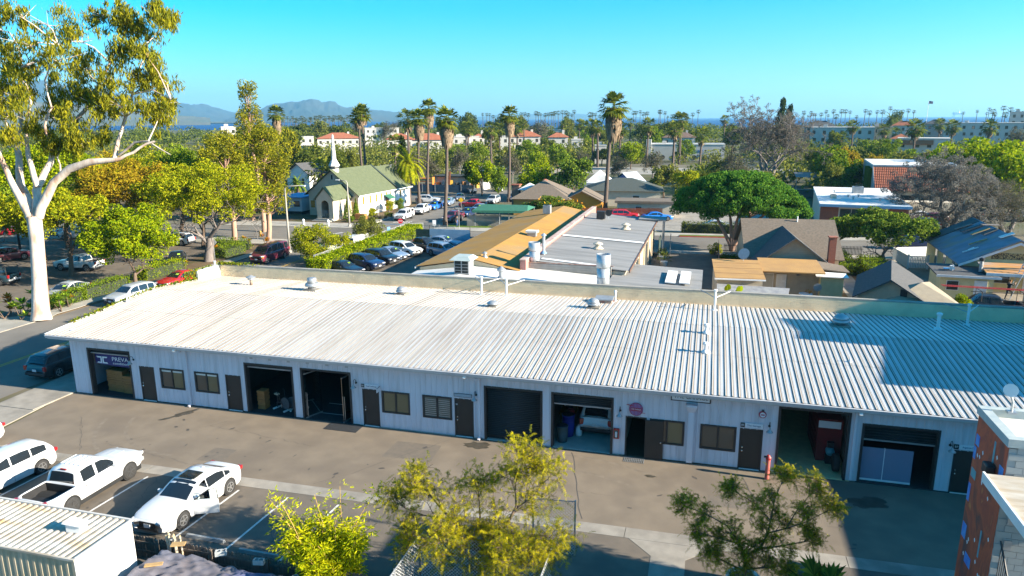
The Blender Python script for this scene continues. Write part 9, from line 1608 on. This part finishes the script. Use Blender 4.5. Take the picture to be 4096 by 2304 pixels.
# neighbours beyond the right edge of the picture whose shadows cross the yard and roof
nb=thing('neighbour_shop','single-storey shop beyond the right edge shading the forecourt','building',(20.2,-9.2,0));bx(0,9,0,8.3,0,5.2).b('wall',M_stuccow,nb);bx(-0.08,9.1,-0.08,8.4,5.201,5.45).b('parapet',M_stuccow,nb);wwin(nb,'x-',3,0.8,2,2,0.0)
nt_=thing('neighbour_block','three-storey block beyond the right edge shading the white roof','building',(28.2,1.2,0));bx(0,14,0,24,0,11.5).b('wall',M_stuccow,nt_);bx(-0.1,14.1,-0.1,24.1,11.501,11.75).b('parapet',M_stuccow,nt_);bx(0.1,8,4.9,9.9,11.751,13.5).b('penthouse',M_stuccow,nt_)
for k in range(5):
    for z in(1.5,5,8.5):wwin(nt_,'x-',2+k*4.5,z,1.6,1.8,0.0)
# ---- feathery acacias: every spray is a twig with rows of leaflets
def sprays(tips,n_per,L_,seed,size,leafn=16):
    g=np.random.default_rng(seed);O,D_=[],[]
    for p,d in tips:
        for k in range(n_per):
            dv=np.array(d)*0.6+g.normal(size=3)*0.75+np.array((0,0,-0.05));dv/=np.linalg.norm(dv);O.append(np.array(p)+g.normal(size=3)*0.12);D_.append(dv)
    O,D_=np.array(O),np.array(D_);n=len(O);side=np.cross(D_,g.normal(size=(n,3)));side/=np.linalg.norm(side,axis=1)[:,None];Ls=L_*g.uniform(0.6,1.2,n);out=[]
    for j in range(leafn-4):
        t_=(j+0.5)/(leafn-4);c=O+D_*(Ls*t_)[:,None]+np.array((0,0,-1))*(0.22*Ls*t_*t_)[:,None]
        for s_ in(-1,1):
            w_=size*(1-0.5*abs(t_-0.45))*g.uniform(0.8,1.2,n);tip=c+side*(s_*w_)[:,None]+D_*(w_*0.35)[:,None]+g.normal(size=(n,3))*0.008;a=D_*(w_*0.20)[:,None];out.append(np.stack([c-a*0.3,c+a,tip+a*0.4,tip-a*0.4],1))
    V=np.concatenate(out).reshape(-1,3);return V,np.arange(len(V)).reshape(-1,4)
def acacia(label,loc,limbs,seed,n_per,L_,leaf,leaf2,dark_frac,twig=(1.0,0.05,2),size=0.075):
    t=thing('acacia_tree',label,'tree',loc);q=random.Random(seed);mb=MB();tips=[]
    for l in limbs:
        P=[Vector(p[:3]) for p in l];rr=[p[3] for p in l];mb.tube(P,rr,8,False)
        for i in range(1,len(P)):
            for k in range(2 if i<len(P)-1 else 4):
                d=(P[i]-P[i-1]).normalized()+Vector((q.uniform(-1,1),q.uniform(-1,1),q.uniform(-0.4,0.7)))*0.9;grow(mb,P[i].lerp(P[i-1],q.uniform(0,0.6) if i<len(P)-1 else 0),d.normalized(),twig[0]*q.uniform(0.7,1.2),max(0.02,rr[i]*0.5),twig[2],q,tips,3,0.7,0.72,0.2,0.05,5,0.008)
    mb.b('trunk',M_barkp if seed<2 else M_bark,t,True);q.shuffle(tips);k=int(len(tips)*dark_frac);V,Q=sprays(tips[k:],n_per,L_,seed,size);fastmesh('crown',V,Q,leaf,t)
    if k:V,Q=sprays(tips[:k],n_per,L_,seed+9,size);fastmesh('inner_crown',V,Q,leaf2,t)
    return t
# big golden acacia, centre front
ac1=acacia('large golden-green feathery acacia in the centre foreground',(-7.2,-12.0,0),[
 [(0.00,0.00,-0.10,0.144),(-0.10,0.09,0.98,0.122),(0.10,0.18,1.82,0.101)],[(0.10,0.18,1.70,0.086),(0.85,0.45,2.43,0.065),(1.23,0.81,3.22,0.043),(1.14,1.08,4.01,0.022),(1.23,1.17,4.43,0.014)],[(1.23,0.81,3.16,0.036),(1.90,0.90,3.76,0.022),(2.18,1.08,4.19,0.014)],
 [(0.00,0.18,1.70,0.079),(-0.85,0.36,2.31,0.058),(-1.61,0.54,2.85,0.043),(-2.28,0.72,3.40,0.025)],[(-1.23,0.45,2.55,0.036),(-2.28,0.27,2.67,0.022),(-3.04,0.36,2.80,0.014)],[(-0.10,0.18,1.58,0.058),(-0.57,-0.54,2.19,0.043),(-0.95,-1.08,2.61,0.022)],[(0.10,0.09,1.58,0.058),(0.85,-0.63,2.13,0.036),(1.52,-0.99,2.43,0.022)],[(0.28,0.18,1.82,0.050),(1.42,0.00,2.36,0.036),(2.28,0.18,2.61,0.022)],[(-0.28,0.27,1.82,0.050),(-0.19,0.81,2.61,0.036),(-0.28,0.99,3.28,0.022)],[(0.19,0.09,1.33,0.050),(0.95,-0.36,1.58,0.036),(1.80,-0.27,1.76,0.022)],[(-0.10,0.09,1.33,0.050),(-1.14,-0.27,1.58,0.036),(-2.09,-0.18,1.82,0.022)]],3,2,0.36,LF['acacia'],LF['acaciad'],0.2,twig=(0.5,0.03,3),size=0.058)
# right one in a pot
ac2=acacia('darker feathery acacia rising from a white pot at the lower right',(1.9,-9.6,0.45),[
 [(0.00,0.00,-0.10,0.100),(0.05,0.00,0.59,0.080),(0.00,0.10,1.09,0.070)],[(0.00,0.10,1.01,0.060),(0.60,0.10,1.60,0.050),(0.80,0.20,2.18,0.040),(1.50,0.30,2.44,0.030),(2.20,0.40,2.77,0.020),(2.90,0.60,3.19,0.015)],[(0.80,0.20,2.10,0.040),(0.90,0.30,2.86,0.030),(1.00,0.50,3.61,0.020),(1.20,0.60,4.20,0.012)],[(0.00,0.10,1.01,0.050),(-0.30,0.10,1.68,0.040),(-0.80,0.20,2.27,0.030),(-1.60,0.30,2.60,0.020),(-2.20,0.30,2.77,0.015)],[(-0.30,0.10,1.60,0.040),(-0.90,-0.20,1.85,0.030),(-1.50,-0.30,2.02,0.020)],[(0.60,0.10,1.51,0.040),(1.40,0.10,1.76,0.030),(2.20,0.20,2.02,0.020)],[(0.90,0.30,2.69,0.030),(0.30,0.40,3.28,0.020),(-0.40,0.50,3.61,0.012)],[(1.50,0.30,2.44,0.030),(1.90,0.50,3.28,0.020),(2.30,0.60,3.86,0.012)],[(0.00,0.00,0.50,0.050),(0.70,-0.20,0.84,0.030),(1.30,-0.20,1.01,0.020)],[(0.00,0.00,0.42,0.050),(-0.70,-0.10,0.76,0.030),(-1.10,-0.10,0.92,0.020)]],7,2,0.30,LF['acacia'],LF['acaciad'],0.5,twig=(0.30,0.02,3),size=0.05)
ac1.scale=(0.95,)*3;ac2.scale=(0.86,)*3
pt=thing('plant_pot','big round white pot with orange soil under the small acacia','pot',(1.9,-9.6,0));la([(0.35,0),(0.6,0.35),(0.62,0.55),(0.55,0.62),(0.5,0.62),(0.48,0.5)],n=22).b('bowl',M_white,pt,True);la([(0.49,0.5),(0.02,0.56)],n=18).b('soil',pm('orange_soil',(0.35,0.13,0.04),(0.2,0.08,0.03),scale=9),pt)
# bamboo clump
bmb=thing('bamboo_clump','bright yellow-green bamboo clump beside the golden acacia','bamboo',(-12.2,-13.1,0));q=random.Random(8);mb=MB();O,D_=[],[]
for k in range(54):
    a=q.uniform(0,6.28);r_=q.uniform(0,0.9);lean=q.uniform(0.15,0.9);H_=q.uniform(1.5,2.75) if k>7 else q.uniform(2.9,3.8);P=[Vector((r_*math.cos(a)+math.cos(a)*lean*H_*s_**2*0.75-0.5*s_,r_*math.sin(a)*0.7+math.sin(a)*lean*H_*s_**2*0.5,H_*s_*(1-0.12*lean*s_))) for s_ in[j/7 for j in range(8)]];mb.tube(P,[0.022*(1-0.75*j/7)+0.004 for j in range(8)],5,False)
    for j in range(120 if k>7 else 36):
        s_=q.uniform(0.06 if k>7 else 0.5,1.0)*7;i=min(6,int(s_));c=P[i].lerp(P[i+1],s_-i);d=Vector((q.uniform(-1,1),q.uniform(-1,1),q.uniform(-0.3,0.6))).normalized();e_=c+d*q.uniform(0.12,0.42)
        for m_ in range(5):O.append(tuple(e_+Vector((q.gauss(0,0.05),q.gauss(0,0.05),q.gauss(0,0.04)))));D_.append(tuple((d+Vector((q.gauss(0,0.6),q.gauss(0,0.6),-0.25+q.gauss(0,0.4)))).normalized()))
mb.b('culms',pm('bamboo_culm',(0.33,0.25,0.06),(0.42,0.22,0.08),scale=3,stretch=(1,1,6)),bmb);O,D_=np.array(O),np.array(D_);n=len(O);sd_=np.cross(D_,nrg.normal(size=(n,3)));sd_/=np.linalg.norm(sd_,axis=1)[:,None];ln=nrg.uniform(0.10,0.22,n)[:,None];V=np.stack([O,O+D_*ln*0.45+sd_*ln*0.13,O+D_*ln,O+D_*ln*0.45-sd_*ln*0.13],1).reshape(-1,3);fastmesh('foliage',V,np.arange(4*n).reshape(n,4),LF['bamboo'],bmb)
# chain-link pen under the acacia
chain_fence('chain-link pen with galvanised posts under the golden acacia',[(-9.3,-16.5),(-9.3,-12.4),(-4.6,-11.9),(-4.6,-16.0)],2.1,2.2);chain_fence('short chain-link run behind the acacia crown',[(-5.9,-9.2),(-4.3,-9.0)],2.3,1.6)
bd=thing('pen_kennel','pale board and boxes inside the chain-link pen','box',(-8.3,-15.0,0));bx(-0.6,0.6,-0.5,0.5,0,0.9).b('body',M_galv,bd);pz([(-0.7,-0.6,0.901),(0.7,-0.6,0.901),(0.7,0.6,1.1),(-0.7,0.6,1.1)],(0,0,0.05)).b('lid',M_white,bd)
def wheelie(loc,c,label,rz=0):
    t=thing('wheelie_bin',label,'bin',loc,rz);ad_([(-0.24,-0.26,0.06),(0.24,-0.26,0.06),(0.24,0.26,0.06),(-0.24,0.26,0.06),(-0.3,-0.34,1.0),(0.3,-0.34,1.0),(0.3,0.34,1.05),(-0.3,0.34,1.05)],[(0,1,5,4),(1,2,6,5),(2,3,7,6),(3,0,4,7),(3,2,1,0)]).b('body',c,t);ad_([(-0.32,-0.36,1.0),(0.32,-0.36,1.0),(0.32,0.36,1.06),(-0.32,0.36,1.06),(-0.28,-0.3,1.07),(0.28,-0.3,1.07),(0.28,0.3,1.13),(-0.28,0.3,1.13)],[(0,1,5,4),(1,2,6,5),(2,3,7,6),(3,0,4,7),(4,5,6,7)]).b('lid',c,t)
    for s_ in(-1,1):la([(0.1,-0.03),(0.1,0.03)],(s_*0.27,0.3,0.1),10,'X').b('wheel',M_tyre,t)
wheelie((-5.3,-14.4,0),pm('bin_blue',(0.015,0.05,0.35),(0.02,0.05,0.3)),'blue wheelie bin under the acacia by the pen');wheelie((-4.0,-13.0,0),pm('bin_blue2',(0.03,0.12,0.32),(0.03,0.1,0.28)),'lighter blue bin showing below the right acacia branches',0.2);wheelie((3.7,-9.3,0),pm('bin_green',(0.05,0.085,0.055),(0.045,0.075,0.05)),'green bin lid at the bottom edge right of the white pot',1.5)
# fan palm just below the frame whose shadow falls on the asphalt
fp=thing('fan_palm','small fan palm at the bottom edge throwing a spiky shadow','palm tree',(3.9,-12.9,0));tu([(0,0,0),(0,0,2.2)],[0.2,0.16],10).b('trunk',M_barkpalm,fp);V,F=fan_crown(300,1.3,22,11,-0.3,1.2,0.2);fastmesh('crown',V,F,LF['palm'],fp,loc=(0,0,2.2))
del_k()
